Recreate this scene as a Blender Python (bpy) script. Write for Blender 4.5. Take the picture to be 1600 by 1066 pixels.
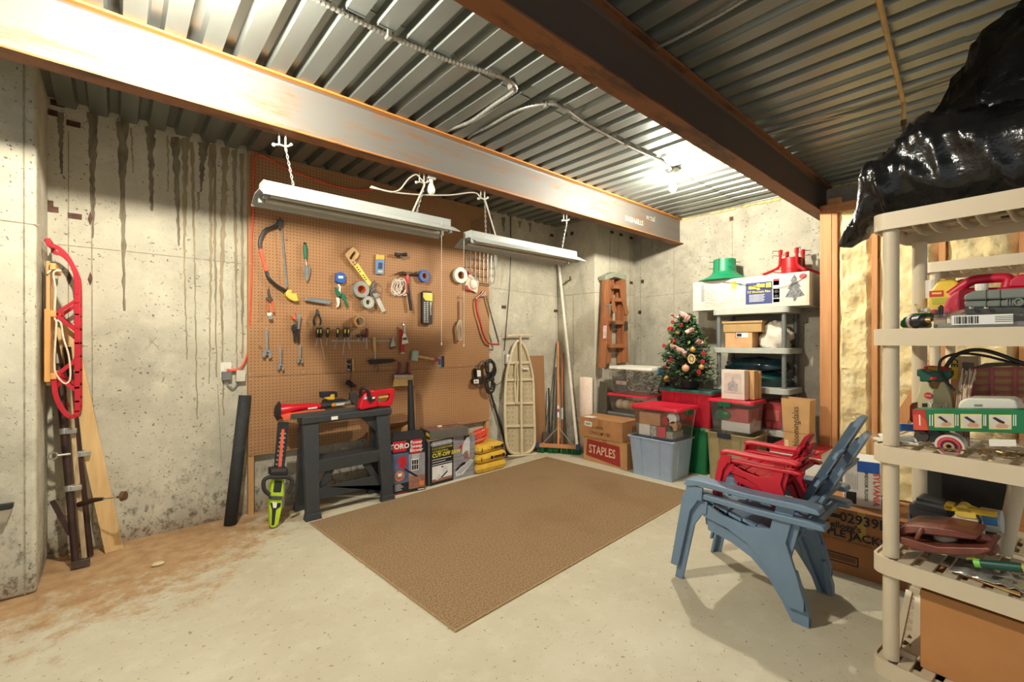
import bpy, math, random
from mathutils import Vector as V, Matrix, Euler, Quaternion
R = math.radians
random.seed(7)
for o in list(bpy.data.objects): bpy.data.objects.remove(o)
sc = bpy.context.scene
col = sc.collection
# ---------------------------------------------------------------- camera
F, EYE, HEAD = 700.0, 1.337, R(48.53)
cd = bpy.data.cameras.new('camera'); cd.sensor_width = 36; cd.lens = F/1600*36; cd.clip_start = .05
cam = bpy.data.objects.new('camera', cd); col.objects.link(cam)
cam.location = (0, 0, EYE); cam.rotation_euler = (R(90), 0, HEAD-R(90)); sc.camera = cam
# ---------------------------------------------------------------- world, exposure
w = bpy.data.worlds.new('world'); sc.world = w; w.use_nodes = True
w.node_tree.nodes['Background'].inputs[0].default_value = (.93, .97, 1, 1)
w.node_tree.nodes['Background'].inputs[1].default_value = .36
vs = sc.view_settings; vs.view_transform = 'Standard'; vs.look = 'None'; vs.gamma = 1; vs.exposure = .98; vs.use_curve_mapping = False
BULB_POWER = 1700.0          # emission strength of a lit bare bulb
BULBS = ((3.56, 1.955), (.16, 1.955))
# ---------------------------------------------------------------- measuring helpers: a sight line meets a known plane of the room
_d = V((math.cos(HEAD), math.sin(HEAD), 0)); _r = V((math.sin(HEAD), -math.cos(HEAD), 0)); _c = V((0, 0, EYE))
def ray(px, py): return _d+_r*((px-800)/F)+V((0, 0, (533-py)/F))
def onX(px, py, X): v = ray(px, py); return _c+v*(X/v.x)
def onY(px, py, Y): v = ray(px, py); return _c+v*(Y/v.y)
def onZ(px, py, Z=0.): v = ray(px, py); return _c+v*((Z-EYE)/v.z)
# ---------------------------------------------------------------- materials
def lin(c):
    c = c/255.; return c/12.92 if c <= .04045 else ((c+.055)/1.055)**2.4
def rgb(c): return (lin(c[0]), lin(c[1]), lin(c[2]), 1)
MATS = {}
def nd(nt, t, **k):
    n = nt.nodes.new('ShaderNode'+t)
    for a, b in k.items(): setattr(n, a, b)
    return n
def mat(name, c, rough=.55, metal=0, n=.12, ns=12, bump=0, bs=60, stretch=None, c2=None, trans=0, alpha=1, emit=0, spec=.5, coat=0):
    if name in MATS: return MATS[name]
    m = bpy.data.materials.new(name); m.use_nodes = True; nt = m.node_tree; L = nt.links.new
    p = nt.nodes['Principled BSDF']
    tc = nd(nt, 'TexCoord'); src = tc.outputs['Object']
    if stretch:
        mp = nd(nt, 'Mapping'); mp.inputs['Scale'].default_value = stretch; L(src, mp.inputs[0]); src = mp.outputs[0]
    no = nd(nt, 'TexNoise'); no.inputs['Scale'].default_value = ns; no.inputs['Detail'].default_value = 5; L(src, no.inputs['Vector'])
    mx = nd(nt, 'Mix', data_type='RGBA')
    base = rgb(c)
    if c2: a, b = base, rgb(c2)
    else: a = tuple(x*(1-n) for x in base[:3])+(1,); b = tuple(min(1, x*(1+n)) for x in base[:3])+(1,)
    rp = nd(nt, 'MapRange'); rp.inputs[1].default_value = .32; rp.inputs[2].default_value = .68
    L(no.outputs['Fac'], rp.inputs[0]); L(rp.outputs[0], mx.inputs['Factor'])
    mx.inputs['A'].default_value = a; mx.inputs['B'].default_value = b
    L(mx.outputs['Result'], p.inputs['Base Color'])
    p.inputs['Roughness'].default_value = rough; p.inputs['Metallic'].default_value = metal
    p.inputs['Specular IOR Level'].default_value = spec
    if coat: p.inputs['Coat Weight'].default_value = coat
    if trans: p.inputs['Transmission Weight'].default_value = trans
    if alpha < 1: p.inputs['Alpha'].default_value = alpha
    if emit: p.inputs['Emission Color'].default_value = base; p.inputs['Emission Strength'].default_value = emit
    if bump:
        nb = nd(nt, 'TexNoise'); nb.inputs['Scale'].default_value = bs; nb.inputs['Detail'].default_value = 4; L(src, nb.inputs['Vector'])
        bp = nd(nt, 'Bump'); bp.inputs['Strength'].default_value = bump; bp.inputs['Distance'].default_value = .01
        L(nb.outputs['Fac'], bp.inputs['Height']); L(bp.outputs[0], p.inputs['Normal'])
    MATS[name] = m; return m
# ---------------------------------------------------------------- objects
def thing(name, label, cat, loc=(0, 0, 0), rz=0, group=None):
    o = bpy.data.objects.new(name, None); col.objects.link(o); o.empty_display_size = .05
    o.location = loc; o.rotation_euler = (0, 0, rz); o['label'] = label; o['category'] = cat
    if group: o['group'] = group
    return o
def tag(o, label, cat, group=None):
    o['label'] = label; o['category'] = cat
    if group: o['group'] = group
    return o
def wm(o):
    m = Matrix.LocRotScale(o.location, o.rotation_euler, None)
    return wm(o.parent) @ m if o.parent else m
def copy_tree(o, parent=None):
    c = o.copy(); col.objects.link(c); c.parent = parent
    for ch in [x for x in list(col.objects) if x.parent == o]: copy_tree(ch, c)
    return c
class B:
    "collects shapes; build() links them as ONE mesh object"
    def __init__(s, T=None): s.v = []; s.f = []; s.T = T
    def add(s, vs, fs):
        k = len(s.v); s.v += [V(x) for x in vs]; s.f += [tuple(i+k for i in f) for f in fs]; return s
    def bx(s, x0, x1, y0, y1, z0, z1, M=None):
        vs = [V((x, y, z)) for z in (z0, z1) for y in (y0, y1) for x in (x0, x1)]
        if M: vs = [M @ q for q in vs]
        return s.add(vs, [(0, 2, 3, 1), (4, 5, 7, 6), (0, 1, 5, 4), (2, 6, 7, 3), (0, 4, 6, 2), (1, 3, 7, 5)])
    def box(s, c, d, rot=(0, 0, 0)):
        return s.bx(-d[0]/2, d[0]/2, -d[1]/2, d[1]/2, -d[2]/2, d[2]/2, Matrix.Translation(V(c)) @ Euler(rot).to_matrix().to_4x4())
    def beam(s, a, b, wd, th, up=(0, 0, 1)):
        "a bar of width wd and thickness th from a to b"
        a = V(a); b = V(b); t = (b-a).normalized(); u = V(up); u = (u-t*u.dot(t))
        u = u.normalized() if u.length > 1e-5 else t.orthogonal().normalized(); q = t.cross(u)
        vs = [p+u*(i*th/2)+q*(j*wd/2) for p in (a, b) for i, j in ((-1, -1), (-1, 1), (1, 1), (1, -1))]
        return s.add(vs, [(0, 1, 2, 3), (7, 6, 5, 4), (0, 4, 5, 1), (1, 5, 6, 2), (2, 6, 7, 3), (3, 7, 4, 0)])
    def cyl(s, a, b, r, r2=None, n=14, caps=True):
        return s.tube([a, b], [r, r if r2 is None else r2], n, caps=caps)
    def tube(s, pts, r, n=8, closed=False, caps=True, flat=None):
        P = [V(p) for p in pts]; m = len(P); rs = r if isinstance(r, (list, tuple)) else [r]*m
        nrm = None; rings = []
        for i in range(m):
            a = P[i-1] if (i or closed) else P[i]; b = P[(i+1) % m] if (i < m-1 or closed) else P[i]
            t = (b-a)
            t = t.normalized() if t.length > 1e-9 else V((0, 0, 1))
            if nrm is None: nrm = V(flat).cross(t).normalized() if flat else t.orthogonal().normalized()
            else:
                nrm = nrm-t*nrm.dot(t); nrm = nrm.normalized() if nrm.length > 1e-6 else t.orthogonal().normalized()
            q = t.cross(nrm)
            rings.append([P[i]+(nrm*math.cos(2*math.pi*k/n)+q*math.sin(2*math.pi*k/n))*rs[i] for k in range(n)])
        vs = [x for g in rings for x in g]; fs = []
        for i in range(m if closed else m-1):
            j = (i+1) % m
            for k in range(n): fs.append((i*n+k, i*n+(k+1) % n, j*n+(k+1) % n, j*n+k))
        if caps and not closed: fs.append(tuple(range(n-1, -1, -1))); fs.append(tuple((m-1)*n+k for k in range(n)))
        return s.add(vs, fs)
    def lathe(s, prof, c=(0, 0, 0), n=24, axis=None, closed=False):
        "profile of (radius, height) turned about z (or axis) at c"
        q = V((0, 0, 1)).rotation_difference(V(axis)).to_matrix() if axis is not None else Matrix.Identity(3)
        c = V(c); vs = [c+q @ V((r*math.cos(2*math.pi*k/n), r*math.sin(2*math.pi*k/n), z)) for r, z in prof for k in range(n)]
        fs = []; m = len(prof)
        for i in range(m if closed else m-1):
            j = (i+1) % m
            for k in range(n): fs.append((i*n+k, i*n+(k+1) % n, j*n+(k+1) % n, j*n+k))
        if not closed:
            if prof[0][0] > 1e-6: fs.append(tuple(range(n-1, -1, -1)))
            if prof[-1][0] > 1e-6: fs.append(tuple((m-1)*n+k for k in range(n)))
        return s.add(vs, fs)
    def prism(s, pts, ext):
        "flat outline pts pushed along ext"
        P = [V(p) for p in pts]; e = V(ext); n = len(P)
        return s.add(P+[p+e for p in P], [tuple(range(n)), tuple(range(2*n-1, n-1, -1))]+[(i, i+n, (i+1) % n+n, (i+1) % n) for i in range(n)])
    def ringprism(s, outer, inner, ext):
        "outline with a hole (same number of points)"
        O = [V(p) for p in outer]; I = [V(p) for p in inner]; e = V(ext); n = len(O); fs = []
        for i in range(n):
            j = (i+1) % n
            fs += [(i, j, n+j, n+i), (2*n+i, 3*n+i, 3*n+j, 2*n+j), (i, 2*n+i, 2*n+j, j), (n+i, n+j, 3*n+j, 3*n+i)]
        return s.add(O+I+[p+e for p in O]+[p+e for p in I], fs)
    def sph(s, c, r, nu=14, nv=9, R3=None):
        r = (r, r, r) if not isinstance(r, (tuple, list)) else r; c = V(c); vs = []; fs = []
        for i in range(nv+1):
            a = math.pi*i/nv
            for k in range(nu):
                b = 2*math.pi*k/nu; p = V((r[0]*math.sin(a)*math.cos(b), r[1]*math.sin(a)*math.sin(b), -r[2]*math.cos(a)))
                vs.append(c+(R3 @ p if R3 else p))
        for i in range(nv):
            for k in range(nu): fs.append((i*nu+k, i*nu+(k+1) % nu, (i+1)*nu+(k+1) % nu, (i+1)*nu+k))
        return s.add(vs, fs)
    def loft(s, rings, closed=True, caps=True):
        "rings: lists of points with equal counts"
        n = len(rings[0]); fs = []
        for i in range(len(rings)-1):
            for k in range(n if closed else n-1): fs.append((i*n+k, i*n+(k+1) % n, (i+1)*n+(k+1) % n, (i+1)*n+k))
        if caps and closed: fs.append(tuple(range(n-1, -1, -1))); fs.append(tuple((len(rings)-1)*n+k for k in range(n)))
        return s.add([p for g in rings for p in g], fs)
    def grid(s, fn, nu, nv):
        vs = [fn(i/nu, j/nv) for j in range(nv+1) for i in range(nu+1)]
        return s.add(vs, [(j*(nu+1)+i, j*(nu+1)+i+1, (j+1)*(nu+1)+i+1, (j+1)*(nu+1)+i) for j in range(nv) for i in range(nu)])
    def build(s, name, m, parent=None, local=False, smooth=False, bevel=0, seg=2, solid=0, sub=0, label=None):
        vs = s.v
        if s.T: vs = [s.T @ x for x in vs]
        loc = V((0, 0, 0))
        if parent and not local:
            inv = wm(parent).inverted(); vs = [inv @ x for x in vs]
        elif not parent and vs:
            lo = V([min(x[i] for x in vs) for i in range(3)]); hi = V([max(x[i] for x in vs) for i in range(3)])
            loc = V(((lo.x+hi.x)/2, (lo.y+hi.y)/2, lo.z)); vs = [x-loc for x in vs]
        me = bpy.data.meshes.new(name); me.from_pydata([tuple(x) for x in vs], [], s.f); me.validate(); me.update()
        import bmesh
        bm = bmesh.new(); bm.from_mesh(me); bmesh.ops.recalc_face_normals(bm, faces=bm.faces); bm.to_mesh(me); bm.free()
        if smooth:
            for p in me.polygons: p.use_smooth = True
            me.set_sharp_from_angle(angle=smooth if smooth is not True else R(40))
        o = bpy.data.objects.new(name, me); col.objects.link(o)
        me.materials.append(m if not isinstance(m, str) else MATS[m])
        if parent: o.parent = parent
        else: o.location = loc
        if solid:
            k = o.modifiers.new('solid', 'SOLIDIFY'); k.thickness = solid; k.offset = 0
        if bevel:
            k = o.modifiers.new('bevel', 'BEVEL'); k.width = bevel; k.segments = seg; k.limit_method = 'ANGLE'; k.angle_limit = R(35); k.harden_normals = True
            for p in me.polygons: p.use_smooth = True
            me.set_sharp_from_angle(angle=R(50))
        if sub:
            k = o.modifiers.new('sub', 'SUBSURF'); k.levels = sub; k.render_levels = sub
            for p in me.polygons: p.use_smooth = True
        if label: o['label'] = label
        return o
def arc(c, r, a0, a1, n, ax=V((1, 0, 0)), ay=V((0, 0, 1))):
    c = V(c); return [c+ax*(r*math.cos(a0+(a1-a0)*i/n))+ay*(r*math.sin(a0+(a1-a0)*i/n)) for i in range(n+1)]
def smooth_path(pts, k=6, closed=False):
    "Catmull-Rom through pts"
    P = [V(p) for p in pts]; out = []; n = len(P)
    for i in range(n if closed else n-1):
        p0 = P[(i-1) % n] if (closed or i > 0) else P[0]*2-P[1]; p1 = P[i]; p2 = P[(i+1) % n]
        p3 = P[(i+2) % n] if (closed or i+2 < n) else P[-1]*2-P[-2]
        for j in range(k):
            t = j/k; out.append(.5*((2*p1)+(p2-p0)*t+(2*p0-5*p1+4*p2-p3)*t*t+(3*p1-p0-3*p2+p3)*t**3))
    if not closed: out.append(P[-1])
    return out
TEXTS = []
def text(s, size, at, right, up, m, parent, name='lettering', align='CENTER', bold=0, sx=1, off=.0012):
    "flat lettering at point 'at' on a face with axes right / up"
    TEXTS.append((s, size, V(at), V(right).normalized(), V(up).normalized(), m, parent, name, align, bold, sx, off))
def flush_texts():
    tmp = []
    for (s, size, at, rt, up, m, parent, name, align, bold, sx, off) in TEXTS:
        c = bpy.data.curves.new(name, 'FONT'); c.body = s; c.size = size; c.align_x = align; c.align_y = 'CENTER'; c.offset = bold*size; c.resolution_u = 2
        c.fill_mode = 'FRONT'
        o = bpy.data.objects.new(name, c); col.objects.link(o); tmp.append(o)
    dg = bpy.context.evaluated_depsgraph_get(); dg.update()
    mes = [bpy.data.meshes.new_from_object(o.evaluated_get(dg)) for o in tmp]
    for o in tmp: bpy.data.objects.remove(o)
    for me, (s, size, at, rt, up, m, parent, name, align, bold, sx, off) in zip(mes, TEXTS):
        nrm = rt.cross(up).normalized(); inv = wm(parent).inverted()
        for v in me.vertices: v.co = inv @ (at+rt*(v.co.x*sx)+up*v.co.y+nrm*off)
        me.name = name; o = bpy.data.objects.new(name, me); col.objects.link(o); o.parent = parent
        me.materials.clear(); me.materials.append(m)
# ================================================================ the room
WY, FX, CZ = 3.95, 5.10, 2.80           # pegboard wall, far wall, underside of the deck
LX, LY = -.315, 3.45                    # left pilaster: corner and face
JX, JY = 4.286, 3.35                    # jog in the far corner
def concrete(name, tone=(190, 182, 160), dirt=True):
    m = bpy.data.materials.new(name); m.use_nodes = True; nt = m.node_tree; L = nt.links.new; p = nt.nodes['Principled BSDF']
    geo = nd(nt, 'NewGeometry'); pos = geo.outputs['Position']
    def noise(sc_, det=6, st=None, rough=.55):
        src = pos
        if st:
            mp = nd(nt, 'Mapping'); mp.inputs['Scale'].default_value = st; L(pos, mp.inputs[0]); src = mp.outputs[0]
        n = nd(nt, 'TexNoise'); n.inputs['Scale'].default_value = sc_; n.inputs['Detail'].default_value = det; n.inputs['Roughness'].default_value = rough
        L(src, n.inputs['Vector']); return n.outputs['Fac']
    def rng(v, a, b, c=0, d=1):
        r_ = nd(nt, 'MapRange'); L(v, r_.inputs[0])
        for i, q in enumerate((a, b, c, d)): r_.inputs[i+1].default_value = q
        return r_.outputs[0]
    def mix(f, a, b):
        x = nd(nt, 'Mix', data_type='RGBA'); L(f, x.inputs['Factor'])
        for k, q in (('A', a), ('B', b)):
            if isinstance(q, tuple): x.inputs[k].default_value = q
            else: L(q, x.inputs[k])
        return x.outputs['Result']
    def mul(a, b):
        x = nd(nt, 'Math', operation='MULTIPLY')
        for i, q in enumerate((a, b)):
            if isinstance(q, (int, float)): x.inputs[i].default_value = q
            else: L(q, x.inputs[i])
        return x.outputs[0]
    t = rgb(tone); dk = tuple(x*.74 for x in t[:3])+(1,); lt = tuple(min(1, x*1.14) for x in t[:3])+(1,)
    c = mix(rng(noise(1.6), .35, .65), dk, t)
    c = mix(rng(noise(7, 8, None, .65), .45, .75), c, lt)
    c = mix(mul(rng(noise(3.2, 3, (1, 1, .18)), .52, .7), .35), c, tuple(x*.62 for x in t[:3])+(1,))      # faint vertical runs
    pits = rng(noise(55, 2), .30, .36, 1, 0)
    sparse = rng(noise(4, 2), .42, .56)
    c = mix(mul(mul(pits, sparse), .75), c, rgb((70, 62, 50)))
    sep = nd(nt, 'SeparateXYZ'); L(pos, sep.inputs[0])
    if dirt:                                                                                            # honeycombed, dirty foot of the wall
        low = rng(sep.outputs['Z'], .05, .55, 1, 0)
        hc = rng(noise(30, 8, (1, 1, .7), .7), .5, .62)
        c = mix(mul(mul(low, hc), .85), c, rgb((66, 60, 48)))
        c = mix(mul(rng(sep.outputs['Z'], .0, .16, 1, 0), .55), c, rgb((120, 92, 62)))
    L(c, p.inputs['Base Color']); p.inputs['Roughness'].default_value = .85; p.inputs['Specular IOR Level'].default_value = .25
    b = nd(nt, 'Bump'); b.inputs['Strength'].default_value = .35; b.inputs['Distance'].default_value = .006
    L(noise(38, 8), b.inputs['Height']); b2 = nd(nt, 'Bump'); b2.inputs['Strength'].default_value = .5; b2.inputs['Distance'].default_value = .01
    L(pits, b2.inputs['Height']); b2.invert = True; L(b.outputs[0], b2.inputs['Normal']); L(b2.outputs[0], p.inputs['Normal'])
    return m
M_WALL = concrete('concrete_wall', (196, 189, 168)); M_FAR = concrete('concrete_far', (176, 170, 152), False)
def floor_mat():
    m = bpy.data.materials.new('floor_concrete'); m.use_nodes = True; nt = m.node_tree; L = nt.links.new; p = nt.nodes['Principled BSDF']
    pos = nd(nt, 'NewGeometry').outputs['Position']; sep = nd(nt, 'SeparateXYZ'); L(pos, sep.inputs[0])
    def noise(s, d=6, r=.6):
        n = nd(nt, 'TexNoise'); n.inputs['Scale'].default_value = s; n.inputs['Detail'].default_value = d; n.inputs['Roughness'].default_value = r; L(pos, n.inputs['Vector']); return n.outputs['Fac']
    def rng(v, a, b, c=0, d=1):
        r_ = nd(nt, 'MapRange'); L(v, r_.inputs[0])
        for i, q in enumerate((a, b, c, d)): r_.inputs[i+1].default_value = q
        return r_.outputs[0]
    def mth(op, a, b):
        x = nd(nt, 'Math', operation=op)
        for i, q in enumerate((a, b)):
            if isinstance(q, (int, float)): x.inputs[i].default_value = q
            else: L(q, x.inputs[i])
        return x.outputs[0]
    def mix(f, a, b):
        x = nd(nt, 'Mix', data_type='RGBA'); L(f, x.inputs['Factor'])
        for k, q in (('A', a), ('B', b)):
            if isinstance(q, tuple): x.inputs[k].default_value = q
            else: L(q, x.inputs[k])
        return x.outputs['Result']
    c = mix(rng(noise(1.3), .35, .68), rgb((190, 180, 154)), rgb((206, 198, 174)))
    c = mix(mth('MULTIPLY', rng(noise(9, 8), .5, .75), .5), c, rgb((216, 209, 188)))
    spots = rng(noise(34, 3, .7), .635, .68); c = mix(mth('MULTIPLY', spots, .75), c, rgb((120, 96, 66)))
    # red clay tracked along the foot of the left walls: heavy by the wall, breaking up outwards
    edge = mth('ADD', rng(sep.outputs['Y'], 2.1, 3.6), mth('MULTIPLY', rng(sep.outputs['X'], .3, 1.7, 0, -1), .75))
    dirt = rng(mth('ADD', edge, mth('MULTIPLY', noise(7, 10, .75), 1.9)), 1.42, 1.75)
    c = mix(mth('MULTIPLY', dirt, .85), c, mix(rng(noise(12, 6), .35, .65), rgb((158, 112, 68)), rgb((186, 146, 98))))
    blot = rng(mth('ADD', rng(noise(2.1, 2), .6, .72), mth('MULTIPLY', noise(20), .5)), .9, 1.4)
    c = mix(mth('MULTIPLY', blot, .25), c, rgb((150, 124, 88)))
    L(c, p.inputs['Base Color']); p.inputs['Roughness'].default_value = .62; p.inputs['Specular IOR Level'].default_value = .35
    b = nd(nt, 'Bump'); b.inputs['Strength'].default_value = .25; b.inputs['Distance'].default_value = .005
    L(mth('ADD', noise(45, 6), mth('MULTIPLY', dirt, 1.2)), b.inputs['Height']); L(b.outputs[0], p.inputs['Normal'])
    return m
def struct(o): o['kind'] = 'structure'; return o
struct(B().bx(-4, 6, -3.5, 5, -.12, 0).build('floor', floor_mat()))
struct(B().bx(LX, JX, WY, WY+.2, 0, CZ+.06).build('wall_pegboard_side', M_WALL))
struct(B().bx(-4, LX, LY, WY+.2, 0, CZ+.06).build('wall_left', M_WALL, bevel=.02))
struct(B().bx(JX, FX+.2, JY, WY+.2, 0, CZ+.06).build('wall_corner', M_WALL, bevel=.012))
wall_far = struct(B().bx(FX, FX+.2, -3.5, JY, 0, CZ+.06).build('wall_far', M_FAR))
def named(n): return bpy.data.objects[n]
# ---- steel deck: lapped sheets with 6 ribs each
M_DECK = mat('deck_steel', (140, 145, 140), .36, .7, .08, 6, .05, 30, (1, .25, 1))
ceil = bpy.data.objects.new('ceiling', None); col.objects.link(ceil); struct(ceil)
PIT = .1475; X0 = .44+.026
def sheet_profile(nrib, z):
    pr = []
    for k in range(nrib):
        x = k*PIT
        pr += [(x, z), (x+.082, z), (x+.095, z+.042), (x+.135, z+.042)]
    pr.append((nrib*PIT+.012, z)); return pr
first = X0-PIT*18; nsheet = 9
for band, (ya, yb, dz) in enumerate(((-2.2, .17, .0), (.165, 1.965, .004), (1.955, WY, .0))):
    for k in range(nsheet):
        xs = first+k*6*PIT; n = 6 if k < nsheet-1 else 2
        if xs > FX: break
        n = min(6, int((FX+.05-xs)/PIT)+1)
        pr = [(xs+a, b) for a, b in sheet_profile(n, CZ+dz)]
        b_ = B(); m = len(pr)
        b_.add([(a, ya, q) for a, q in pr]+[(a, yb, q) for a, q in pr], [(i, i+1, m+i+1, m+i) for i in range(m-1)])
        o = b_.build('deck_sheet', M_DECK, ceil, solid=.0016)
struct(B().bx(-4, FX+.2, -2.2, WY+.2, CZ+.062, CZ+.2).build('ceiling_slab', mat('slab', (120, 118, 110), .9)))
# ---- steel beams (I sections along the room)
def rust_steel(name, web, rust, amt, edge):
    m = bpy.data.materials.new(name); m.use_nodes = True; nt = m.node_tree; L = nt.links.new; p = nt.nodes['Principled BSDF']
    pos = nd(nt, 'NewGeometry').outputs['Position']; mp = nd(nt, 'Mapping'); mp.inputs['Scale'].default_value = (.35, 1, 2.4); L(pos, mp.inputs[0])
    a = nd(nt, 'TexNoise'); a.inputs['Scale'].default_value = 7; a.inputs['Detail'].default_value = 9; a.inputs['Roughness'].default_value = .68; L(mp.outputs[0], a.inputs[0])
    r_ = nd(nt, 'MapRange'); L(a.outputs['Fac'], r_.inputs[0]); r_.inputs[1].default_value = amt; r_.inputs[2].default_value = amt+.13
    g = nd(nt, 'TexNoise'); g.inputs['Scale'].default_value = 1.7; g.inputs['Detail'].default_value = 5; L(mp.outputs[0], g.inputs[0])
    x0 = nd(nt, 'Mix', data_type='RGBA'); L(g.outputs['Fac'], x0.inputs['Factor']); x0.inputs['A'].default_value = rgb(web); x0.inputs['B'].default_value = rgb(edge)
    x = nd(nt, 'Mix', data_type='RGBA'); L(r_.outputs[0], x.inputs['Factor']); L(x0.outputs['Result'], x.inputs['A']); x.inputs['B'].default_value = rgb(rust)
    L(x.outputs['Result'], p.inputs['Base Color']); p.inputs['Roughness'].default_value = .62; p.inputs['Metallic'].default_value = .15
    b = nd(nt, 'Bump'); b.inputs['Strength'].default_value = .25; b.inputs['Distance'].default_value = .004; L(a.outputs['Fac'], b.inputs['Height']); L(b.outputs[0], p.inputs['Normal'])
    return m
def ibeam(name, y0, y1, label, mweb, mfl, x1):
    t = thing(name, label, 'steel beam', (2, (y0+y1)/2, 2.5)); c = (y0+y1)/2; z0, z1 = 2.50, CZ-.0005
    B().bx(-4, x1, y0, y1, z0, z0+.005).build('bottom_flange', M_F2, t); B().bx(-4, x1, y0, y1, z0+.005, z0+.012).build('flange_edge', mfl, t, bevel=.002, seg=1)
    B().bx(-4, x1, c-.004, c+.004, z0+.012, z1-.012).build('web', mweb, t)
    B().bx(-4, x1, y0, y1, z1-.012, z1).build('top_flange', mfl, t, bevel=.002, seg=1)
    f = B()
    for s in (-1, 1):
        for z, q in ((z0+.012, 1), (z1-.012, -1)):
            f.prism([(-4, c+s*.004, z), (-4, c+s*.018, z), (-4, c+s*.008, z+q*.005), (-4, c+s*.004, z+q*.016)], (x1+4, 0, 0))
    f.build('fillet', mweb, t)
    return t
M_W1 = rust_steel('beam_grey', (114, 109, 101), (122, 88, 58), .51, (92, 91, 88)); M_F1 = rust_steel('beam_orange', (184, 116, 48), (120, 78, 44), .58, (196, 130, 62))
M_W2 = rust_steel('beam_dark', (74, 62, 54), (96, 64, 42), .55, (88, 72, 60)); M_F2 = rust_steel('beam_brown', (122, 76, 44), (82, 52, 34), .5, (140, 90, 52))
bm1 = ibeam('steel_beam', 2.663, 2.766, 'grey steel I-beam with orange flanges above the shop lights', M_W1, M_F1, FX+.02)
bm2 = ibeam('steel_beam', 1.172, 1.278, 'dark rust-brown steel I-beam running to the wooden stud frame', M_W2, M_F2, FX+.02)
M_CHALK = mat('chalk', (214, 200, 176), .9)
text('JTC-14', .06, (4.45, 2.7085, 2.70), (-1, 0, 0), (0, 0, -1), M_CHALK, bm1, 'chalk_mark')
text('STEPHENS', .075, (4.13, 2.7085, 2.62), (-1, 0, 0), (0, 0, -1), M_CHALK, bm1, 'chalk_mark')
# ---- wall details: board-form seams, pour joints, cement runs, form ties
M_SEAM = mat('seam', (146, 137, 116), .9, n=.3, ns=30); M_RUN = mat('cement_run', (122, 112, 92), .9, n=.35, ns=25, bump=.6, bs=70, stretch=(1, 1, .3))
M_WET = mat('water_stain', (146, 132, 104), .8, n=.25, ns=18, stretch=(1, 1, .2)); M_TIE = mat('form_tie', (92, 62, 46), .7, .4, n=.4, ns=40, bump=.3)
W1 = named('wall_pegboard_side'); WL = named('wall_left'); WC = named('wall_corner')
def seamY(par, pts, Y, wd=.006):
    P = [onY(*p, Y) for p in pts]; P = [V((q.x, Y-.0008, q.z)) for q in P]
    b_ = B()
    for a, c in zip(P, P[1:]): b_.beam(a, c, wd*.7, .003, (0, 1, 0))
    b_.build('form_seam', M_SEAM, par)
def seamX(par, pts, X, wd=.006):
    P = [onX(*p, X) for p in pts]; b_ = B()
    for a, c in zip(P, P[1:]): b_.beam((X-.0008, a.y, a.z), (X-.0008, c.y, c.z), wd, .003, (1, 0, 0))
    b_.build('form_seam', M_SEAM, par)
seamY(W1, [(107, 205), (107, 630)], WY, .007); seamY(W1, [(143, 215), (145, 830)], WY, .008)
seamY(W1, [(90, 382), (210, 394), (386, 413)], WY); seamY(W1, [(340, 600), (346, 726)], WY); seamY(W1, [(770, 450), (873, 464)], WY)
seamY(W1, [(232, 527), (249, 547)], WY, .004); seamY(W1, [(244, 527), (231, 543)], WY, .004); seamY(W1, [(784, 520), (786, 620)], WY, .004); seamY(W1, [(868, 380), (869, 560)], WY)
seamY(WL, [(37, 100), (39, 930)], LY, .009); seamY(WL, [(0, 344), (62, 352)], LY)
seamX(WC, [(896, 462), (896, 640)], JX); seamX(WC, [(873, 463), (930, 457)], JX); seamY(WC, [(930, 457), (990, 462)], JY)
seamY(WC, [(953, 362), (952, 640)], JY); seamY(WC, [(967, 366), (966, 560)], JY); seamY(WC, [(984, 372), (984, 570)], JY)
seamX(wall_far, [(1001, 372), (1001, 575)], FX); seamX(wall_far, [(991, 466), (1082, 456)], FX); seamX(wall_far, [(1144, 345), (1145, 480)], FX); seamX(wall_far, [(1053, 390), (1053, 500)], FX)
def run(par, pts, Y, m=M_RUN, th=.004):
    "a hardened cement run: (px, py, half width px) down its length"
    L_, R_ = [], []
    for x, y, h in pts:
        a = onY(x-h, y, Y); c = onY(x+h, y, Y); L_.append(V((a.x, Y, a.z))); R_.append(V((c.x, Y, c.z)))
    rings = [[a, (a+c)/2+V((0, -th, 0)), c] for a, c in zip(L_, R_)]
    B().loft(rings, closed=False).build('cement_run' if m is M_RUN else 'water_stain', m, par, smooth=True)
def jag(x0, y0, w0, x1, y1, w1, n=26):
    return [(x0+(x1-x0)*t+random.uniform(-.9, .9), y0+(y1-y0)*t, max(.5, (w0+(w1-w0)*(t**.55))*random.uniform(.6, 1.25))) for t in [i/n for i in range(n+1)]]
for a in ((95, 176, 8, 96, 272, 2), (145, 175, 10, 145, 372, 2.2), (191, 189, 11, 194, 486, 1.8), (235, 197, 9, 237, 330, 2.2), (274, 214, 9, 280, 384, 1.6), (318, 222, 10, 314, 300, 1.5)):
    run(W1, jag(*a), WY)
for a in ((290, 215, 7, 288, 420, 1.6), (288, 420, 1.6, 293, 562, 1), (300, 222, 4, 304, 410, 1.4), (304, 410, 1.4, 308, 652, 1), (205, 200, 2, 208, 270, 1), (330, 225, 6, 329, 430, 2), (329, 430, 2, 327, 600, 1),
          (335, 226, 3, 338, 590, 1.2), (352, 230, 7, 346, 440, 3), (346, 440, 3, 349, 650, 1), (366, 234, 5, 369, 420, 2), (369, 420, 2, 370, 580, 1), (378, 240, 4, 379, 560, 1.6), (262, 212, 2, 263, 300, 1), (310, 300, 3, 311, 326, 1)):
    run(W1, jag(*a), WY, M_WET, .0015)
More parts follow.
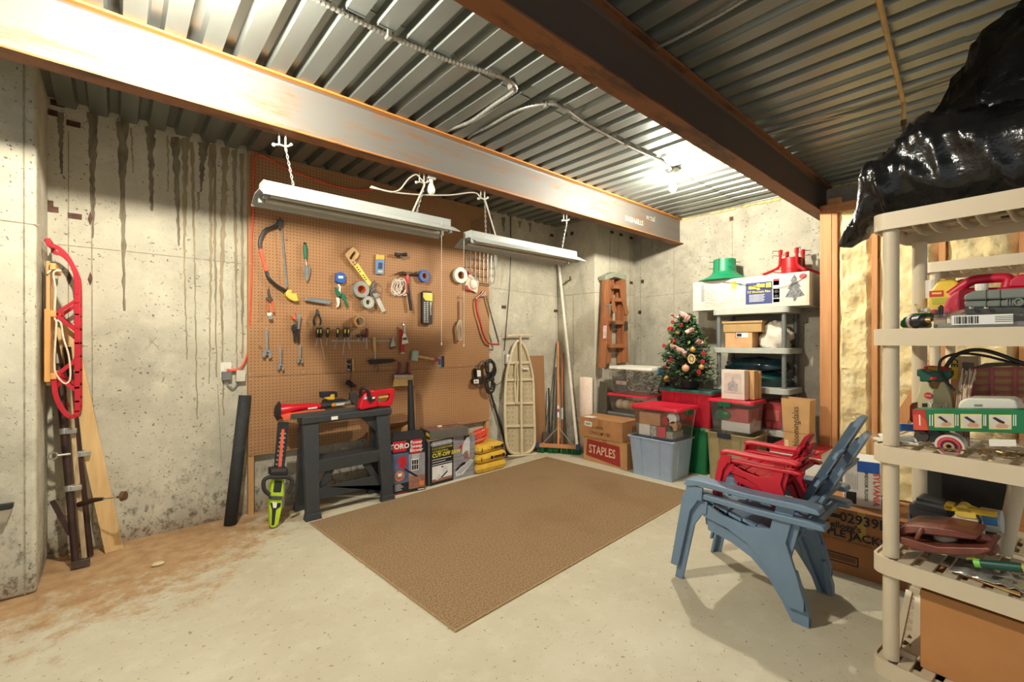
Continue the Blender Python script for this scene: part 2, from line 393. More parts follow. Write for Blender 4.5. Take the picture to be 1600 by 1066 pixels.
for a in ((767, 336, 5, 770, 370, 2), (786, 340, 4, 787, 362, 1.2), (828, 348, 3, 828, 362, 1), (812, 345, 3, 812, 356, 1)): run(W1, jag(*a, n=4), WY)
def tieY(px, py, Y, par):
    p = onY(px, py, Y); b_ = B().bx(p.x-.032, p.x+.032, Y-.006, Y+.002, p.z-.017, p.z+.017).cyl((p.x+.008, Y-.009, p.z), (p.x+.008, Y, p.z), .008, n=8)
    b_.build('form_tie', M_TIE, par)
def tieX(px, py, X, par):
    p = onX(px, py, X); b_ = B().bx(X-.006, X+.002, p.y-.02, p.y+.02, p.z-.022, p.z+.022).cyl((X-.02, p.y, p.z), (X, p.y, p.z), .012, n=8)
    b_.build('form_tie', M_TIE, par)
for a in ((90, 162), (79, 176), (115, 194), (72, 317), (80, 327), (117, 338)): tieY(*a, WY, W1)
for a in ((141, 343), (108, 437), (141, 437)):
    p = onY(*a, WY); B().prism([p+V((x, -.004, z)) for x, z in ((0, .05), (.012, .01), (0, -.04), (-.012, .0))], (0, .005, 0)).build('form_tie', M_TIE, W1)
for a in ((787, 480), (868, 486), (862, 368)): tieY(*a, WY, W1)
for a in ((884, 367), (894, 365)): tieX(*a, JX, WC)
for a in ((956, 363), (970, 367), (986, 372), (986, 442)): tieY(*a, JY, WC)
for a in ((1004, 440), (1000, 488), (1143, 342)): tieX(*a, FX, wall_far)
p = onX(880, 446, JX); q = onX(894, 436, JX)
B().tube([(JX-.02, p.y, p.z), (JX-.02, q.y, q.z)], .006).cyl((JX-.04, q.y, q.z-.03), (JX-.04, q.y, q.z+.03), .008).build('form_tie', M_TIE, WC)
# foam squeezed out along the top of the far wall
fo = B()
for k in range(60):
    y = JY-.02-k*.073
    if y < -1.2: break
    fo.sph((FX-.008, y, CZ+.002), (.022, .05, random.uniform(.012, .03)), 7, 5)
fo.build('foam_seal', mat('foam', (206, 184, 128), .8, n=.2, ns=30, bump=.4), wall_far, smooth=True)
# ================================================================ under the deck: lamps, conduit, shop lights
M_GALV = mat('galvanised', (160, 158, 150), .4, .5, .15, 40); M_PORC = mat('porcelain', (226, 220, 204), .35); M_WHITE = mat('white_enamel', (158, 161, 156), .38, 0, .05, 10)
M_BOX = mat('box_steel', (120, 116, 104), .5, .6)
mb = bpy.data.materials.new('lit_bulb'); mb.use_nodes = True; nt = mb.node_tree; nt.nodes.clear()
e_ = nd(nt, 'Emission'); e_.inputs[0].default_value = (1, .94, .80, 1); e_.inputs[1].default_value = BULB_POWER; ou = nd(nt, 'OutputMaterial'); nt.links.new(e_.outputs[0], ou.inputs[0])
BULB_PROF = [(.0135, 0), (.0145, -.022), (.018, -.036), (.026, -.054), (.030, -.070), (.0295, -.080), (.024, -.094), (.013, -.104), (.0001, -.107)]
mb2 = mb.copy(); mb2.name = 'lit_bulb_dimmer'; mb2.node_tree.nodes['Emission'].inputs[1].default_value = BULB_POWER*1.45
def bulb_lamp(x, y, label, mb=mb):
    t = thing('ceiling_bulb', label, 'light bulb', (x, y, CZ-.02)); z = CZ
    B().lathe([(.05, z-.0), (.05, z-.035), (.047, z-.04)], (x, y, 0), 8).build('junction_box', M_BOX, t)
    B().lathe([(.055, z-.04), (.055, z-.047), (.04, z-.054), (.026, z-.06), (.023, z-.082), (.021, z-.084)], (x, y, 0), 20).build('lampholder', M_PORC, t, smooth=True)
    B().lathe([(a, z-.084+b) for a, b in BULB_PROF], (x, y, 0), 20).build('bulb', mb, t, smooth=True)
    return t
bulb_lamp(*BULBS[0], 'lit bare bulb in a porcelain holder between the two beams')
bulb_lamp(*BULBS[1], 'lit bare bulb overhead by the left pilaster, just above view', mb2)
# armoured conduit: ribbed tube along a path
def conduit(name, pts, r, label, straps=(), pitch=.021, rib=True, m=M_GALV):
    P = smooth_path(pts, 14); Lc = [0]
    for a, b in zip(P, P[1:]): Lc.append(Lc[-1]+(b-a).length)
    n = int(Lc[-1]/(pitch/2)); Q = []; rs = []; j = 0
    for i in range(n+1):
        s = Lc[-1]*i/n
        while j < len(P)-2 and Lc[j+1] < s: j += 1
        f = (s-Lc[j])/max(1e-9, Lc[j+1]-Lc[j]); Q.append(P[j].lerp(P[j+1], f)); rs.append(r*(1 if (i % 2 == 0 or not rib) else .66))
    t = thing(name, label, 'conduit', P[0])
    B().tube(Q, rs, 7).build('tube', m, t, smooth=R(70))
    for q in straps:
        q = V(q); B().bx(q.x-.012, q.x+.012, q.y-r-.004, q.y+r+.004, q.z-r-.003, q.z+r+.003).cyl((q.x, q.y+r+.014, q.z), (q.x, q.y+r+.014, CZ+.01), .006, n=6).build('strap', M_GALV, t, bevel=.003)
    return t
zc = CZ-.014
def cz(px, py, z=None): q = onZ(px, py, zc if z is None else z); return q
conduit('metal_conduit', [(.20, 1.955, zc), (.5, 1.965, zc), cz(497, 0), cz(600, 52), cz(700, 94), cz(770, 116), cz(797, 127), cz(806, 137), cz(800, 145), cz(770, 165), cz(735, 190), (onZ(711, 205, zc).x, 2.70, CZ+.018), (1.95, 2.78, CZ+.018)],
        .0135, 'flexible metal conduit curving under the deck from the near bulb', [cz(607, 55), cz(799, 135)])
conduit('metal_conduit', [(2.02, 2.78, CZ+.018), cz(733, 213, CZ+.016), cz(765, 196), cz(810, 172), cz(853, 163), cz(880, 168), cz(915, 192), cz(979, 226), cz(1030, 250), cz(1050, 266), (3.50, 1.955, CZ-.02)],
        .0125, 'flexible metal conduit curving to the lit bulb at the back', [cz(853, 164), cz(979, 226)])
conduit('metal_conduit', [cz(1020, 76, CZ+.0), cz(1045, 66), cz(1100, 37), cz(1160, 2), cz(1230, -40)], .010, 'straight metal conduit crossing the deck right of the dark beam', pitch=.013)
conduit('metal_conduit', [cz(1186, 214, CZ-.0), cz(1250, 196), cz(1340, 175), cz(1410, 153), cz(1488, 126), cz(1600, 92)], .007, 'thin sagging cable crossing the deck behind the tan pipe', pitch=.014, m=mat('pale_cable', (196, 180, 148), .5))
conduit('metal_conduit', [cz(822, 340, CZ), cz(850, 332, CZ-.012), cz(812, 337, CZ-.02), cz(803, 343, CZ-.08)], .004, 'thin grey cable stub between deck and pegboard wall', rib=False) if False else None
pz = CZ-.035
t = thing('tan_pipe', 'tan plastic pipe with a capped end hanging under the deck', 'pipe', onZ(1372, 0, pz)); M_TAN = mat('tan_pipe', (202, 164, 104), .5)
Q = [onZ(1355, -60, pz), onZ(1372, -5, pz), onZ(1392, 80, pz), onZ(1409, 150, pz), onZ(1412, 165, pz-.03), onZ(1412, 188, pz-.1)]
B().tube(smooth_path(Q, 6), .0115, 10).build('pipe', M_TAN, t, smooth=True)
e = Q[-1]; B().lathe([(.014, 0), (.014, -.035), (.009, -.037), (.009, -.06), (.018, -.062), (.018, -.068)], e, 12).build('end_cap', mat('brass_dark', (112, 92, 62), .45, .6), t, smooth=True)
# ---- hanging shop lights
M_BEIGE = mat('reflector_inside', (190, 180, 156), .45, 0, .05); M_CHAIN = mat('chain', (168, 168, 160), .35, .5); M_TUBE = mat('tube_glass', (190, 184, 168), .25)
def chain(name, a, b, par, mm=M_CHAIN, pitch=.019, r=.0022):
    a = V(a); b = V(b); n = max(2, int((b-a).length/pitch)); t = (b-a).normalized(); u = t.orthogonal().normalized(); q = t.cross(u); m = B()
    for i in range(n):
        c = a.lerp(b, (i+.5)/n); s = u if i % 2 else q
        m.tube([c+t*(pitch*.72*math.cos(g))+s*(pitch*.3*math.sin(g)) for g in [2*math.pi*k/8 for k in range(8)]], r, 5, closed=True)
    return m.build(name, mm, par, smooth=True)
def shop_light(x0, x1, yc, zt, label, cx, lbl):
    t = thing('shop_light', label, 'hanging light', ((x0+x1)/2, yc, zt-.1))
    zh, zb = zt-.052, zt-.098
    B().prism([(x0+.02, yc-.055, zh), (x0+.02, yc-.05, zt-.004), (x0+.02, yc-.044, zt), (x0+.02, yc+.044, zt), (x0+.02, yc+.05, zt-.004), (x0+.02, yc+.055, zh)], (x1-x0-.04, 0, 0)).build('housing', M_WHITE, t, bevel=.002)
    m = B(); pr = [(-.055, zh), (-.135, zb+.004), (-.142, zb-.004), (-.138, zb-.006), (-.128, zb+.004), (-.05, zh-.004), (.05, zh-.004), (.128, zb+.004), (.138, zb-.006), (.142, zb-.004), (.135, zb+.004), (.055, zh)]
    m.prism([(x0, yc+a, z) for a, z in pr], (x1-x0, 0, 0)); m.build('reflector', M_WHITE, t)
    for s in (-1, 1):
        B().cyl((x0+.05, yc+s*.055, zh-.03), (x1-.05, yc+s*.055, zh-.03), .0125, n=12).build('tube', M_TUBE, t, smooth=True)
    for x in (x0+.03, x1-.03):
        for s in (-1, 1): B().bx(x-.012, x+.012, yc+s*.055-.013, yc+s*.055+.013, zh-.05, zh-.002).build('socket', M_WHITE, t, bevel=.004)
        B().bx(x-.004 if x < (x0+x1)/2 else x+.006, x-.001 if x < (x0+x1)/2 else x+.009, yc-.054, yc+.054, zh-.01, zt-.002).build('end_plate', M_WHITE, t)
    return t
za = 2.195
sl1 = shop_light(.565, 1.785, 2.70, za, 'long white twin-tube shop light hung nearer the orange cord', 0, 0)
sl2 = shop_light(1.925, 3.145, 2.70, za-.045, 'white twin-tube shop light hung in front of the wire basket', 0, 0)
M_LBL = mat('old_sticker', (214, 200, 160), .7, n=.25, ns=60)
for a, b in ((.74, .86), (.93, 1.02)): B().bx(a, b, 2.6455, 2.6475, za-.045, za-.012).build('sticker', M_LBL, sl1)
M_CORDW = mat('white_cord', (184, 178, 162), .5); M_HOOK = mat('white_hook', (178, 176, 166), .4)
def hanger(px, py, xb, par, lean=0):
    p = onZ(px, py, 2.5); y = 2.735; x = p.x
    h = B().cyl((x, y, 2.515), (x, y, 2.41), .005, n=8).cyl((x-.03, y+.01, 2.515), (x-.03, y+.01, 2.43), .005, n=8)
    h.tube([(x-.06, y, 2.425), (x-.03, y, 2.435), (x, y, 2.43), (x+.03, y, 2.45)], .006, 6).sph((x-.06, y, 2.425), .011, 8, 6).sph((x+.03, y, 2.452), .009, 8, 6)
    h.build('ceiling_hook', M_HOOK, par, smooth=True)
    chain('chain', (x, y-.005, 2.42), (xb, 2.70, par['zt']), par)
    return V((x, y, 2.43))
sl1['zt'] = za; sl2['zt'] = za-.045
h1 = hanger(448, 208, .75, sl1); h2 = hanger(661, 272, 1.52, sl1); h3 = hanger(752, 300, 2.12, sl2); h4 = hanger(871, 338, 2.98, sl2)
B().tube([h2+V((.0, -.01, -.01)), (1.49, 2.70, za+.001)], .006, 6).build('power_cord', M_CORDW, sl1)
B().tube([h3+V((.0, -.01, -.01)), (2.22, 2.70, za-.044)], .006, 6).build('power_cord', M_CORDW, sl2)
for sl, x, y, zt, zb in ((sl1, 690, 352, None, 536), (sl2, 725, 375, None, 538)):
    a = onY(x, y, 2.60); b = onY(x+1, zb, 2.60); B().tube([a+V((0, 0, .03)), V((a.x, 2.60, b.z))], .0017, 6).sph((a.x, 2.60, b.z-.008), (.005, .005, .01), 8, 6).build('pull_string', M_CORDW, sl)
del sl1['zt'], sl2['zt']
# white supply cord draped between the hooks
cp = [onY(578, 293, 2.86), onY(598, 297, 2.80), onY(612, 300, 2.76), onY(625, 296, 2.74), onY(638, 280, 2.73), onY(650, 273, 2.73), onY(658, 280, 2.73), h2+V((0, -.012, 0))]
t = thing('white_power_cord', 'white power cord looped over the ceiling hooks of both shop lights', 'cord', h2)
B().tube(smooth_path(cp, 6), .005, 6).build('cord', M_CORDW, t, smooth=True)
B().tube(smooth_path([onY(580, 291, 2.86), onY(606, 299, 2.77), onY(650, 304, 2.74), onY(700, 305, 2.74), onY(740, 301, 2.74), h3+V((-.04, -.012, .0))], 6), .005, 6).build('cord', M_CORDW, t, smooth=True)
# unlit bulb in a white holder on the beam flange
q = onZ(672, 276, 2.5); t = thing('unlit_bulb', 'unlit white bulb in a holder under the beam flange', 'light bulb', (q.x, 2.745, 2.4))
B().bx(q.x-.03, q.x+.03, 2.725, 2.765, 2.475, 2.4995).build('holder', M_HOOK, t, bevel=.004)
B().lathe([(a, 2.475+b) for a, b in BULB_PROF], (q.x, 2.745, 0), 16).build('bulb', mat('frosted_bulb', (226, 220, 202), .3), t, smooth=True)
# ================================================================ pegboard and the tools on it
PY = 3.895
def Z(x0, y0, s): return lambda u, v: (x0+u/s, y0+v/s)
ZA = Z(390, 320, 6.6625); ZB = Z(520, 370, 8.2); ZC = Z(600, 380, 6.66); ZD = Z(390, 440, 6.6625); ZE = Z(530, 480, 6.663); ZF = Z(690, 340, 9.69); ZG = Z(690, 440, 5.918); ZH = Z(420, 580, 7.273)
def on(z, u, v, off=.02): return onY(*z(u, v), PY-off)
def outl(z, pts, off): return [on(z, u, v, off) for u, v in pts]
def slab(z, pts, off, th): return B().prism(outl(z, pts, off), (0, th, 0))
def peg_mat():
    m = bpy.data.materials.new('pegboard'); m.use_nodes = True; nt = m.node_tree; L = nt.links.new; p = nt.nodes['Principled BSDF']
    pos = nd(nt, 'NewGeometry').outputs['Position']; sep = nd(nt, 'SeparateXYZ'); L(pos, sep.inputs[0])
    def mth(op, a, b=None):
        x = nd(nt, 'Math', operation=op)
        for i, q in enumerate((a, b)):
            if q is None: continue
            if isinstance(q, (int, float)): x.inputs[i].default_value = q
            else: L(q, x.inputs[i])
        return x.outputs[0]
    def cell(o): return mth('SUBTRACT', mth('FRACT', mth('DIVIDE', o, .0254)), .5)
    a, b = cell(sep.outputs['X']), cell(sep.outputs['Z'])
    d2 = mth('ADD', mth('MULTIPLY', a, a), mth('MULTIPLY', b, b)); hole = mth('LESS_THAN', d2, .019)
    n = nd(nt, 'TexNoise'); n.inputs['Scale'].default_value = 2.2; n.inputs['Detail'].default_value = 7; L(pos, n.inputs[0])
    x = nd(nt, 'Mix', data_type='RGBA'); L(n.outputs['Fac'], x.inputs['Factor']); x.inputs['A'].default_value = rgb((158, 114, 76)); x.inputs['B'].default_value = rgb((176, 134, 94))
    y = nd(nt, 'Mix', data_type='RGBA'); L(hole, y.inputs['Factor']); L(x.outputs['Result'], y.inputs['A']); y.inputs['B'].default_value = rgb((62, 36, 20))
    L(y.outputs['Result'], p.inputs['Base Color']); p.inputs['Roughness'].default_value = .6; p.inputs['Specular IOR Level'].default_value = .3
    bp = nd(nt, 'Bump'); bp.invert = True; bp.inputs['Strength'].default_value = .6; bp.inputs['Distance'].default_value = .004; L(hole, bp.inputs['Height']); L(bp.outputs[0], p.inputs['Normal'])
    return m
M_PEG = peg_mat(); MATS['peg'] = M_PEG
M_PINE = mat('pine', (206, 160, 106), .6, 0, .18, 5, .15, 40, (6, 6, .5), c2=(186, 136, 84)); M_PINEX = mat('pine_x', (206, 160, 106), .6, 0, .18, 5, .1, 40, (.5, 6, 6), c2=(186, 136, 84))
xa = onY(388, 500, PY).x; xb = onY(764.5, 500, PY).x; zt = onY(386, 234, PY).z; zs = onY(392, 589, PY).z; zbm = onY(392, 713, PY).z
t = thing('pegboard', 'large brown pegboard panel covering the concrete wall', 'pegboard', ((xa+xb)/2, PY+.003, zbm))
def board(nm, z0, z1, cuts=()):
    xs = sorted(set([xa, xb]+[c for k in cuts for c in k[:2]])); zz = sorted(set([z0, z1]+[c for k in cuts for c in k[2:]])); b = B()
    for i in range(len(xs)-1):
        for j in range(len(zz)-1):
            mx_, mz_ = (xs[i]+xs[i+1])/2, (zz[j]+zz[j+1])/2
            if any(c[0] < mx_ < c[1] and c[2] < mz_ < c[3] for c in cuts): continue
            b.bx(xs[i], xs[i+1], PY, PY+.006, zz[j], zz[j+1])
    return b.build(nm, M_PEG, t)
def cut(z, u0, v0, u1, v1):
    a = on(z, u0, v1, 0); b = on(z, u1, v0, 0); return (a.x, b.x, a.z, b.z)
c1 = cut(ZE, 80, 535, 165, 670); c2 = cut(ZE, 1030, 510, 1095, 628)
board('peg_panel', zs+.0015, zt, (c1, c2)); board('peg_panel', zbm, zs-.0015)
for x in (xa+.02, (xa+xb)/2-.35, (xa+xb)/2+.35, xb-.02): B().bx(x-.019, x+.019, PY+.0065, WY-.001, .0 if x < xa+.1 or x > xb-.1 else zbm+.02, zt-.01).build('stud', M_PINE, t)
sc_ = B()
for x in [xa+.012+(xb-xa-.024)*i/6 for i in range(7)]:
    for z in (zt-.02, zs+.02, zs-.02, zbm+.02, (zs+zt)/2): sc_.sph((x, PY-.001, z), (.004, .003, .004), 6, 4)
sc_.build('screw_head', mat('screw', (214, 206, 190), .4, .6), t)
# ---------------- materials for tools
BLK = mat('black_plastic', (34, 33, 33), .45, n=.2, ns=30); RUB = mat('black_rubber', (40, 38, 37), .7, n=.2, ns=30, bump=.15); STL = mat('tool_steel', (178, 176, 168), .32, .85, .15, 25); DST = mat('dark_steel', (96, 90, 82), .4, .8, .2, 25)
RED = mat('red_paint', (176, 26, 30), .35, n=.12); ORG = mat('orange_red', (226, 92, 58), .5); YEL = mat('yellow_plastic', (222, 190, 78), .45); GRN = mat('tool_green', (16, 104, 72), .45); WHT = mat('white_plastic', (226, 222, 208), .45, n=.05)
BLU = mat('blue_plastic', (34, 92, 168), .45); WOOD = mat('tool_wood', (206, 166, 112), .5, n=.15, ns=6, stretch=(8, 8, 1)); TAPEG = mat('duct_tape', (150, 152, 144), .5); PAPER = mat('label_paper', (232, 228, 214), .7, n=.04); MAR = mat('maroon_handle', (104, 24, 30), .35)
def hook(p, par=None, nm='peg_hook'):
    "single wire peg hook: leaves the board, turns up"
    p = V(p); b = B().tube([(p.x, PY-.001, p.z), (p.x, PY-.03, p.z), (p.x, PY-.036, p.z+.004), (p.x, PY-.038, p.z+.014)], .0022, 6)
    return b.build(nm, STL, par, smooth=True)
def anchor(z, u, v, name, label, cat, off=.02, group=None):
    return thing(name, label, cat, on(z, u, v, off), 0, group)
def bar(z, pts, r, off=.02, n=8): return B().tube(smooth_path(outl(z, pts, off), 5), r, n)
# 1 bow saw
t = anchor(ZA, 250, 600, 'bow_saw', 'black bow saw with an orange grip and yellow hand guard', 'saw', .03)
B().tube(smooth_path(outl(ZA, [(312, 165), (290, 205), (240, 235), (170, 262), (128, 320), (106, 390), (112, 462)], .03), 5), .0135, 8).build('frame', BLK, t, smooth=True)
B().tube(smooth_path(outl(ZA, [(112, 462), (130, 540), (150, 610), (174, 690)], .03), 5), .0145, 8).build('grip', ORG, t, smooth=True)
B().tube(smooth_path(outl(ZA, [(174, 690), (200, 765), (280, 840), (345, 880), (390, 905)], .03), 5), .0135, 8).build('lower_frame', BLK, t, smooth=True)
slab(ZA, [(322, 250), (344, 250), (399, 860), (374, 866)], .031, .002).build('blade', STL, t)
slab(ZA, [(305, 150), (322, 132), (360, 180), (345, 205), (335, 262), (302, 250)], .04, .02).build('tension_lever', DST, t, bevel=.002)
slab(ZA, [(375, 915), (395, 890), (432, 885), (446, 900), (432, 918), (468, 925), (490, 918), (496, 960), (512, 1000), (470, 1006), (420, 985), (380, 950)], .05, .045).build('hand_guard', YEL, t, bevel=.004)
hook(on(ZA, 318, 172), t)
# 2 hand trowel
t = anchor(ZA, 590, 600, 'hand_trowel', 'green-handled steel hand trowel hanging point down', 'trowel', .03)
a, b = on(ZA, 576, 415, .03), on(ZA, 580, 565, .03); B().tube([a, a.lerp(b, .15), a.lerp(b, .6), b], [.012, .016, .0155, .012], 10).build('handle', GRN, t, smooth=True)
B().sph(a+V((0, 0, .008)), .012, 10, 6).build('hang_cap', BLK, t, smooth=True)
B().tube(outl(ZA, [(580, 565), (590, 600), (595, 645)], .03), .005, 6).build('shank', STL, t)
P = [(558, 640), (634, 636), (632, 690), (620, 750), (597, 800), (574, 760), (558, 690)]
B().prism(outl(ZA, P, .035), (0, .002, 0)).tube(outl(ZA, P, .034), .0016, 5, closed=True).tube(outl(ZA, [(597, 640), (597, 790)], .034), .003, 5).build('blade', STL, t)
hook(on(ZA, 576, 412), t)
# 3 blue tape measure
t = anchor(ZA, 950, 810, 'tape_measure', 'small square blue tape measure with a white label', 'tape measure', .03)
slab(ZA, [(905, 715), (930, 703), (985, 708), (1000, 725), (998, 800), (980, 820), (920, 812), (898, 795)], .045, .04).build('case', BLU, t, bevel=.006)
slab(ZA, [(925, 740), (975, 742), (974, 768), (924, 766)], .0455, .001).build('label_plate', PAPER, t); hook(on(ZA, 940, 705), t)
# 4 green pruners
t = anchor(ZB, 100, 720, 'ratchet_pruner', 'green ratchet pruner with one white handle below the tape measure', 'pruner', .03)
slab(ZB, [(24, 650), (45, 640), (75, 690), (110, 720), (95, 765), (60, 770), (45, 720)], .035, .014).build('body', GRN, t, bevel=.003)
slab(ZB, [(62, 615), (80, 605), (105, 640), (100, 710), (80, 700), (85, 650)], .036, .006).build('blade', WHT, t)
slab(ZB, [(45, 775), (88, 785), (92, 850), (78, 895), (45, 905), (62, 860)], .036, .016).build('handle', WHT, t, bevel=.004)
slab(ZB, [(110, 720), (150, 730), (165, 780), (196, 850), (190, 898), (168, 898), (150, 830), (110, 770)], .036, .016).build('handle', GRN, t, bevel=.004)
B().lathe([(.007, 0), (.007, .006)], on(ZB, 95, 725, .04), 10, axis=(0, -1, 0)).build('pivot', STL, t); hook(on(ZB, 130, 760), t)
# 5 slim steel folding tool
t = anchor(ZD, 700, 215, 'folding_tool', 'slim silver folding multi-tool hung level under the bow saw', 'hand tool', .03)
a, b = on(ZD, 575, 180, .03), on(ZD, 838, 222, .03)
B().beam(a, b, .018, .034, (0, 0, 1)).build('body', STL, t, bevel=.004); B().beam(a.lerp(b, .3), a.lerp(b, .95), .019, .02, (0, 0, 1)).build('side_plate', mat('blue_steel', (150, 170, 176), .3, .6), t)
hook(a.lerp(b, .3), t); hook(a.lerp(b, .9), t)
# 6 hand saw
t = anchor(ZB, 300, 350, 'hand_saw', 'short hand saw with pale wooden handle and yellow blade', 'saw', .025)
O = [(158, 228), (200, 180), (258, 128), (300, 165), (340, 222), (318, 268), (282, 300), (302, 338), (262, 378), (232, 345), (205, 300), (178, 262)]
I = [(214, 275), (235, 235), (270, 190), (285, 182), (298, 205), (282, 228), (262, 255), (250, 285), (240, 292), (234, 295), (228, 290), (220, 282)]
B().ringprism(outl(ZB, O, .035), outl(ZB, I, .035), (0, .02, 0)).build('handle', WOOD, t, bevel=.003)
slab(ZB, [(262, 372), (322, 340), (445, 522), (500, 600), (470, 640)], .026, .0018).build('blade', mat('blade_yellow', (232, 206, 92), .4), t)
[slab(ZB, [(u, v), (u+16, v-10), (u+24, v+2), (u+8, v+12)], .0268, .0006).build('print', BLK, t) for u, v in ((378, 495), (395, 522), (412, 549), (300, 392), (318, 420), (336, 447))]; hook(on(ZB, 265, 205), t)
for u, v in ((262, 326), (282, 356)): B().lathe([(.005, 0), (.005, .004)], on(ZB, u, v, .036), 8, axis=(0, -1, 0)).build('bolt', BLK, t)
# tape rolls (hang on a peg, axis square to the board)
def roll(z, u, v, r, ri, wd, name, label, m, mcore, off=.03, tilt=(0, -1, 0)):
    c = on(z, u, v, off); e = on(z, u+r, v, off); k = abs(e.x-c.x); ki = k*ri/r; ax = V(tilt).normalized()
    t = thing(name, label, 'tape roll', c)
    B().lathe([(ki+.004, 0), (k, 0), (k, wd), (ki+.004, wd)], c-ax*(wd-.004), 30, axis=ax, closed=True).build('tape', m, t, smooth=True)
    B().lathe([(ki, -.001), (ki+.0045, -.001), (ki+.0045, wd+.001), (ki, wd+.001)], c-ax*(wd-.004), 30, axis=ax, closed=True).build('core', mcore, t, smooth=True)
    return t
CARD = mat('card_core', (176, 132, 92), .8)
roll(ZB, 368, 676, 100, 47, .05, 'duct_tape', 'big grey duct tape roll with an orange core', TAPEG, mat('orange_core', (214, 92, 44), .6), .06)
roll(ZB, 457, 840, 74, 36, .05, 'duct_tape', 'smaller silver duct tape roll under the orange-cored one', mat('silver_tape', (166, 170, 160), .4, .2), WHT, .065)
roll(ZB, 1178, 503, 68, 34, .035, 'painters_tape', 'blue painters tape roll right of the hammer', mat('blue_tape', (42, 84, 164), .55), CARD, .05)
roll(ZC, 800, 334, 66, 30, .035, 'white_tape', 'white tape roll left of the wire basket', mat('white_tape', (224, 222, 208), .5), CARD, .05)
roll(ZE, 214, 150, 62, 42, .05, 'packing_tape', 'tan packing tape roll above the screwdrivers', mat('tan_tape', (182, 136, 76), .35), mat('card_core2', (206, 190, 166), .8), .07)
# 9 steel strap with a ring clamp
t = anchor(ZB, 600, 800, 'ring_clamp', 'steel ruler strip and ring clamp hung beside the duct tape', 'clamp', .03)
slab(ZB, [(545, 790), (590, 765), (678, 950), (630, 968)], .03, .003).build('ruler', mat('ruler_steel', (196, 196, 184), .35, .5), t)
slab(ZB, [(478, 640), (515, 585), (545, 560), (560, 590), (530, 630), (560, 680), (545, 730), (500, 710), (470, 680)], .045, .022).build('jaw', DST, t, bevel=.003)
slab(ZB, [(500, 700), (555, 720), (600, 740), (595, 775), (555, 800), (520, 760)], .04, .014).build('body', STL, t, bevel=.003)
for u, v, r in ((560, 640, 50), (545, 730, 58)):
    c = on(ZB, u, v, .048); k = abs(on(ZB, u+r, v, .048).x-c.x); B().tube(arc(c, k, 0, 2*math.pi*.97, 20), .003, 6, closed=True).build('ring', STL, t, smooth=True)
hook(on(ZB, 540, 580), t)
# 10 blister pack
t = anchor(ZB, 605, 470, 'blister_pack', 'small blue blister pack with a yellow header card', 'package', .02)
slab(ZB, [(550, 292), (660, 296), (654, 482), (548, 476)], .022, .004).build('card', mat('pack_blue', (96, 134, 178), .35), t)
slab(ZB, [(556, 225), (660, 238), (662, 292), (552, 290)], .0225, .003).build('header', mat('pack_yellow', (232, 176, 64), .5), t)
slab(ZB, [(590, 330), (640, 333), (636, 410), (588, 408)], .03, .008).build('blades', mat('pack_dark', (30, 50, 92), .3), t, bevel=.003)
slab(ZB, [(580, 432), (640, 435), (638, 458), (578, 455)], .0228, .001).build('footer', YEL, t); hook(on(ZB, 604, 235), t)
# 11 small black torch
t = anchor(ZB, 870, 235, 'pocket_torch', 'small black torch clipped level near the beam shadow', 'torch', .04)
a, b = on(ZB, 798, 228, .05), on(ZB, 945, 228, .05); B().tube([a, a.lerp(b, .2), a.lerp(b, .25), a.lerp(b, .7), a.lerp(b, .76), b], [.015, .016, .013, .013, .017, .018], 12).build('barrel', BLK, t, smooth=True)
B().box(a.lerp(b, .5)+V((0, 0, -.02)), (.03, .02, .016)).build('clip', BLK, t, bevel=.003); hook(a.lerp(b, .3), t); hook(a.lerp(b, .7), t)
# 12 claw hammer
t = anchor(ZB, 975, 700, 'claw_hammer', 'claw hammer with red and black handle hung by its head', 'hammer', .035)
B().tube(outl(ZB, [(935, 470), (1000, 468), (1010, 468), (1050, 470), (1060, 470), (1090, 472)], .04), [.014, .014, .010, .010, .015, .015], 10).build('head', DST, t, smooth=True)
B().tube(smooth_path(outl(ZB, [(940, 468), (890, 460), (840, 468), (795, 492)], .04), 4), [.013]*5+[.009]*4+[.005]*4, 8).build('claw', DST, t, smooth=True)
B().beam(on(ZB, 955, 460, .04), on(ZB, 962, 720, .04), .024, .02, (0, 1, 0)).build('shaft', RED, t, bevel=.005)
B().tube(outl(ZB, [(958, 600), (972, 720), (990, 850), (1005, 945)], .04), [.012, .014, .015, .015], 10).build('grip', RUB, t, smooth=True)
B().beam(on(ZB, 948, 505, .04), on(ZB, 950, 545, .04), .027, .024, (0, 1, 0)).build('collar', mat('bright_red', (206, 40, 48), .4), t); hook(on(ZB, 930, 485), t); hook(on(ZB, 985, 485), t)
# 13 coil of white cord
t = anchor(ZB, 850, 640, 'coiled_cord', 'thin white cord coiled over a peg left of the hammer', 'cord', .03)
def loops(z, c, ru, rv, n, off, r, seed, tw=.3, m=WHT, par=None, nm='cord_loop'):
    rn = random.Random(seed); P = []
    for i in range(n):
        cu, cv = c[0]+rn.uniform(-1, 1)*ru*.25, c[1]+rn.uniform(-1, 1)*rv*.15; a0 = rn.uniform(-tw, tw); q = rn.uniform(.62, 1.12); o = off+rn.uniform(-.012, .012)
        for k in range(14):
            g = 2*math.pi*k/14; uu, vv = ru*q*math.cos(g), rv*q*math.sin(g)
            P.append(on(z, cu+uu*math.cos(a0)-vv*math.sin(a0), cv+uu*math.sin(a0)+vv*math.cos(a0), o))
    return B().tube(smooth_path(P, 3), r, 6).build(nm, m, par, smooth=True)
loops(ZB, (825, 640), 62, 105, 4, .035, .0032, 3, .6, WHT, t); loops(ZB, (870, 650), 55, 95, 2, .03, .0032, 5, .7, WHT, t)
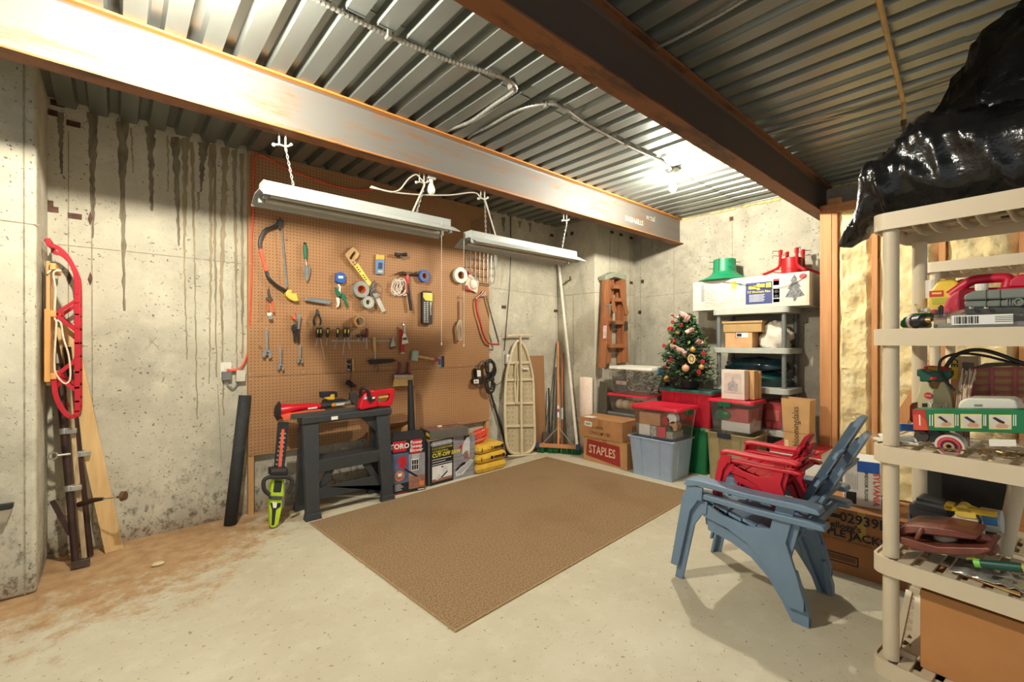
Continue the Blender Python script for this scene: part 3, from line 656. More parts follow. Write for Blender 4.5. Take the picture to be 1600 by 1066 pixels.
B().cyl(on(ZB, 770, 735, .03), on(ZB, 805, 750, .03), .005, n=8).build('plug', WHT, t); B().cyl(on(ZB, 905, 755, .03), on(ZB, 945, 740, .03), .005, n=8).build('plug', WHT, t); hook(on(ZB, 830, 535), t)
# 15 driver bit pack
t = anchor(ZC, 452, 840, 'bit_set_pack', 'tall black pack of driver bits with yellow header', 'package', .03)
slab(ZC, [(400, 512), (418, 498), (490, 500), (505, 515), (505, 830), (495, 848), (412, 840), (400, 828)], .045, .04).build('case', BLK, t, bevel=.004)
slab(ZC, [(408, 515), (503, 520), (503, 604), (430, 596), (408, 560)], .0456, .001).build('header', mat('pack_yellow2', (226, 208, 84), .5), t)
for k in range(11):
    for u in (415, 444): slab(ZC, [(u, 612+k*20), (u+18, 613+k*20), (u+18, 626+k*20), (u, 625+k*20)], .047, .003).build('bit', STL, t)
slab(ZC, [(478, 612), (498, 614), (490, 680), (492, 750), (484, 750)], .047, .003).build('driver', STL, t); hook(on(ZC, 445, 500), t)
# 17 dust mask pack
t = anchor(ZC, 920, 500, 'dust_mask', 'white dust mask in a red-edged pouch beside the basket', 'mask', .03)
slab(ZC, [(885, 300), (905, 320), (990, 400), (970, 520), (925, 498), (848, 470), (842, 440), (868, 350)], .03, .006).build('pouch', mat('pouch', (214, 196, 164), .5), t, bevel=.002)
c = on(ZC, 932, 425, .035); B().sph(c, (.05, .028, .058), 14, 8).build('mask_cup', WHT, t, smooth=True)
slab(ZC, [(872, 295), (900, 285), (908, 318), (880, 330)], .04, .012).build('red_tab', RED, t); slab(ZC, [(848, 440), (868, 438), (884, 470), (930, 498), (900, 500), (850, 475)], .037, .008).build('red_strap', RED, t); hook(on(ZC, 890, 300), t)
# 18 wire basket lid / grill basket
t = anchor(ZF, 640, 1000, 'grill_basket', 'chrome wire grill basket hung half off the pegboard edge', 'wire basket', .06)
M_CHR = mat('chrome_wire', (150, 149, 142), .3, .7)
def W(pts, r=.004, off=.07, cl=False): return B().tube(outl(ZF, pts, off), r, 6, closed=cl)
fr = smooth_path(outl(ZF, [(450, 480), (600, 488), (800, 515), (805, 700), (805, 850), (798, 960), (770, 1000), (700, 992), (580, 960), (490, 905), (446, 830), (440, 700)], .07), 4, True)
B().tube(fr, .0045, 6, closed=True).build('rim', M_CHR, t, smooth=True)
fb = [p+V((-.01, .05, 0)) for p in fr]; B().tube(fb, .0035, 6, closed=True).build('back_rim', M_CHR, t, smooth=True)
for u, v0, v1 in ((515, 482, 915), (580, 486, 955), (640, 490, 975), (700, 498, 990), (755, 505, 998)): W([(u, v0), (u-6, v1)]).build('upright_wire', M_CHR, t)
for v in (600, 720, 835): W([(442, v-6), (808, v+48)]).build('cross_wire', M_CHR, t); W([(430, v+10), (800, v+66)], .0028, .03).build('cross_wire', M_CHR, t)
W([(u, v) for u, v in ((460, 480), (452, 200), (470, 75), (560, 40), (680, 42), (745, 70), (765, 160), (760, 480))], .0035, .02).build('handle_loop', M_CHR, t, smooth=True)
for u in (520, 580, 640, 700): W([(u, 60), (u, 480)], .0028, .02).build('upright_wire', M_CHR, t)
B().tube(smooth_path(outl(ZF, [(815, 470), (850, 500), (850, 545), (800, 550), (785, 510), (815, 480)], .08), 4), .007, 6).build('latch', DST, t, smooth=True)
slab(ZF, [(800, 560), (848, 570), (840, 760), (822, 870), (805, 700)], .08, .008).build('handle', STL, t, bevel=.002); hook(on(ZF, 600, 45), t)
# 19 strap with hank of twine
t = anchor(ZG, 170, 540, 'twine_hank', 'white twine hank hanging from a flat steel strap', 'twine', .03)
slab(ZG, [(168, 170), (186, 172), (188, 360), (168, 360)], .03, .003).build('strap', mat('strap', (150, 122, 96), .6), t); B().tube(arc(on(ZG, 176, 140, .03), .012, 0, 6.2, 12), .004, 6, closed=True).build('ring', STL, t)
rn = random.Random(4); b = B()
for k in range(7):
    o = rn.uniform(-12, 12); b.tube(smooth_path(outl(ZG, [(165+o*.6, 365), (150+o, 420), (156+o*.8, 480), (160+o, 535), (180+o*.5, 535), (186+o*.4, 460), (175+o*.6, 365)], .03+.004*k), 4, True), .0034, 5, closed=True)
b.build('twine', mat('twine', (206, 196, 170), .85, bump=.4, bs=150), t, smooth=True); hook(on(ZG, 176, 130), t)
# 20 red hacksaw-style bow
t = anchor(ZC, 1010, 800, 'bow_saw', 'red tubular bow saw hanging over the right pegboard edge', 'saw', .03)
B().tube(smooth_path(outl(ZC, [(1045, 495), (1010, 540), (970, 575), (955, 630), (970, 730), (1000, 830), (1030, 940), (1075, 1030), (1130, 1052), (1200, 1052)], .035), 5), .0095, 8).build('frame', RED, t, smooth=True)
slab(ZC, [(1020, 520), (1038, 488), (1062, 500), (1068, 550), (1045, 550), (1010, 555), (962, 585), (950, 575)], .042, .012).build('tension_lever', STL, t, bevel=.002)
slab(ZC, [(1053, 545), (1068, 545), (1200, 1030), (1188, 1045)], .032, .0016).build('blade', DST, t); hook(on(ZC, 1048, 505), t)
# 21 adapters and black cable coil
t = anchor(ZG, 450, 1030, 'cable_coil', 'black power cable coiled on the right pegboard edge', 'cable', .06)
loops(ZG, (455, 800), 46, 75, 10, .06, .0055, 9, .35, BLK, t, 'cable_loop'); loops(ZG, (440, 950), 42, 80, 10, .06, .0055, 10, .35, BLK, t, 'cable_loop'); loops(ZG, (450, 880), 30, 60, 2, .09, .0055, 12, 1.5, BLK, t, 'cable_loop')
B().tube(smooth_path(outl(ZG, [(490, 960), (540, 940), (575, 890), (580, 860)], .05), 5), .004, 6).build('lead', BLK, t, smooth=True); hook(on(ZG, 440, 760), t)
t = anchor(ZG, 345, 890, 'power_adapter', 'black power adapter with white label hung on the pegboard edge', 'adapter', .05)
slab(ZG, [(318, 805), (365, 808), (368, 885), (325, 885)], .06, .05).build('brick', BLK, t, bevel=.005); slab(ZG, [(328, 820), (362, 820), (364, 878), (330, 880)], .0608, .001).build('label_plate', PAPER, t)
slab(ZG, [(298, 905), (372, 890), (374, 950), (335, 955), (300, 945)], .065, .055).build('brick', BLK, t, bevel=.005); slab(ZG, [(297, 908), (343, 905), (344, 942), (299, 944)], .066, .001).build('label_plate', PAPER, t)
[slab(ZG, [(u, 915), (u+5, 915), (u+5, 935), (u, 935)], .0666, .0006).build('print', BLK, t) for u in (308, 317, 326)]
B().tube(smooth_path(outl(ZG, [(340, 805), (345, 770), (375, 735), (400, 745), (410, 790)], .05), 5), .004, 6).build('lead', BLK, t, smooth=True); hook(on(ZG, 350, 780), t)
# 22 red pruner
t = anchor(ZD, 215, 380, 'hand_pruner', 'red-handled hand pruner below the bow saw grip', 'pruner', .03)
slab(ZD, [(182, 130), (185, 90), (205, 58), (210, 100), (222, 145), (205, 160), (190, 150)], .035, .005).build('blade', DST, t); slab(ZD, [(172, 165), (240, 168), (244, 195), (170, 195)], .04, .016).build('pivot_block', DST, t, bevel=.003)
for P in ([(178, 205), (192, 205), (205, 310), (190, 312)], [(228, 205), (244, 205), (262, 320), (246, 322)]): slab(ZD, P, .04, .014).build('handle', ORG, t, bevel=.004)
B().lathe([(.012, 0), (.016, .004), (.016, .02)], on(ZD, 212, 375, .03), 12, axis=(0, -1, 0)).build('end_knob', STL, t); slab(ZD, [(180, 325), (232, 325), (230, 355), (190, 360)], .036, .008).build('catch', WHT, t, bevel=.002); hook(on(ZD, 205, 195), t)
# 23 two pliers in a cluster
t = anchor(ZD, 505, 480, 'locking_pliers', 'locking pliers with grey jaws and orange release', 'pliers', .04)
slab(ZD, [(480, 330), (510, 325), (540, 350), (530, 400), (520, 495), (500, 498), (505, 420), (490, 370)], .05, .012).build('jaw', STL, t, bevel=.003)
slab(ZD, [(430, 360), (470, 352), (492, 385), (480, 400), (450, 385)], .052, .016).build('release', ORG, t, bevel=.004); slab(ZD, [(478, 300), (492, 320), (490, 345), (470, 330)], .052, .014).build('screw_knob', ORG, t, bevel=.003)
slab(ZD, [(440, 460), (470, 452), (492, 500), (470, 525), (440, 510)], .055, .02).build('pad', BLK, t, bevel=.004); hook(on(ZD, 490, 340), t)
t = anchor(ZD, 490, 630, 'slip_pliers', 'dark pliers with black grips hanging under the locking pliers', 'pliers', .03)
for P in ([(455, 500), (480, 500), (484, 620), (462, 625)], [(492, 490), (520, 495), (520, 640), (498, 640)]): slab(ZD, P, .035, .018).build('grip', RUB, t, bevel=.004)
slab(ZD, [(455, 440), (500, 440), (515, 495), (460, 505)], .036, .014).build('jaw', DST, t, bevel=.002); hook(on(ZD, 480, 470), t)
# 24 black pliers
t = anchor(ZD, 705, 455, 'pliers', 'black pliers hung open above the screwdrivers', 'pliers', .03)
slab(ZD, [(690, 290), (716, 284), (728, 335), (705, 352), (685, 338)], .035, .012).build('jaw', DST, t, bevel=.003)
for s, P in ((0, [(700, 340), (678, 375), (668, 415), (680, 455)]), (1, [(712, 340), (732, 375), (742, 415), (732, 455)])): bar(ZD, P, .0075, .035).build('grip', RUB, t, smooth=True)
hook(on(ZD, 706, 345), t)
# 25 three wrenches
def wrench(u0, v0, u1, v1, wd, hd, name, label):
    t = anchor(ZD, u1, v1, name, label, 'wrench', .025)
    B().prism(outl(ZD, [(u0-wd*.85, v0+6), (u0, v0-12), (u0+wd*.85, v0+6), (u1+wd*.8, v1-hd), (u1-wd*.8, v1-hd)], .03), (0, .008, 0)).build('handle', STL, t, bevel=.002)
    O = [(u1-hd*.35, v1-hd*1.05), (u1+hd*.35, v1-hd*1.05), (u1+hd*.62, v1-hd*.45), (u1+hd*.6, v1+hd*.05), (u1+hd*.25, v1+hd*.2), (u1+hd*.18, v1-hd*.3), (u1-hd*.1, v1-hd*.36), (u1-hd*.25, v1-hd*.02), (u1-hd*.5, v1+hd*.12), (u1-hd*.66, v1-hd*.3)]
    B().prism(outl(ZD, O, .033), (0, .013, 0)).build('jaw', STL, t, bevel=.002); B().cyl(on(ZD, u1-hd*.1, v1-hd*.62, .036), on(ZD, u1+hd*.25, v1-hd*.58, .036), .005, n=8).build('adjuster', DST, t); hook(on(ZD, u0, v0+4), t)
wrench(178, 490, 182, 790, 17, 78, 'adjustable_wrench', 'largest adjustable wrench of three, by the orange cord')
wrench(322, 690, 325, 920, 15, 58, 'adjustable_wrench', 'middle of the three wrenches, hanging lowest'); wrench(527, 660, 527, 850, 14, 50, 'adjustable_wrench', 'small adjustable wrench under the dark pliers')
# 26 tool rail and screwdrivers
t = anchor(ZE, 250, 345, 'tool_rail', 'wire tool rail holding a row of screwdrivers', 'tool rack', .03)
a, b = on(ZE, -80, 350, .0), on(ZE, 540, 345, .0); B().bx(a.x, b.x, PY-.006, PY, a.z-.006, a.z+.006).build('back_bar', STL, t)
for k in range(15):
    x = a.x+.02+(b.x-a.x-.04)*k/14; B().tube([(x, PY-.003, a.z), (x, PY-.034, a.z), (x+.006, PY-.04, a.z+.004), (x+.024, PY-.04, a.z+.002), (x+.03, PY-.034, a.z), (x+.03, PY-.003, a.z)], .002, 5).build('wire_holder', STL, t)
SD = [(ZD, 710, 480, 585, 690, 685, 1, 'leftmost'), (ZD, 742, 480, 590, 782, 815, 1, 'second from left, longest'), (ZD, 815, 480, 585, 797, 665, 1, 'third from left'), (ZD, 918, 482, 585, 880, 705, 1, 'fourth from left'), (ZD, 995, 480, 585, 970, 775, 1, 'fifth from left'), (ZD, 1030, 482, 582, 1042, 700, 1, 'sixth from left')]
for z, u, v0, v1, u2, v2, yl, lb in SD:
    t = anchor(z, u, v2, 'screwdriver', 'black and yellow screwdriver in the rail, '+lb, 'screwdriver', .03, 'screwdrivers in the tool rail')
    a, b, c = on(z, u+4, v0, .03), on(z, u-6, v1, .03), on(z, u2, v2, .03)
    B().tube([a, a.lerp(b, .12), a.lerp(b, .45), a.lerp(b, .85), b], [.009, .0145, .0145, .0125, .008], 10).build('handle', BLK, t, smooth=True)
    slab(z, [(u-7, v0+18), (u+9, v0+18), (u+7, v0+58), (u-8, v0+58)], .046, .006).build('yellow_inlay', mat('inlay', (222, 206, 74), .4), t, bevel=.003)
    B().cyl(b, c, .0032, n=8).build('shaft', STL, t)
for u, h, lb in ((196, 1, 'short black tool with stub handle in the rail'), (250, 1, 'black stubby tool in the rail beside the maroon driver')):
    t = anchor(ZE, u, 330, 'stubby_driver', lb, 'hand tool', .03); a, b = on(ZE, u, 282, .03), on(ZE, u+4, 318, .03)
    B().tube([a, a.lerp(b, .3), b], [.012, .017, .013], 10).build('handle', BLK, t, smooth=True); B().cyl(b, on(ZE, u+2, 365, .03), .0035, n=8).build('shaft', STL, t)
t = anchor(ZE, 285, 430, 'nut_driver', 'driver with a dark maroon handle at the rail end', 'screwdriver', .03)
B().tube(outl(ZE, [(288, 222), (284, 300), (284, 318)], .03), [.014, .014, .01], 10).build('handle', MAR, t, smooth=True); B().cyl(on(ZE, 284, 318, .03), on(ZE, 286, 432, .03), .0045, n=8).build('shaft', STL, t)
# 28 long black brush with wooden handle
t = anchor(ZE, 450, 575, 'bench_scraper', 'wooden-handled tool with a wide black crossbar', 'scraper', .03)
B().tube(outl(ZE, [(364, 315), (368, 400), (372, 465)], .03), [.014, .016, .011], 10).build('handle', WOOD, t, smooth=True); B().cyl(on(ZE, 372, 465, .03), on(ZE, 376, 560, .03), .005, n=8).build('shank', STL, t)
slab(ZE, [(305, 560), (330, 545), (560, 540), (605, 558), (560, 575), (420, 590), (330, 596)], .04, .02).build('crossbar', RUB, t, bevel=.004)
bar(ZE, [(375, 590), (372, 620), (362, 645)], .004, .03).build('prong', DST, t); bar(ZE, [(395, 590), (408, 640), (390, 690)], .003, .03).build('prong', DST, t); hook(on(ZE, 364, 330), t)
# 29 pointing trowel, 30 putty knives
t = anchor(ZE, 560, 435, 'pointing_trowel', 'small grey pointing trowel right of the tool rail', 'trowel', .02)
slab(ZE, [(528, 425), (545, 360), (563, 300), (578, 365), (590, 420), (560, 432)], .02, .002).build('blade', STL, t); B().beam(on(ZE, 535, 428, .03), on(ZE, 592, 415, .03), .02, .018).build('handle', DST, t, bevel=.003); hook(on(ZE, 562, 330), t)
t = anchor(ZE, 690, 380, 'putty_knife', 'wide putty knife with a pale blade and steel handle', 'putty knife', .035)
bar(ZE, [(655, 180), (675, 200), (680, 265)], .011, .045).build('handle', STL, t, smooth=True); slab(ZE, [(668, 275), (690, 272), (724, 375), (652, 388), (656, 320)], .045, .002).build('blade', PAPER, t)
slab(ZE, [(660, 318), (702, 316), (706, 342), (660, 344)], .0458, .0006).build('print', DST, t); hook(on(ZE, 655, 172), t)
t = anchor(ZE, 660, 480, 'paint_scraper', 'narrow red paint scraper hanging behind the putty knife', 'scraper', .02)
slab(ZE, [(636, 225), (660, 225), (682, 470), (640, 485)], .03, .012).build('handle', RED, t, bevel=.003); slab(ZE, [(640, 470), (682, 470), (680, 486), (640, 488)], .032, .016).build('blade', STL, t); hook(on(ZE, 648, 232), t)
# 31 rubber mallet
t = anchor(ZE, 790, 560, 'rubber_mallet', 'rubber mallet with pale grey head and wooden handle', 'mallet', .04)
B().cyl(on(ZE, 795, 455, .045), on(ZE, 780, 560, .045), .034, n=18).build('head', mat('pale_rubber', (168, 186, 172), .7), t, bevel=.006)
B().tube(outl(ZE, [(820, 512), (900, 528), (1000, 545)], .045), [.013, .0145, .014], 10).build('handle', WOOD, t, smooth=True); B().tube(outl(ZE, [(985, 543), (1045, 552)], .045), .0155, 10).build('grip', mat('grip_red', (170, 62, 74), .6), t, smooth=True); hook(on(ZE, 830, 528), t); hook(on(ZE, 830, 500), t)
# 32 outlets in cut-outs
for (c, nm, lb) in ((c1, 'wall_outlet', 'metal wall outlet in a pegboard cut-out above the charger'), (c2, 'wall_switch', 'metal switch box in a pegboard cut-out by the mallet')):
    t = thing(nm, lb, 'outlet', ((c[0]+c[1])/2, PY+.03, c[2])); xm = c[0]*.62+c[1]*.38
    B().bx(c[0]+.002, c[1]-.03, PY+.012, WY-.002, c[2]+.004, c[3]-.004).build('box', M_GALV, t, bevel=.002)
    if nm == 'wall_outlet':
        for q in (.25, .75):
            z = c[2]+(c[3]-c[2])*q; B().lathe([(.02, 0), (.018, .004)], (xm-.004, PY+.012, z), 16, axis=(0, -1, 0)).build('socket', BLK if q > .5 else WHT, t, bevel=.001)
    else: B().bx(xm-.012, xm+.012, PY+.004, PY+.014, (c[2]+c[3])/2-.03, (c[2]+c[3])/2+.03).build('toggle', BLU, t, bevel=.002)
t = anchor(ZE, 125, 820, 'charger_lead', 'black plug and bunched lead hanging from the pegboard outlet', 'cord', .03)
B().box(on(ZE, 110, 625, .005), (.03, .04, .034)).build('plug', BLK, t, bevel=.005)
B().tube(smooth_path(outl(ZE, [(118, 640), (122, 700), (120, 760)], .02), 5), .003, 6).build('lead', BLK, t)
b = B()
for k in range(6): b.tube(smooth_path(outl(ZE, [(72, 795-k*6), (100, 760+k*8), (150, 800+k*4), (175, 815+k*3), (130, 830-k*4), (90, 805)], .02+.006*k), 4, True), .0035, 5, closed=True)
b.build('bunched_lead', BLK, t, smooth=True); B().tube(smooth_path(outl(ZE, [(125, 830), (122, 900), (95, 960), (70, 985)], .03), 5), .003, 6).build('lead', BLK, t)
# 34 wide brushes
BRS = mat('bristle', (214, 176, 110), .8, n=.2, ns=60, bump=.3, bs=120, stretch=(6, 6, .4))
for i, (u0, u1, uh, o, lb) in enumerate(((572, 718, 626, .05, 'wide paint brush with maroon handle, left of the pair'), (680, 775, 716, .03, 'wide paint brush behind the black tube, right of the pair'))):
    t = anchor(ZE, (u0+u1)/2, 825, 'paint_brush', lb, 'paint brush', o)
    slab(ZE, [(u0+6, 740), (u1-2, 740), (u1+2, 818), (u0-6, 828)], o+.012, .022).build('bristles', BRS, t, bevel=.002); slab(ZE, [(u0+2, 705), (u1, 702), (u1, 742), (u0+4, 742)], o+.015, .028).build('ferrule', STL, t, bevel=.003)
    B().tube(outl(ZE, [(uh, 570), (uh+2, 620), (uh+3, 670), (uh+4, 695)], o), [.011, .016, .013, .02], 10).build('handle', MAR, t, smooth=True); slab(ZE, [(u0+20, 704), (u1-20, 702), (uh+26, 684), (uh-22, 684)], o+.01, .018).build('heel', MAR, t, bevel=.003); hook(on(ZE, uh, 578), t)
# spare hooks
HKL = ('alone right of the green trowel top', 'just right of the bow saw blade top', 'against the lower frame of the bow saw', 'high up at the left, above the bow saw', 'left of the largest wrench', 'left of the black pliers', 'at the far right below the twine hank', 'right of the green pruner')
hk = [(ZA, 700, 285), (ZA, 380, 362), (ZA, 215, 805), (ZA, 228, 70), (ZD, 105, 675), (ZD, 610, 430), (ZE, 1160, 420), (ZB, 215, 750)]
for i, (z, u, v) in enumerate(hk):
    o = hook(on(z, u, v)); tag(o, 'bare wire peg hook '+HKL[i], 'hook', 'empty peg hooks')
# cable and white outlet on the bare wall
t = thing('wall_cable', 'thin dark cable running down the wall behind the ironing board', 'cable', onY(790, 520, WY-.01)); B().tube(smooth_path([onY(x, y, WY-.008) for x, y in ((798, 338), (798, 400), (797, 440), (792, 500), (788, 548))], 5), .0055, 6).build('cable', DST, t, smooth=True)
p = onY(792, 561, WY); t = thing('wall_outlet', 'white wall outlet above the ironing board edge', 'outlet', (p.x, WY-.01, p.z-.05)); B().bx(p.x-.038, p.x+.038, WY-.04, WY-.001, p.z-.055, p.z+.055).build('plate', WHT, t, bevel=.004); B().bx(p.x-.01, p.x+.01, WY-.044, WY-.04, p.z-.02, p.z+.02).build('socket', DST, t)
# red-orange extension cord clipped along the board edge, with wall outlet at the left
EXT = mat('orange_cord', (230, 84, 52), .5); a = [(372, 578), (382, 566), (389, 540), (391, 480), (393, 420), (393, 370), (396, 320), (396, 280), (398, 250), (404, 243), (412, 244), (430, 254), (450, 264), (480, 276), (510, 287), (540, 294), (560, 297), (577, 296)]
t = thing('extension_cord', 'orange extension cord run along the left and top pegboard edge', 'cord', onY(391, 480, PY-.012))
B().tube(smooth_path([onY(x, y, PY-.014 if i > 2 else WY-.03) for i, (x, y) in enumerate(a)], 5), .0062, 7).build('cord', EXT, t, smooth=True)
p = onY(577, 296, PY-.014); B().tube([p, p+V((.03, 0, .004))], [.011, .014], 8).build('connector', EXT, t)
p = onY(372, 578, WY-.03); B().tube([p, p+V((-.05, .0, -.004)), p+V((-.06, .02, -.004))], [.010, .012, .014], 8).build('plug', EXT, t, smooth=True)
p = onY(353, 578, WY); t = thing('wall_outlet', 'white wall outlet box left of the pegboard', 'outlet', (p.x, WY-.02, p.z-.06))
B().bx(p.x-.035, p.x+.035, WY-.006, WY-.0005, p.z-.057, p.z+.057).build('plate', WHT, t, bevel=.003); B().bx(p.x-.03, p.x+.03, WY-.045, WY-.006, p.z-.075, p.z-.012).build('grey_box', mat('grey_box', (110, 110, 106), .5), t, bevel=.003)
B().bx(p.x-.012, p.x+.012, WY-.012, WY-.006, p.z+.005, p.z+.04).build('socket', WHT, t, bevel=.002)
B().tube(smooth_path([(p.x+.0, WY-.02, p.z-.07), (p.x+.01, WY-.02, p.z-.12), (p.x+.05, WY-.02, p.z-.14), (p.x+.09, WY-.02, p.z-.06)], 5), .006, 6).build('cable', mat('grey_cable', (128, 132, 130), .5), t)
B().bx(p.x+.06, p.x+.12, WY-.05, WY-.002, p.z-.09, p.z-.005).build('side_box', mat('pale_box', (196, 190, 172), .6), t, bevel=.003)
# ================================================================ left corner: sled, clamps, plank, roll
ZS = Z(50, 360, 3.553); ZT = Z(50, 640, 4.1)
SLED = mat('sled_red', (178, 24, 38), .3, n=.1); ROPE = mat('rope', (220, 208, 180), .85, bump=.4, bs=200); BRN = mat('clamp_brown', (62, 42, 34), .4, .3, n=.25)
t = thing('snow_sled', 'red metal runner sled with wooden slats hung on the left wall', 'sled', onY(110, 500, 3.7))
path = [(88, 45), (97, 84), (130, 90), (170, 118), (205, 160), (232, 215), (247, 270), (250, 400), (250, 700), (250, 1000), (240, 1030), (205, 1032), (165, 990), (132, 915), (122, 830)]
P0 = [onY(*ZS(u, v), 3.56) for u, v in path]
for dy in (0, .27):
    P = smooth_path([p+V((0, dy, 0)) for p in P0], 4); b = B()
    for a, c in zip(P, P[1:]): b.beam(a, c+(c-a)*.15, .022, .022, (0, 1, 0) if False else (c-a).cross(V((0, 1, 0))))
    b.build('runner', SLED, t, bevel=.0015, seg=1)
xd = -.283
def sz(v): return onY(*ZS(95, v), 3.6).z
for y in (3.60, 3.70, 3.80): B().bx(xd-.008, xd+.008, y-.035, y+.035, sz(860), sz(175)).build('deck_slat', M_PINE, t, bevel=.003)
for v in (445, 835): pass
for y in (3.545, 3.855): B().bx(xd-.012, xd+.012, y-.018, y+.018, sz(838), sz(440)).build('side_rail', mat('sled_wood', (210, 150, 82), .5, n=.15, ns=6, stretch=(6, 6, .6)), t, bevel=.004)
for v in (205, 465, 808): B().bx(xd+.008, xd+.034, 3.54, 3.86, sz(v)-.018, sz(v)+.018).build('cross_bunk', MATS['sled_wood'], t, bevel=.004)
for y in (3.56, 3.83):
    for v, v0, v1 in ((465, 385, 560), (808, 715, 895)):
        for k in (v0, v1): B().beam((xd+.03, y, sz(v)), V((onY(*ZS(247, k), 3.56).x, y, sz(k))), .018, .016, (0, 1, 0)).build('strut', SLED, t)
B().beam(P0[0]+V((0, 0, -.01)), P0[0]+V((0, .27, -.01)), .03, .008).build('front_bar', SLED, t, bevel=.002)
B().tube(smooth_path([onY(*ZS(u, v), 3.55) for u, v in ((85, 240), (115, 215), (160, 225), (120, 235), (130, 330), (125, 480), (135, 520), (125, 700), (130, 790), (180, 850), (212, 820), (205, 700), (175, 600), (160, 515), (130, 500))], 5), .0045, 6).build('tow_rope', ROPE, t, smooth=True)
B().tube([(-.30, 3.9, sz(90)), (-.30, 3.97, sz(90))], .006, 6).tube([P0[0]+V((-.0, .27, 0)), (-.30, 3.94, sz(90))], .004, 5).build('hanging_wire', STL, t)
t = thing('wide_plank', 'pale wide pine plank leaning in the left corner', 'plank', (-.02, 3.8, 0))
a, b = V((-.052, 3.80, 0)), V((.036, 3.815, 0)); ra = V((-.285, 3.935, 1.46)); rb = ra+V((.095, 0, -.02))
B().loft([[a, b, b+V((-.002, .036, 0)), a+V((-.002, .036, 0))], [ra+V((0, -.036, 0)), rb+V((0, -.036, 0)), rb, ra]]).build('board', mat('plank_pine', (214, 178, 122), .6, n=.12, ns=5, stretch=(7, 7, .5), c2=(196, 158, 104)), t, bevel=.003)
for u, v, x in ((310, 92, 0), (485, 683, 0), (487, 797, 0)): pass
def pipe_clamp(name, label, a, b, fit, r=.019):
    t = thing(name, label, 'clamp', a); a = V(a); b = V(b); d = (b-a).normalized()
    B().cyl(a, b, r, n=12).build('pipe', BRN, t, smooth=True)
    for f in fit: c = a.lerp(b, f); B().cyl(c-d*.018, c+d*.018, r+.008, n=12).build('collar', STL, t, bevel=.003); B().box(c+V((.03, -.02, 0)), (.05, .02, .03)).build('jaw', STL, t, bevel=.003)
    return t, a, b, d
t, a, b, d = pipe_clamp('pipe_clamp', 'dark pipe clamp with steel collars nearest the pilaster', (-.175, 3.66, .01), (-.262, 3.86, 1.2), (.38, .66))
c = a.lerp(b, .55)+V((-.02, -.03, 0)); B().tube(arc(c+V((-.035, 0, 0)), .02, 0, 6.28, 14), .005, 6, closed=True).cyl(c+V((-.015, 0, 0)), c+V((.04, 0, 0)), .008, n=8).build('ring_handle', STL, t, smooth=True)
B().beam(onY(*ZT(130, 585), 3.72), onY(*ZT(245, 800), 3.70), .024, .012, (0, 1, 0)).build('foot_brace', BRN, t)
B().box(a+V((.02, -.005, .02)), (.08, .03, .04)).cyl(a+V((.03, -.01, .05)), a+V((.055, -.02, .002)), .004, n=6).build('foot', DST, t, bevel=.003)
t, a, b, d = pipe_clamp('pipe_clamp', 'dark pipe clamp with a crank knob in front of the plank', (-.122, 3.80, .01), (-.225, 3.865, 1.3), (.49,))
c0 = onY(*ZT(300, 610), 3.74); c1 = onY(*ZT(400, 580), 3.68); c2 = onY(*ZT(455, 573), 3.64); c3 = onY(*ZT(545, 562), 3.60); c4 = onY(*ZT(600, 552), 3.58)
B().tube([c0, c0.lerp(c1, .4), c1, c2], [.016, .017, .014, .009], 10).build('crank_grip', BRN, t, smooth=True); B().cyl(c2, c3, .004, n=8).build('screw', STL, t); B().tube([c3, c3.lerp(c4, .5), c3.lerp(c4, .55), c4], [.008, .008, .03, .026], 14).build('knob', mat('bronze', (112, 84, 58), .45, .6), t)
t = thing('thin_stick', 'thin weathered wooden stick between the two pipe clamps', 'stick', (-.14, 3.72, 0)); B().beam((-.14, 3.715, 0.005), (-.232, 3.87, 1.28), .022, .018, (0, 1, 0)).build('stick', mat('old_wood', (176, 150, 114), .8, n=.3, ns=12, stretch=(5, 5, .6)), t)
t = thing('dark_tool_head', 'dark flat tool head poking in beside the left pilaster', 'hand tool', onY(5, 800, 3.40)); p = [onY(x, y, 3.40) for x, y in ((-60, 800), (0, 790), (21, 787), (20, 794), (-60, 808))]
B().prism(p, (0, .03, 0)).build('edge', BLK, t, bevel=.002); p = [onY(x, y, 3.405) for x, y in ((-60, 808), (19, 795), (10, 816), (-60, 822))]; B().prism(p, (0, .02, 0)).build('blade', mat('grey_wood', (150, 138, 118), .7), t)
B().cyl(onY(-50, 806, 3.41), onY(-50, 806, 3.41)*1+V((0, .0, 0))+V((0, 0, -onY(-50, 806, 3.41).z)), .014, n=10).build('handle', M_PINE, t)
t = thing('black_roll', 'rolled black roofing felt leaning beside the pegboard', 'roll', (.62, 3.80, 0)); b = B(); a, c = V((.625, 3.80, .0)), V((.735, 3.885, .925)); n = 40
dv = (c-a).normalized(); ux = dv.orthogonal().normalized(); uy = dv.cross(ux)
ring = [(ux*math.cos(g)+uy*math.sin(g))*(.047-.026*g/(5*math.pi)) for g in [5*math.pi*i/n for i in range(n+1)]]
B().loft([[a+q for q in ring], [c+q for q in ring]], closed=False).build('felt', mat('felt', (46, 46, 46), .75, n=.2, ns=40, bump=.3, bs=150), t, smooth=True, solid=.002)
c = onZ(247, 884); o = B().sph((c.x, c.y, .011), (.035, .022, .012), 7, 4).build('concrete_chip', mat('chip', (206, 190, 152), .9)); tag(o, 'flat concrete chip lying on the dirty floor below the plank', 'stone')
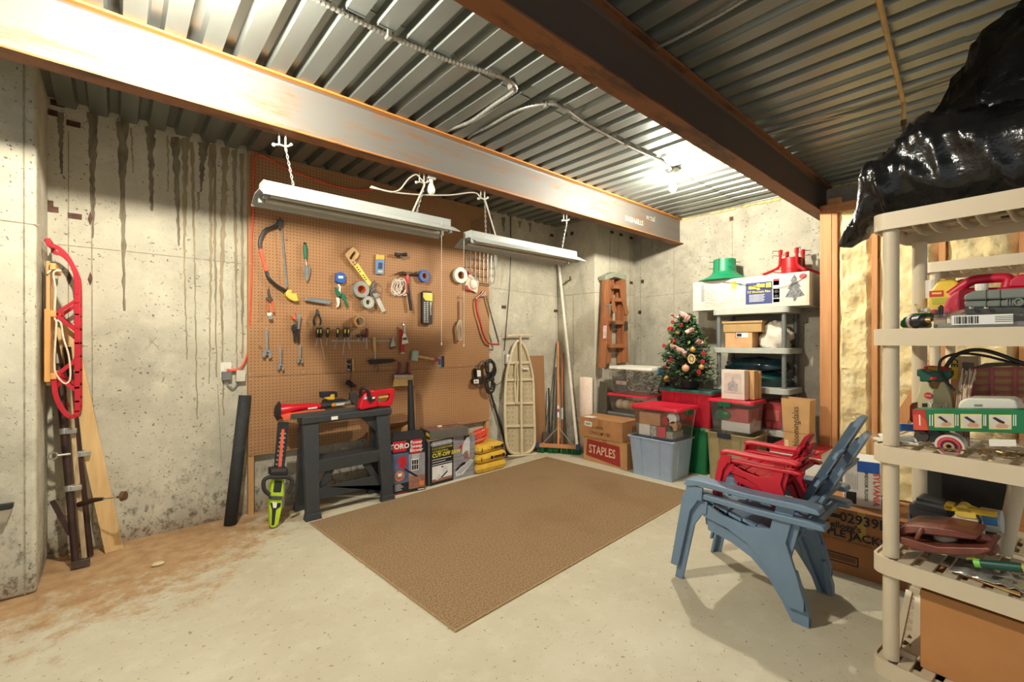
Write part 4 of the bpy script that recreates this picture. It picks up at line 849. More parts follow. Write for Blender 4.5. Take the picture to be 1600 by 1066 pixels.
# ================================================================ sawhorse bench and what lies on it
SH = mat('sawhorse_plastic', (52, 54, 55), .5, n=.12, ns=20, bump=.08, bs=200)
t = thing('sawhorse', 'black plastic folding sawhorse with a shelf under the tools', 'sawhorse', (1.4, 3.65, 0))
B().bx(1.045, 1.775, 3.56, 3.70, .705, .765).build('top', SH, t, bevel=.012); B().bx(1.05, 1.77, 3.575, 3.69, .765, .772).build('top_groove_plate', SH, t)
B().bx(1.26, 1.31, 3.553, 3.56, .72, .745).build('sticker', PAPER, t)
def taper(b, p0, p1, w0, d0, w1, d1):
    f = lambda p, w_, d_: [V(p)+V((x*w_/2, y*d_/2, 0)) for x, y in ((-1, -1), (1, -1), (1, 1), (-1, 1))]
    return b.loft([f(p0, w0, d0), f(p1, w1, d1)])
for (x0, x1) in ((1.105, 1.115), (1.705, 1.70)):
    for y0, y1 in ((3.515, 3.60), (3.775, 3.665)):
        taper(B(), (x0, y0, 0), (x1, y1, .71), .095, .055, .12, .05).build('leg', SH, t, bevel=.006)
        taper(B(), (x0, y0-.005 if y0 < 3.6 else y0+.005, 0), (x0, y0-.004, .05), .12, .075, .1, .06).build('foot', SH, t, bevel=.006)
B().bx(1.15, 1.66, 3.545, 3.76, .395, .42).build('shelf', SH, t, bevel=.006); B().bx(1.15, 1.66, 3.54, 3.555, .33, .425).build('shelf_rail', SH, t, bevel=.005)
B().prism([(1.15, 3.525, .13), (1.66, 3.525, .13), (1.66, 3.525, .10), (1.60, 3.525, .22), (1.21, 3.525, .22), (1.15, 3.525, .21)], (0, .02, 0)).build('low_brace', SH, t, bevel=.003)
for s, xa_, xb_ in ((1, 1.66, 1.50), (-1, 1.15, 1.30)): B().beam((xa_, 3.57, .14), (xb_ if s > 0 else xb_, 3.57, .40), .05, .02, (0, 1, 0)).build('brace', SH, t, bevel=.003)
B().prism([(1.52, 3.60, .705), (1.66, 3.60, .705), (1.66, 3.60, .56)], (0, .03, 0)).build('gusset', SH, t)
YB = 3.62
def hb(u, v, y=YB): return onY(*ZH(u, v), y)
def hslab(pts, y, th): return B().prism([hb(u, v, y-th/2) for u, v in pts], (0, th, 0))
CSR = mat('saw_red', (196, 22, 36), .3, n=.08)
t = thing('electric_chainsaw', 'red electric chainsaw with black front handle lying on the sawhorse', 'chainsaw', hb(1150, 440))
hslab([(1030, 435), (1040, 370), (1075, 290), (1110, 245), (1160, 215), (1210, 220), (1240, 290), (1240, 410), (1150, 425), (1060, 445)], 3.60, .10).build('body', CSR, t, bevel=.014)
O = [(1200, 225), (1290, 210), (1420, 195), (1432, 215), (1420, 340), (1395, 395), (1320, 405), (1200, 400)]; I = [(1235, 275), (1300, 268), (1370, 262), (1380, 275), (1375, 320), (1350, 345), (1300, 355), (1235, 350)]
B().ringprism([hb(u, v, 3.58) for u, v in O], [hb(u, v, 3.58) for u, v in I], (0, .05, 0)).build('rear_handle', CSR, t, bevel=.01)
B().tube(smooth_path([hb(u, v, y) for u, v, y in ((1045, 290, 3.60), (1045, 215, 3.57), (1085, 195, 3.54), (1120, 215, 3.53), (1140, 270, 3.54), (1160, 350, 3.55))], 5), .014, 8).build('front_handle', BLK, t, smooth=True)
hslab([(1120, 300), (1200, 285), (1215, 330), (1170, 345), (1160, 370), (1140, 350)], 3.545, .012).build('side_plate', BLK, t, bevel=.004); hslab([(1175, 298), (1205, 292), (1206, 312), (1178, 316)], 3.538, .004).build('badge', PAPER, t)
hslab([(1080, 320), (1105, 275), (1110, 300), (1125, 305), (1100, 325)], 3.546, .006).build('decal', mat('decal_white', (200, 196, 206), .4), t); hslab([(1250, 290), (1360, 275), (1360, 295), (1252, 310)], 3.578, .004).build('print', mat('gold_print', (214, 158, 60), .4), t)
hslab([(930, 250), (985, 240), (1035, 290), (1030, 400), (975, 390), (940, 330)], 3.63, .05).build('bar_guard', mat('dark_spur', (70, 66, 64), .5, .3), t, bevel=.006)
B().beam(hb(1020, 430, 3.60), hb(250, 520, 3.56), .012, .04, (0, 0, 1)).build('bar_scabbard', mat('scabbard', (62, 62, 60), .55), t, bevel=.004)
t = thing('pole_trimmer', 'red and black pole tool lying across the sawhorse behind the chainsaw bar', 'power tool', hb(400, 430))
B().tube([hb(108, 455, 3.70), hb(150, 455, 3.70), hb(260, 425, 3.70), hb(420, 405, 3.70), hb(580, 400, 3.70)], [.066, .06, .034, .026, .024], 16).build('cone_tube', CSR, t, smooth=True)
B().tube([hb(75, 455, 3.70), hb(108, 455, 3.70)], [.045, .075], 16).build('end_cap', BLK, t, smooth=True); B().tube(smooth_path([hb(580, 400, 3.70), hb(640, 392, 3.70), hb(720, 385, 3.70)], 4), [.022, .028, .028, .028, .026, .02, .02, .018, .017], 12).build('sleeve', RUB, t, smooth=True)
B().cyl(hb(720, 385, 3.70), hb(955, 358, 3.70), .017, n=12).build('shaft', mat('alu_tube', (176, 174, 168), .35, .6), t, smooth=True)
hslab([(712, 375), (755, 370), (757, 398), (714, 402)], 3.685, .005).build('sticker', mat('orange_label', (232, 140, 40), .5), t); hslab([(765, 372), (860, 362), (860, 384), (766, 394)], 3.684, .005).build('sticker', PAPER, t); hslab([(445, 420), (550, 406), (550, 424), (445, 434)], 3.672, .004).build('sticker', PAPER, t)
hslab([(135, 495), (400, 455), (640, 432), (640, 445), (420, 475), (250, 512), (230, 545), (170, 555)], 3.65, .02).build('safety_strip', ORG, t)
hslab([(270, 530), (320, 550), (325, 575), (300, 560)], 3.60, .02).build('yellow_tag', YEL, t)
t = thing('drill_charger', 'yellow and black cordless drill standing behind the pole tool', 'cordless drill', hb(720, 350, 3.76))
hslab([(600, 240), (700, 235), (705, 295), (605, 310)], 3.78, .07).build('battery', mat('navy_plastic', (30, 36, 50), .5), t, bevel=.006); hslab([(700, 235), (780, 235), (785, 300), (705, 300)], 3.78, .07).build('motor', BLK, t, bevel=.006)
hslab([(625, 300), (700, 290), (705, 265), (750, 260), (752, 325), (690, 330), (650, 320)], 3.775, .065).build('body', mat('drill_yellow', (228, 178, 44), .4), t, bevel=.006); hslab([(655, 330), (880, 318), (900, 365), (660, 375)], 3.77, .08).build('charger_base', BLK, t, bevel=.008)
# hedge trimmer leaning against the sawhorse, blade up
ZJ = Z(390, 660, 6.27); LIME = mat('lime_plastic', (176, 206, 40), .4, n=.08)
def hj(u, v, o=0): 
    z = onY(*ZJ(u, v), 3.55).z; return onY(*ZJ(u, v), 3.525+.09*max(0, z)-o)
def jslab(pts, o, th): return B().prism([hj(u, v, o) for u, v in pts], (0, th, 0))
t = thing('hedge_trimmer', 'cordless hedge trimmer with lime green handle standing blade up', 'hedge trimmer', hj(215, 1030))
jslab([(282, 0), (385, 0), (345, 440), (245, 440)], .0, .02).build('blade_cover', BLK, t, bevel=.003); jslab([(315, 68), (342, 68), (312, 438), (280, 438)], .004, .004).build('blade_bar', ORG, t)
for k in range(8):
    v = 100+k*43; u = 328-k*6
    for s in (-1, 1): jslab([(u+s*14, v), (u+s*30, v+8), (u+s*30, v+16), (u+s*14, v+22)], .006, .004).build('blade_tooth', STL, t)
jslab([(200, 450), (375, 445), (380, 520), (200, 525)], .03, .06).build('guard', BLK, t, bevel=.008); jslab([(215, 462), (360, 458), (358, 485), (218, 490)], .033, .004).build('guard_label', DST, t)
B().tube(smooth_path([hj(u, v, .05) for u, v in ((195, 710), (145, 660), (140, 575), (190, 540), (280, 540), (370, 540), (412, 570), (405, 640), (365, 700))], 5), .014, 8).build('front_handle', RUB, t, smooth=True)
jslab([(225, 560), (340, 565), (345, 720), (300, 750), (200, 745), (205, 680)], .03, .07).build('housing', LIME, t, bevel=.01); jslab([(245, 570), (325, 575), (310, 690), (230, 690)], .035, .03).build('grip_pad', RUB, t, bevel=.008)
jslab([(200, 722), (318, 728), (316, 752), (198, 748)], .035, .05).build('dark_band', mat('violet_grey', (74, 70, 86), .5), t); jslab([(190, 750), (322, 755), (318, 850), (285, 1000), (250, 1036), (205, 1036), (198, 930)], .02, .06).build('rear_body', LIME, t, bevel=.01)
jslab([(200, 790), (310, 790), (305, 830), (262, 860), (245, 1010), (215, 1018), (220, 860)], .024, .03).build('battery', BLK, t, bevel=.006); jslab([(225, 790), (270, 790), (262, 840), (232, 840)], .03, .01).build('latch', PAPER, t)
# ================================================================ boxes along the wall
def facebox(name, label, a, b, dep, h, m, cat='box', lid=True, th=.004, group=None):
    "carton standing on the floor: front edge from a to b, depth towards the wall"
    a = V(a); b = V(b); u = (b-a).normalized(); n = V((-u.y, u.x, 0)); t = thing(name, label, cat, (a+b)/2+n*dep/2, 0, group)
    c = [a, b, b+n*dep, a+n*dep]
    return t, a, b, u, n, c
def rectf(a, u, W_, H_, up=V((0, 0, 1))):
    "maps fractions of a face to points"
    return lambda s, r: a+u*(W_*s)+up*(H_*r)
def patch(f, pts, n, m, par, name='print', th=.0012, off=0): return B().prism([f(*p)-n*(th+off) for p in pts], n*th).build(name, m, par)
def rect(s0, r0, s1, r1): return [(s0, r0), (s1, r0), (s1, r1), (s0, r1)]
PBK = mat('print_black', (30, 28, 30), .5); PRED = mat('print_red', (196, 30, 44), .45); PWH = mat('print_white', (226, 224, 218), .5, n=.04); PYE = mat('print_yellow', (228, 214, 70), .5); PGR = mat('print_grey', (142, 140, 144), .5, n=.15); PBL = mat('print_slate', (84, 94, 122), .5, n=.2, ns=15); POR = mat('print_orange', (226, 120, 48), .5); PBRN = mat('print_brick', (150, 104, 84), .6, n=.25, ns=30)
KRAFT = mat('kraft', (188, 142, 92), .75, n=.1, ns=9, bump=.05, bs=90)
t, a, b, u, n, c = facebox('blower_carton', 'tall black printed power-blower carton with an open lid', (1.786, 3.59, 0), (2.085, 3.545, 0), .26, .47, PBK); Hh = .468; Wd = (b-a).length; f = rectf(a-n*.0025, u, Wd, Hh)
w_ = B()
for p, q in ((c[0], c[1]), (c[1], c[2]), (c[2], c[3]), (c[3], c[0])): w_.beam((p+q)/2*0+p+V((0, 0, Hh/2)), q+V((0, 0, Hh/2)), .004, .004) if False else w_.add([p, q, q+V((0, 0, Hh)), p+V((0, 0, Hh))], [(0, 1, 2, 3)])
w_.add(c, [(3, 2, 1, 0)]).build('carton', PBK, t, solid=.004)
up = V((0, 0, 1)); w_ = B().add([c[0]+up*Hh, c[1]+up*Hh, c[1]+up*(Hh+.06)+n*.08, c[0]+up*(Hh+.06)+n*.08], [(0, 1, 2, 3)]); w_.build('front_flap', PBK, t, solid=.003)
w_ = B().add([c[3]+up*Hh, c[2]+up*Hh, c[2]+up*(Hh+.07)+n*.05, c[3]+up*(Hh+.07)+n*.05], [(0, 1, 2, 3)]).add([c[3]+up*Hh, c[0]+up*Hh, c[0]+up*(Hh+.05)-u*.07, c[3]+up*(Hh+.1)-u*.05], [(0, 1, 2, 3)]); w_.build('flap', KRAFT, t, solid=.003)
patch(f, rect(.03, .79, .42, .985), n, PRED, t); text('TORO', .062, f(.225, .887)-n*.002, u, up, PWH, t, bold=.03)
patch(f, rect(.56, .73, .90, .985), n, PRED, t)
for k, s_ in enumerate(('Power', 'Sweep', 'Blower')): text(s_, .042, f(.73, .935-.075*k)-n*.002, u, up, PWH, t, bold=.02)
patch(f, [(.0, .17), (.5, .17), (.5, .76), (0, .76)], n, PBL, t); patch(f, rect(.5, .2, 1, .72), n, PGR, t); patch(f, rect(.5, .06, 1, .3), n, PBRN, t, off=.0002)
patch(f, rect(.58, .4, .80, .62), n, PWH, t, off=.0004)
for i in range(3):
    for j in range(2): patch(f, rect(.595+.068*i, .415+.10*j, .65+.068*i, .505+.1*j), n, PBK, t, off=.0008)
patch(f, [(.14, .60), (.30, .72), (.44, .66), (.40, .60), (.44, .56), (.36, .50), (.42, .47), (.34, .45), (.18, .52), (.26, .57)], n, PRED, t, off=.0008); patch(f, [(.38, .47), (.76, .30), (.80, .27), (.70, .28), (.36, .44)], n, PBK, t, off=.001)
patch(f, [(.22+.145*math.cos(g), .34+.092*math.sin(g)) for g in [2*math.pi*k/20 for k in range(20)]], n, POR, t, off=.0008); patch(f, [(.22+.115*math.cos(g), .34+.072*math.sin(g)) for g in [2*math.pi*k/20 for k in range(20)]], n, PBRN, t, off=.001); patch(f, rect(.17, .33, .29, .39), n, PWH, t, off=.0013)
patch(f, rect(.02, .05, .5, .20), n, PBK, t, off=.0006)
for k in range(5): patch(f, rect(.08, .175-.026*k, .26+.04*(k % 3), .183-.026*k), n, PWH, t, 'text_line', off=.001)
patch(f, rect(.82, .1, .97, .18), n, POR, t, off=.0008); patch(f, rect(0, 0, 1, .045), n, PBK, t, off=.001); patch(f, rect(.78, .02, .98, .035), n, PWH, t, 'text_line', off=.0014); patch(f, rect(.05, .012, .45, .022), n, PRED, t, 'text_line', off=.0014)
for k in range(4): patch(f, rect(.60, .69-.03*k, .84-.03*(k % 2), .70-.03*k), n, PWH, t, 'text_line', off=.0014)
# black blower tube standing in the open carton
t = thing('blower_tube', 'long black tapered blower tube standing in the open carton', 'blower tube', (1.95, 3.70, .2)); a = onY(641, 594, 3.72); b_ = onY(643, 668, 3.70)
B().tube([(b_.x+.0, 3.70, .10), (b_.x, 3.70, .42)], .036, 16).build('red_collar', CSR, t, smooth=True); B().tube([(b_.x, 3.70, .42), (b_.x, 3.70, .50), (b_.x, 3.70, .502), a.lerp(b_, .5), a], [.040, .040, .036, .029, .022], 16).build('tube', BLK, t, smooth=True)
# cut-off saw carton
t, a, b, u, n, c = facebox('saw_carton', 'large printed cut-off saw carton beside the rug', (2.158, 3.585, 0), (2.70, 3.615, 0), .27, .41, PGR); Hh = .413; Wd = (b-a).length; f = rectf(a, u, Wd, Hh)
B().add(c+[p+up*Hh for p in c], [(3, 2, 1, 0), (4, 5, 6, 7), (0, 1, 5, 4), (1, 2, 6, 5), (2, 3, 7, 6), (3, 0, 4, 7)]).build('carton', PGR, t, bevel=.003, seg=1)
B().add([p+up*(Hh+.001) for p in (c[0], c[1], c[2], c[3])], [(0, 1, 2, 3)]).build('top_panel', KRAFT, t)
patch(f, rect(0, 0, .5, 1), n, PBK, t)
for k in range(9): patch(f, rect(.5, .12+.1*k, 1, .126+.1*k), n, mat('print_siding', (96, 94, 100), .6), t, 'siding_line')
patch(f, rect(.05, .86, .46, .975), n, PGR, t, off=.0005); text('CHICAGO ELECTRIC', .028, f(.255, .918)-n*.002, u, up, PWH, t, bold=.01)
text('3-1/2 HORSEPOWER', .026, f(.05, .81)-n*.002, u, up, PYE, t, align='LEFT'); text('14" INDUSTRIAL', .026, f(.05, .74)-n*.002, u, up, PYE, t, align='LEFT'); text('CUT-OFF SAW', .05, f(.05, .655)-n*.002, u, up, PYE, t, align='LEFT', bold=.03)
for k, l in enumerate((.4, .28, .42)): patch(f, rect(.05, .56-.055*k, .05+l, .572-.055*k), n, PWH, t, 'text_line', off=.0006)
patch(f, rect(.05, .07, .47, .42), n, PWH, t, off=.0006); patch(f, rect(.05, .07, .47, .13), n, PBRN, t, off=.0008)
SAWG = mat('print_pale', (204, 204, 204), .5, n=.08)
patch(f, [(.15, .09), (.24, .16), (.2, .24), (.11, .13)], n, SAWG, t, off=.001); patch(f, [(.26, .2), (.25, .32), (.29, .39), (.36, .37), (.38, .28), (.35, .22)], n, SAWG, t, off=.001); patch(f, [(.22, .14), (.36, .26), (.38, .24), (.26, .13)], n, PBK, t, off=.0012); patch(f, rect(.24, .36, .28, .39), n, PBK, t, off=.0012)
patch(f, [(.70, .55), (.70, .72), (.74, .85), (.80, .93), (.86, .94), (.88, .84), (.86, .5), (.84, .40), (.83, .62), (.77, .62)], n, SAWG, t, off=.0008); patch(f, rect(.74, .86, .86, .985), n, PBK, t, off=.0006); patch(f, [(.62, .70), (.65, .78), (.70, .78), (.69, .66)], n, PRED, t, off=.0008); patch(f, [(.73, .45), (.75, .58), (.83, .60), (.85, .42)], n, PBRN, t, off=.001)
patch(f, [(.54, .16), (.90, .40), (.97, .34), (.72, .08), (.56, .06)], n, SAWG, t, off=.0008); patch(f, [(.54, .22), (.70, .36), (.78, .36), (.76, .30), (.66, .28), (.58, .20)], n, PBK, t, off=.0012)
for k in range(2): patch(f, [(.58+.05*k, .14-.02*k), (.90+.03*k, .36-.03*k), (.905+.03*k, .352-.03*k), (.59+.05*k, .132-.02*k)], n, PBK, t, off=.0012)
# flat grey carton on top of it
t = thing('flat_carton', 'flat grey carton lying on the cut-off saw carton', 'box', (2.38, 3.69, Hh+.0015)); q = B(); Mz = Matrix.Translation((2.395, 3.705, Hh+.002)) @ Matrix.Rotation(R(-8), 4, 'Z')
q.bx(-.2, .2, -.12, .12, 0, .082, Mz).build('carton', mat('charcoal_card', (92, 88, 80), .6, n=.08), t, bevel=.003)
B().bx(-.19, .17, -.10, .11, .0822, .0832, Mz).build('top_print', mat('picture_print', (120, 84, 78), .5, n=.6, ns=22), t); B().bx(-.2, -.2, 0, 0, 0, 0, Mz)
B().bx(-.2015, -.2005, -.11, .11, .01, .075, Mz).build('end_print', mat('end_print', (70, 52, 44), .5, n=.5, ns=40), t); B().bx(-.2025, -.2015, -.11, -.03, .03, .062, Mz).build('yellow_print', PYE, t); B().bx(-.2025, -.2015, .05, .10, .02, .06, Mz).build('red_print', PRED, t)
B().box((2.37, 3.75, Hh+.091), (.04, .03, .012)).build('white_tab', WHT, t, bevel=.002)
# brown carton behind the blower carton
t = thing('brown_carton', 'open brown carton half hidden behind the sawhorse leg', 'box', (1.83, 3.85, 0)); b_ = B(); c = [V((1.70, 3.86, 0)), V((2.02, 3.86, 0)), V((2.02, 3.887, 0)), V((1.70, 3.887, 0))]
B().add([p for p in c]+[p+up*.52 for p in c], [(3, 2, 1, 0), (0, 1, 5, 4), (1, 2, 6, 5), (2, 3, 7, 6), (3, 0, 4, 7)]).build('carton', KRAFT, t, solid=.003)
B().add([c[0]+up*.52, c[1]+up*.52, c[1]+V((.06, -.13, .60)), c[0]+V((-.06, -.13, .6))], [(0, 1, 2, 3)]).build('flap', KRAFT, t, solid=.003)
# three yellow bags and the orange cord on top
BAG = mat('bag_yellow', (222, 178, 62), .5, n=.12, ns=14, bump=.25, bs=14)
def bag(z, dx, dy, w_, d_, h, rz, label, txt=True, sd=0):
    t = thing('yellow_bag', label, 'bag', (2.885+dx, 3.70+dy, z), R(rz), 'yellow bags stacked by the cartons'); rn = random.Random(sd)
    def P(i, j, top):
        x = i-.5; y = j-.5; e = (1-abs(2*x)**9)*(1-abs(2*y)**9); r_ = rn.uniform(-.001, .001)*e
        return V((x*w_*(1+.0*y), y*d_, (h*(.5+.5*e**.35) if top else h*(.5-.5*e**.45))+r_))
    b_ = B(); b_.grid(lambda s, r_: P(s, r_, 1), 28, 22); b_.grid(lambda s, r_: P(s, r_, 0), 28, 22)
    b_.build('sack', BAG, t, local=True, smooth=True)
    M_ = wm(t); rt = (M_.to_3x3() @ V((1, 0, 0))); 
    if txt:
        p = M_ @ V((.05, -d_/2-.004, h*.5)); [B().bx(p.x-.03, p.x+.07, p.y-.001+.0, p.y, z_, z_+e_).build('text_line', PBK, t) for z_, e_ in ((p.z-.002, .014), (p.z-.014, .006))]
        B().lathe([(.018, 0), (.018, .001)], p+V((-.06, -.001, 0)), 16, axis=(0, -1, 0)).build('emblem', PBK, t)
        q_ = M_ @ V((.15, -d_/2-.003, h*.5)); B().bx(q_.x-.018, q_.x+.018, q_.y-.001, q_.y, q_.z-.018, q_.z+.018).build('print_block', PBK, t)
        q_ = M_ @ V((-.15, -d_/2-.002, h*.5)); B().bx(q_.x-.004, q_.x+.004, q_.y-.001, q_.y, q_.z-.02, q_.z+.02).build('mark', PBK, t)
    return t
bag(0, 0, 0, .40, .25, .098, 2, 'yellow bag at the bottom of the stack of three', False, 1); bag(.098, -.0, -.005, .40, .25, .098, 3, 'yellow bag in the middle of the stack of three', True, 2); bag(.196, -.01, 0, .38, .25, .085, 8, 'topmost yellow bag under the coiled orange cord', True, 3)
t = thing('orange_cord_coil', 'orange extension cord bundled on top of the yellow bags', 'cord', (2.80, 3.72, .285)); rn = random.Random(11); P = []
for k in range(9):
    o = rn.uniform(-.03, .03); g0 = rn.uniform(-.3, .3)
    for j in range(10):
        g = 2*math.pi*j/10; P.append(V((2.80+.13*math.cos(g)*rn.uniform(.85, 1.05)+o*.4, 3.72+.055*math.sin(g)+o*.6, .30+.012*k+.03*math.cos(g+g0))))
B().tube(smooth_path(P, 4), .0075, 7).build('cord', EXT, t, smooth=True); B().cyl((2.85, 3.70, .40), (2.89, 3.69, .41), .012, n=10).build('plug', mat('plug_grey', (190, 180, 168), .5), t)
# black trimmer pole leaning by the board edge
t = thing('trimmer_pole', 'thin black string-trimmer pole leaning at the right pegboard edge', 'string trimmer', onZ(795, 712)); a = onZ(794, 713); a.z = .03; c = onY(766, 612, 3.92)
B().cyl(a, c, .012, n=10).build('shaft', BLK, t, smooth=True); B().lathe([(.035, -.02), (.045, 0), (.04, .03), (.015, .045)], a, 14, axis=(c-a)).build('head', BLK, t, smooth=True); m_ = a.lerp(c, .75); B().cyl(m_, a.lerp(c, .8), .018, n=10).build('collar', DST, t)
# ================================================================ rug
t = thing('rug', 'brown looped-pile rug with bound edge on the concrete floor', 'rug', (2.4, 2.6, 0))
ra, rb_, rc = V((1.065, 3.435, 0)), V((3.70, 3.586, 0)), V((1.167, 1.713, 0)); rd = rb_+(rc-ra)
def rug_mat():
    m = bpy.data.materials.new('rug_pile'); m.use_nodes = True; nt = m.node_tree; L = nt.links.new; p = nt.nodes['Principled BSDF']
    tc = nd(nt, 'TexCoord').outputs['Object']
    a = nd(nt, 'TexNoise'); a.inputs['Scale'].default_value = 110; a.inputs['Detail'].default_value = 3; L(tc, a.inputs[0])
    b = nd(nt, 'TexNoise'); b.inputs['Scale'].default_value = 1.6; b.inputs['Detail'].default_value = 4; L(tc, b.inputs[0])
    r_ = nd(nt, 'MapRange'); L(a.outputs['Fac'], r_.inputs[0]); r_.inputs[1].default_value = .3; r_.inputs[2].default_value = .7
    x = nd(nt, 'Mix', data_type='RGBA'); L(r_.outputs[0], x.inputs['Factor']); x.inputs['A'].default_value = rgb((112, 88, 62)); x.inputs['B'].default_value = rgb((172, 144, 110))
    r2 = nd(nt, 'MapRange'); L(b.outputs['Fac'], r2.inputs[0]); r2.inputs[1].default_value = .52; r2.inputs[2].default_value = .66; r2.inputs[4].default_value = .3
    y = nd(nt, 'Mix', data_type='RGBA'); L(r2.outputs[0], y.inputs['Factor']); L(x.outputs['Result'], y.inputs['A']); y.inputs['B'].default_value = rgb((122, 90, 56))
    L(y.outputs['Result'], p.inputs['Base Color']); p.inputs['Roughness'].default_value = .95; p.inputs['Specular IOR Level'].default_value = .1
    bp = nd(nt, 'Bump'); bp.inputs['Strength'].default_value = .7; bp.inputs['Distance'].default_value = .006; L(a.outputs['Fac'], bp.inputs['Height']); L(bp.outputs[0], p.inputs['Normal']); return m
B().prism([ra, rc, rd, rb_], (0, 0, .009)).build('pile', rug_mat(), t); q = [p+V((0, 0, .005)) for p in (ra, rc, rd, rb_)]
B().tube([q[0], q[0].lerp(q[1], .5), q[1], q[1].lerp(q[2], .5), q[2], q[2].lerp(q[3], .5), q[3], q[3].lerp(q[0], .5)], .006, 6, closed=True).build('bound_edge', mat('rug_edge', (168, 138, 98), .9, n=.2, ns=80), t)
# ================================================================ leaning things in the corner
ZI = Z(770, 500, 4.6375); CRM = mat('cream_enamel', (214, 198, 164), .45, n=.06); CRMD = mat('cream_mesh', (188, 172, 138), .6, n=.12, ns=60)
def ib(u, v, o=0): z = onY(*ZI(u, v), 3.86).z; return onY(*ZI(u, v), 3.82+.075*z-o)
def iloop(pts, r, o=0, m=CRM, nm='rim', par=None, cl=False): return B().tube([ib(u, v, o) for u, v in pts], r, 7, closed=cl).build(nm, m, par, smooth=True)
t = thing('ironing_board', 'cream ironing board leaning underside out against the wall', 'ironing board', (3.6, 3.83, 0))
OL = [(185, 152), (160, 175), (140, 220), (122, 290), (98, 400), (88, 560), (90, 760), (98, 880), (118, 945), (150, 968), (210, 970), (262, 958), (295, 920), (304, 860), (298, 640), (290, 420), (262, 290), (240, 220), (215, 175)]
B().tube(smooth_path([ib(u, v, 0) for u, v in OL], 3, True), .016, 8, closed=True).build('rim', CRM, t, smooth=True)
B().prism([ib(u, v, -.012) for u, v in OL], (0, .006, 0)).build('deck_panel', CRMD, t)
hl = B()
for u in (112, 140, 238, 268):
    for k in range(16):
        c = ib(u+(6 if k % 2 else 0), 400+k*34, -.0105); hl.lathe([(.006, 0), (.006, .001)], c, 8, axis=(0, -1, 0))
o = hl.build('vent_holes', mat('vent_dark', (84, 74, 58), .8), t); o['kind'] = 'stuff'
for v, u0, u1 in ((312, 118, 260), (435, 96, 290), (605, 92, 298), (770, 92, 300)): B().beam(ib(u0, v, .004), ib(u1, v-4, .004), .03, .012, (0, 1, 0)).build('cross_rib', CRM, t, bevel=.002)
iloop([(200, 112), (206, 400), (208, 700), (212, 985)], .013, .03, par=t, nm='leg'); iloop([(175, 310), (182, 430), (176, 600)], .010, .02, par=t, nm='leg'); iloop([(165, 310), (162, 450), (168, 605)], .007, .02, par=t, nm='leg')
iloop([(100, 118), (150, 112), (285, 112)], .012, .035, par=t, nm='foot_bar'); iloop([(108, 988), (212, 982), (318, 970)], .012, .03, par=t, nm='foot_bar'); B().beam(ib(215, 352, .02), ib(262, 355, .02), .022, .01, (0, 1, 0)).build('latch', WHT, t)
t = thing('pegboard_offcut', 'narrow pegboard offcut leaning behind the ironing board', 'pegboard', (3.88, 3.93, 0)); B().prism([(3.745, 3.90, 0.0), (4.01, 3.90, 0.0), (4.01, 3.936, 1.155), (3.745, 3.936, 1.155)], (0, .006, 0)).build('panel', M_PEG, t)
# broom
BR = V((3.80, 3.85, 0)), V((4.10, 3.42, 0)); t = thing('push_broom', 'push broom with wooden block and green bristles standing in the corner', 'broom', (BR[0]+BR[1])/2)
bu = (BR[1]-BR[0]).normalized(); bn = V((-bu.y, bu.x, 0)); bl = (BR[1]-BR[0]).length
def bb(s0, s1, z0, z1, w_, nm, m, bv=.004): 
    a = BR[0]+bu*(s0*bl); c = BR[0]+bu*(s1*bl); B().beam(a+V((0, 0, (z0+z1)/2)), c+V((0, 0, (z0+z1)/2)), w_, z1-z0).build(nm, m, t, bevel=bv)
bb(.06, .92, .065, .105, .065, 'block', mat('broom_wood', (196, 130, 84), .55, n=.12, stretch=(1, 1, 5))); bb(-.01, .07, .055, .11, .075, 'end_cap', mat('cap_blue', (44, 70, 112), .5)); bb(.90, 1.0, .055, .11, .075, 'end_cap', MATS['cap_blue'])
br = B(); rn = random.Random(2)
for k in range(160):
    s = rn.uniform(.0, 1); o = rn.uniform(-.028, .028); a = BR[0]+bu*(s*bl)+bn*o; br.tube([a+V((0, 0, .068)), a+bn*(o*.5)+bu*rn.uniform(-.01, .01)+V((0, 0, .002))], [.005, .006], 4)
o = br.build('bristles', mat('green_bristle', (18, 92, 44), .7, n=.3, ns=60), t); o['kind'] = 'stuff'
hc = (BR[0]+BR[1])/2+V((0, 0, .10)); ht = V((4.235, 3.905, 1.33)); B().cyl(hc, ht, .0125, n=12).build('handle', mat('orange_wood', (212, 138, 78), .45, n=.15, stretch=(1, 1, .3)), t, smooth=True)
hm = hc.lerp(ht, .16)
for s in (.14, .82): B().tube([BR[0]+bu*(s*bl)+V((0, 0, .105)), hm], .006, 6).build('brace', M_GALV, t)
B().cyl(hc.lerp(ht, .25), hc.lerp(ht, .36), .0132, n=12).build('paper_label', PWH, t); B().cyl(hc.lerp(ht, .30), hc.lerp(ht, .33), .0136, n=12).build('red_label', PRED, t)
def pole(name, label, a, b, r, m, cat='pole'):
    t = thing(name, label, cat, a); B().cyl(a, b, r, n=12).build('shaft', m, t, smooth=True); return t
pole('white_pole', 'long white pole leaning into the corner up to the shop light', (4.20, 3.55, .0), (4.262, 3.92, 2.37), .019, mat('white_pole', (220, 214, 196), .5, n=.06))
t = pole('broomstick', 'short reddish wooden handle leaning behind the broom handle', (4.13, 3.74, .0), (4.262, 3.86, 1.18), .014, mat('red_wood', (176, 104, 62), .5)); B().cyl((4.17, 3.775, .36), (4.185, 3.79, .5), .0148, n=12).build('paper_label', PWH, t)
M_GREY = mat('grey_metal', (138, 134, 124), .4, .6)
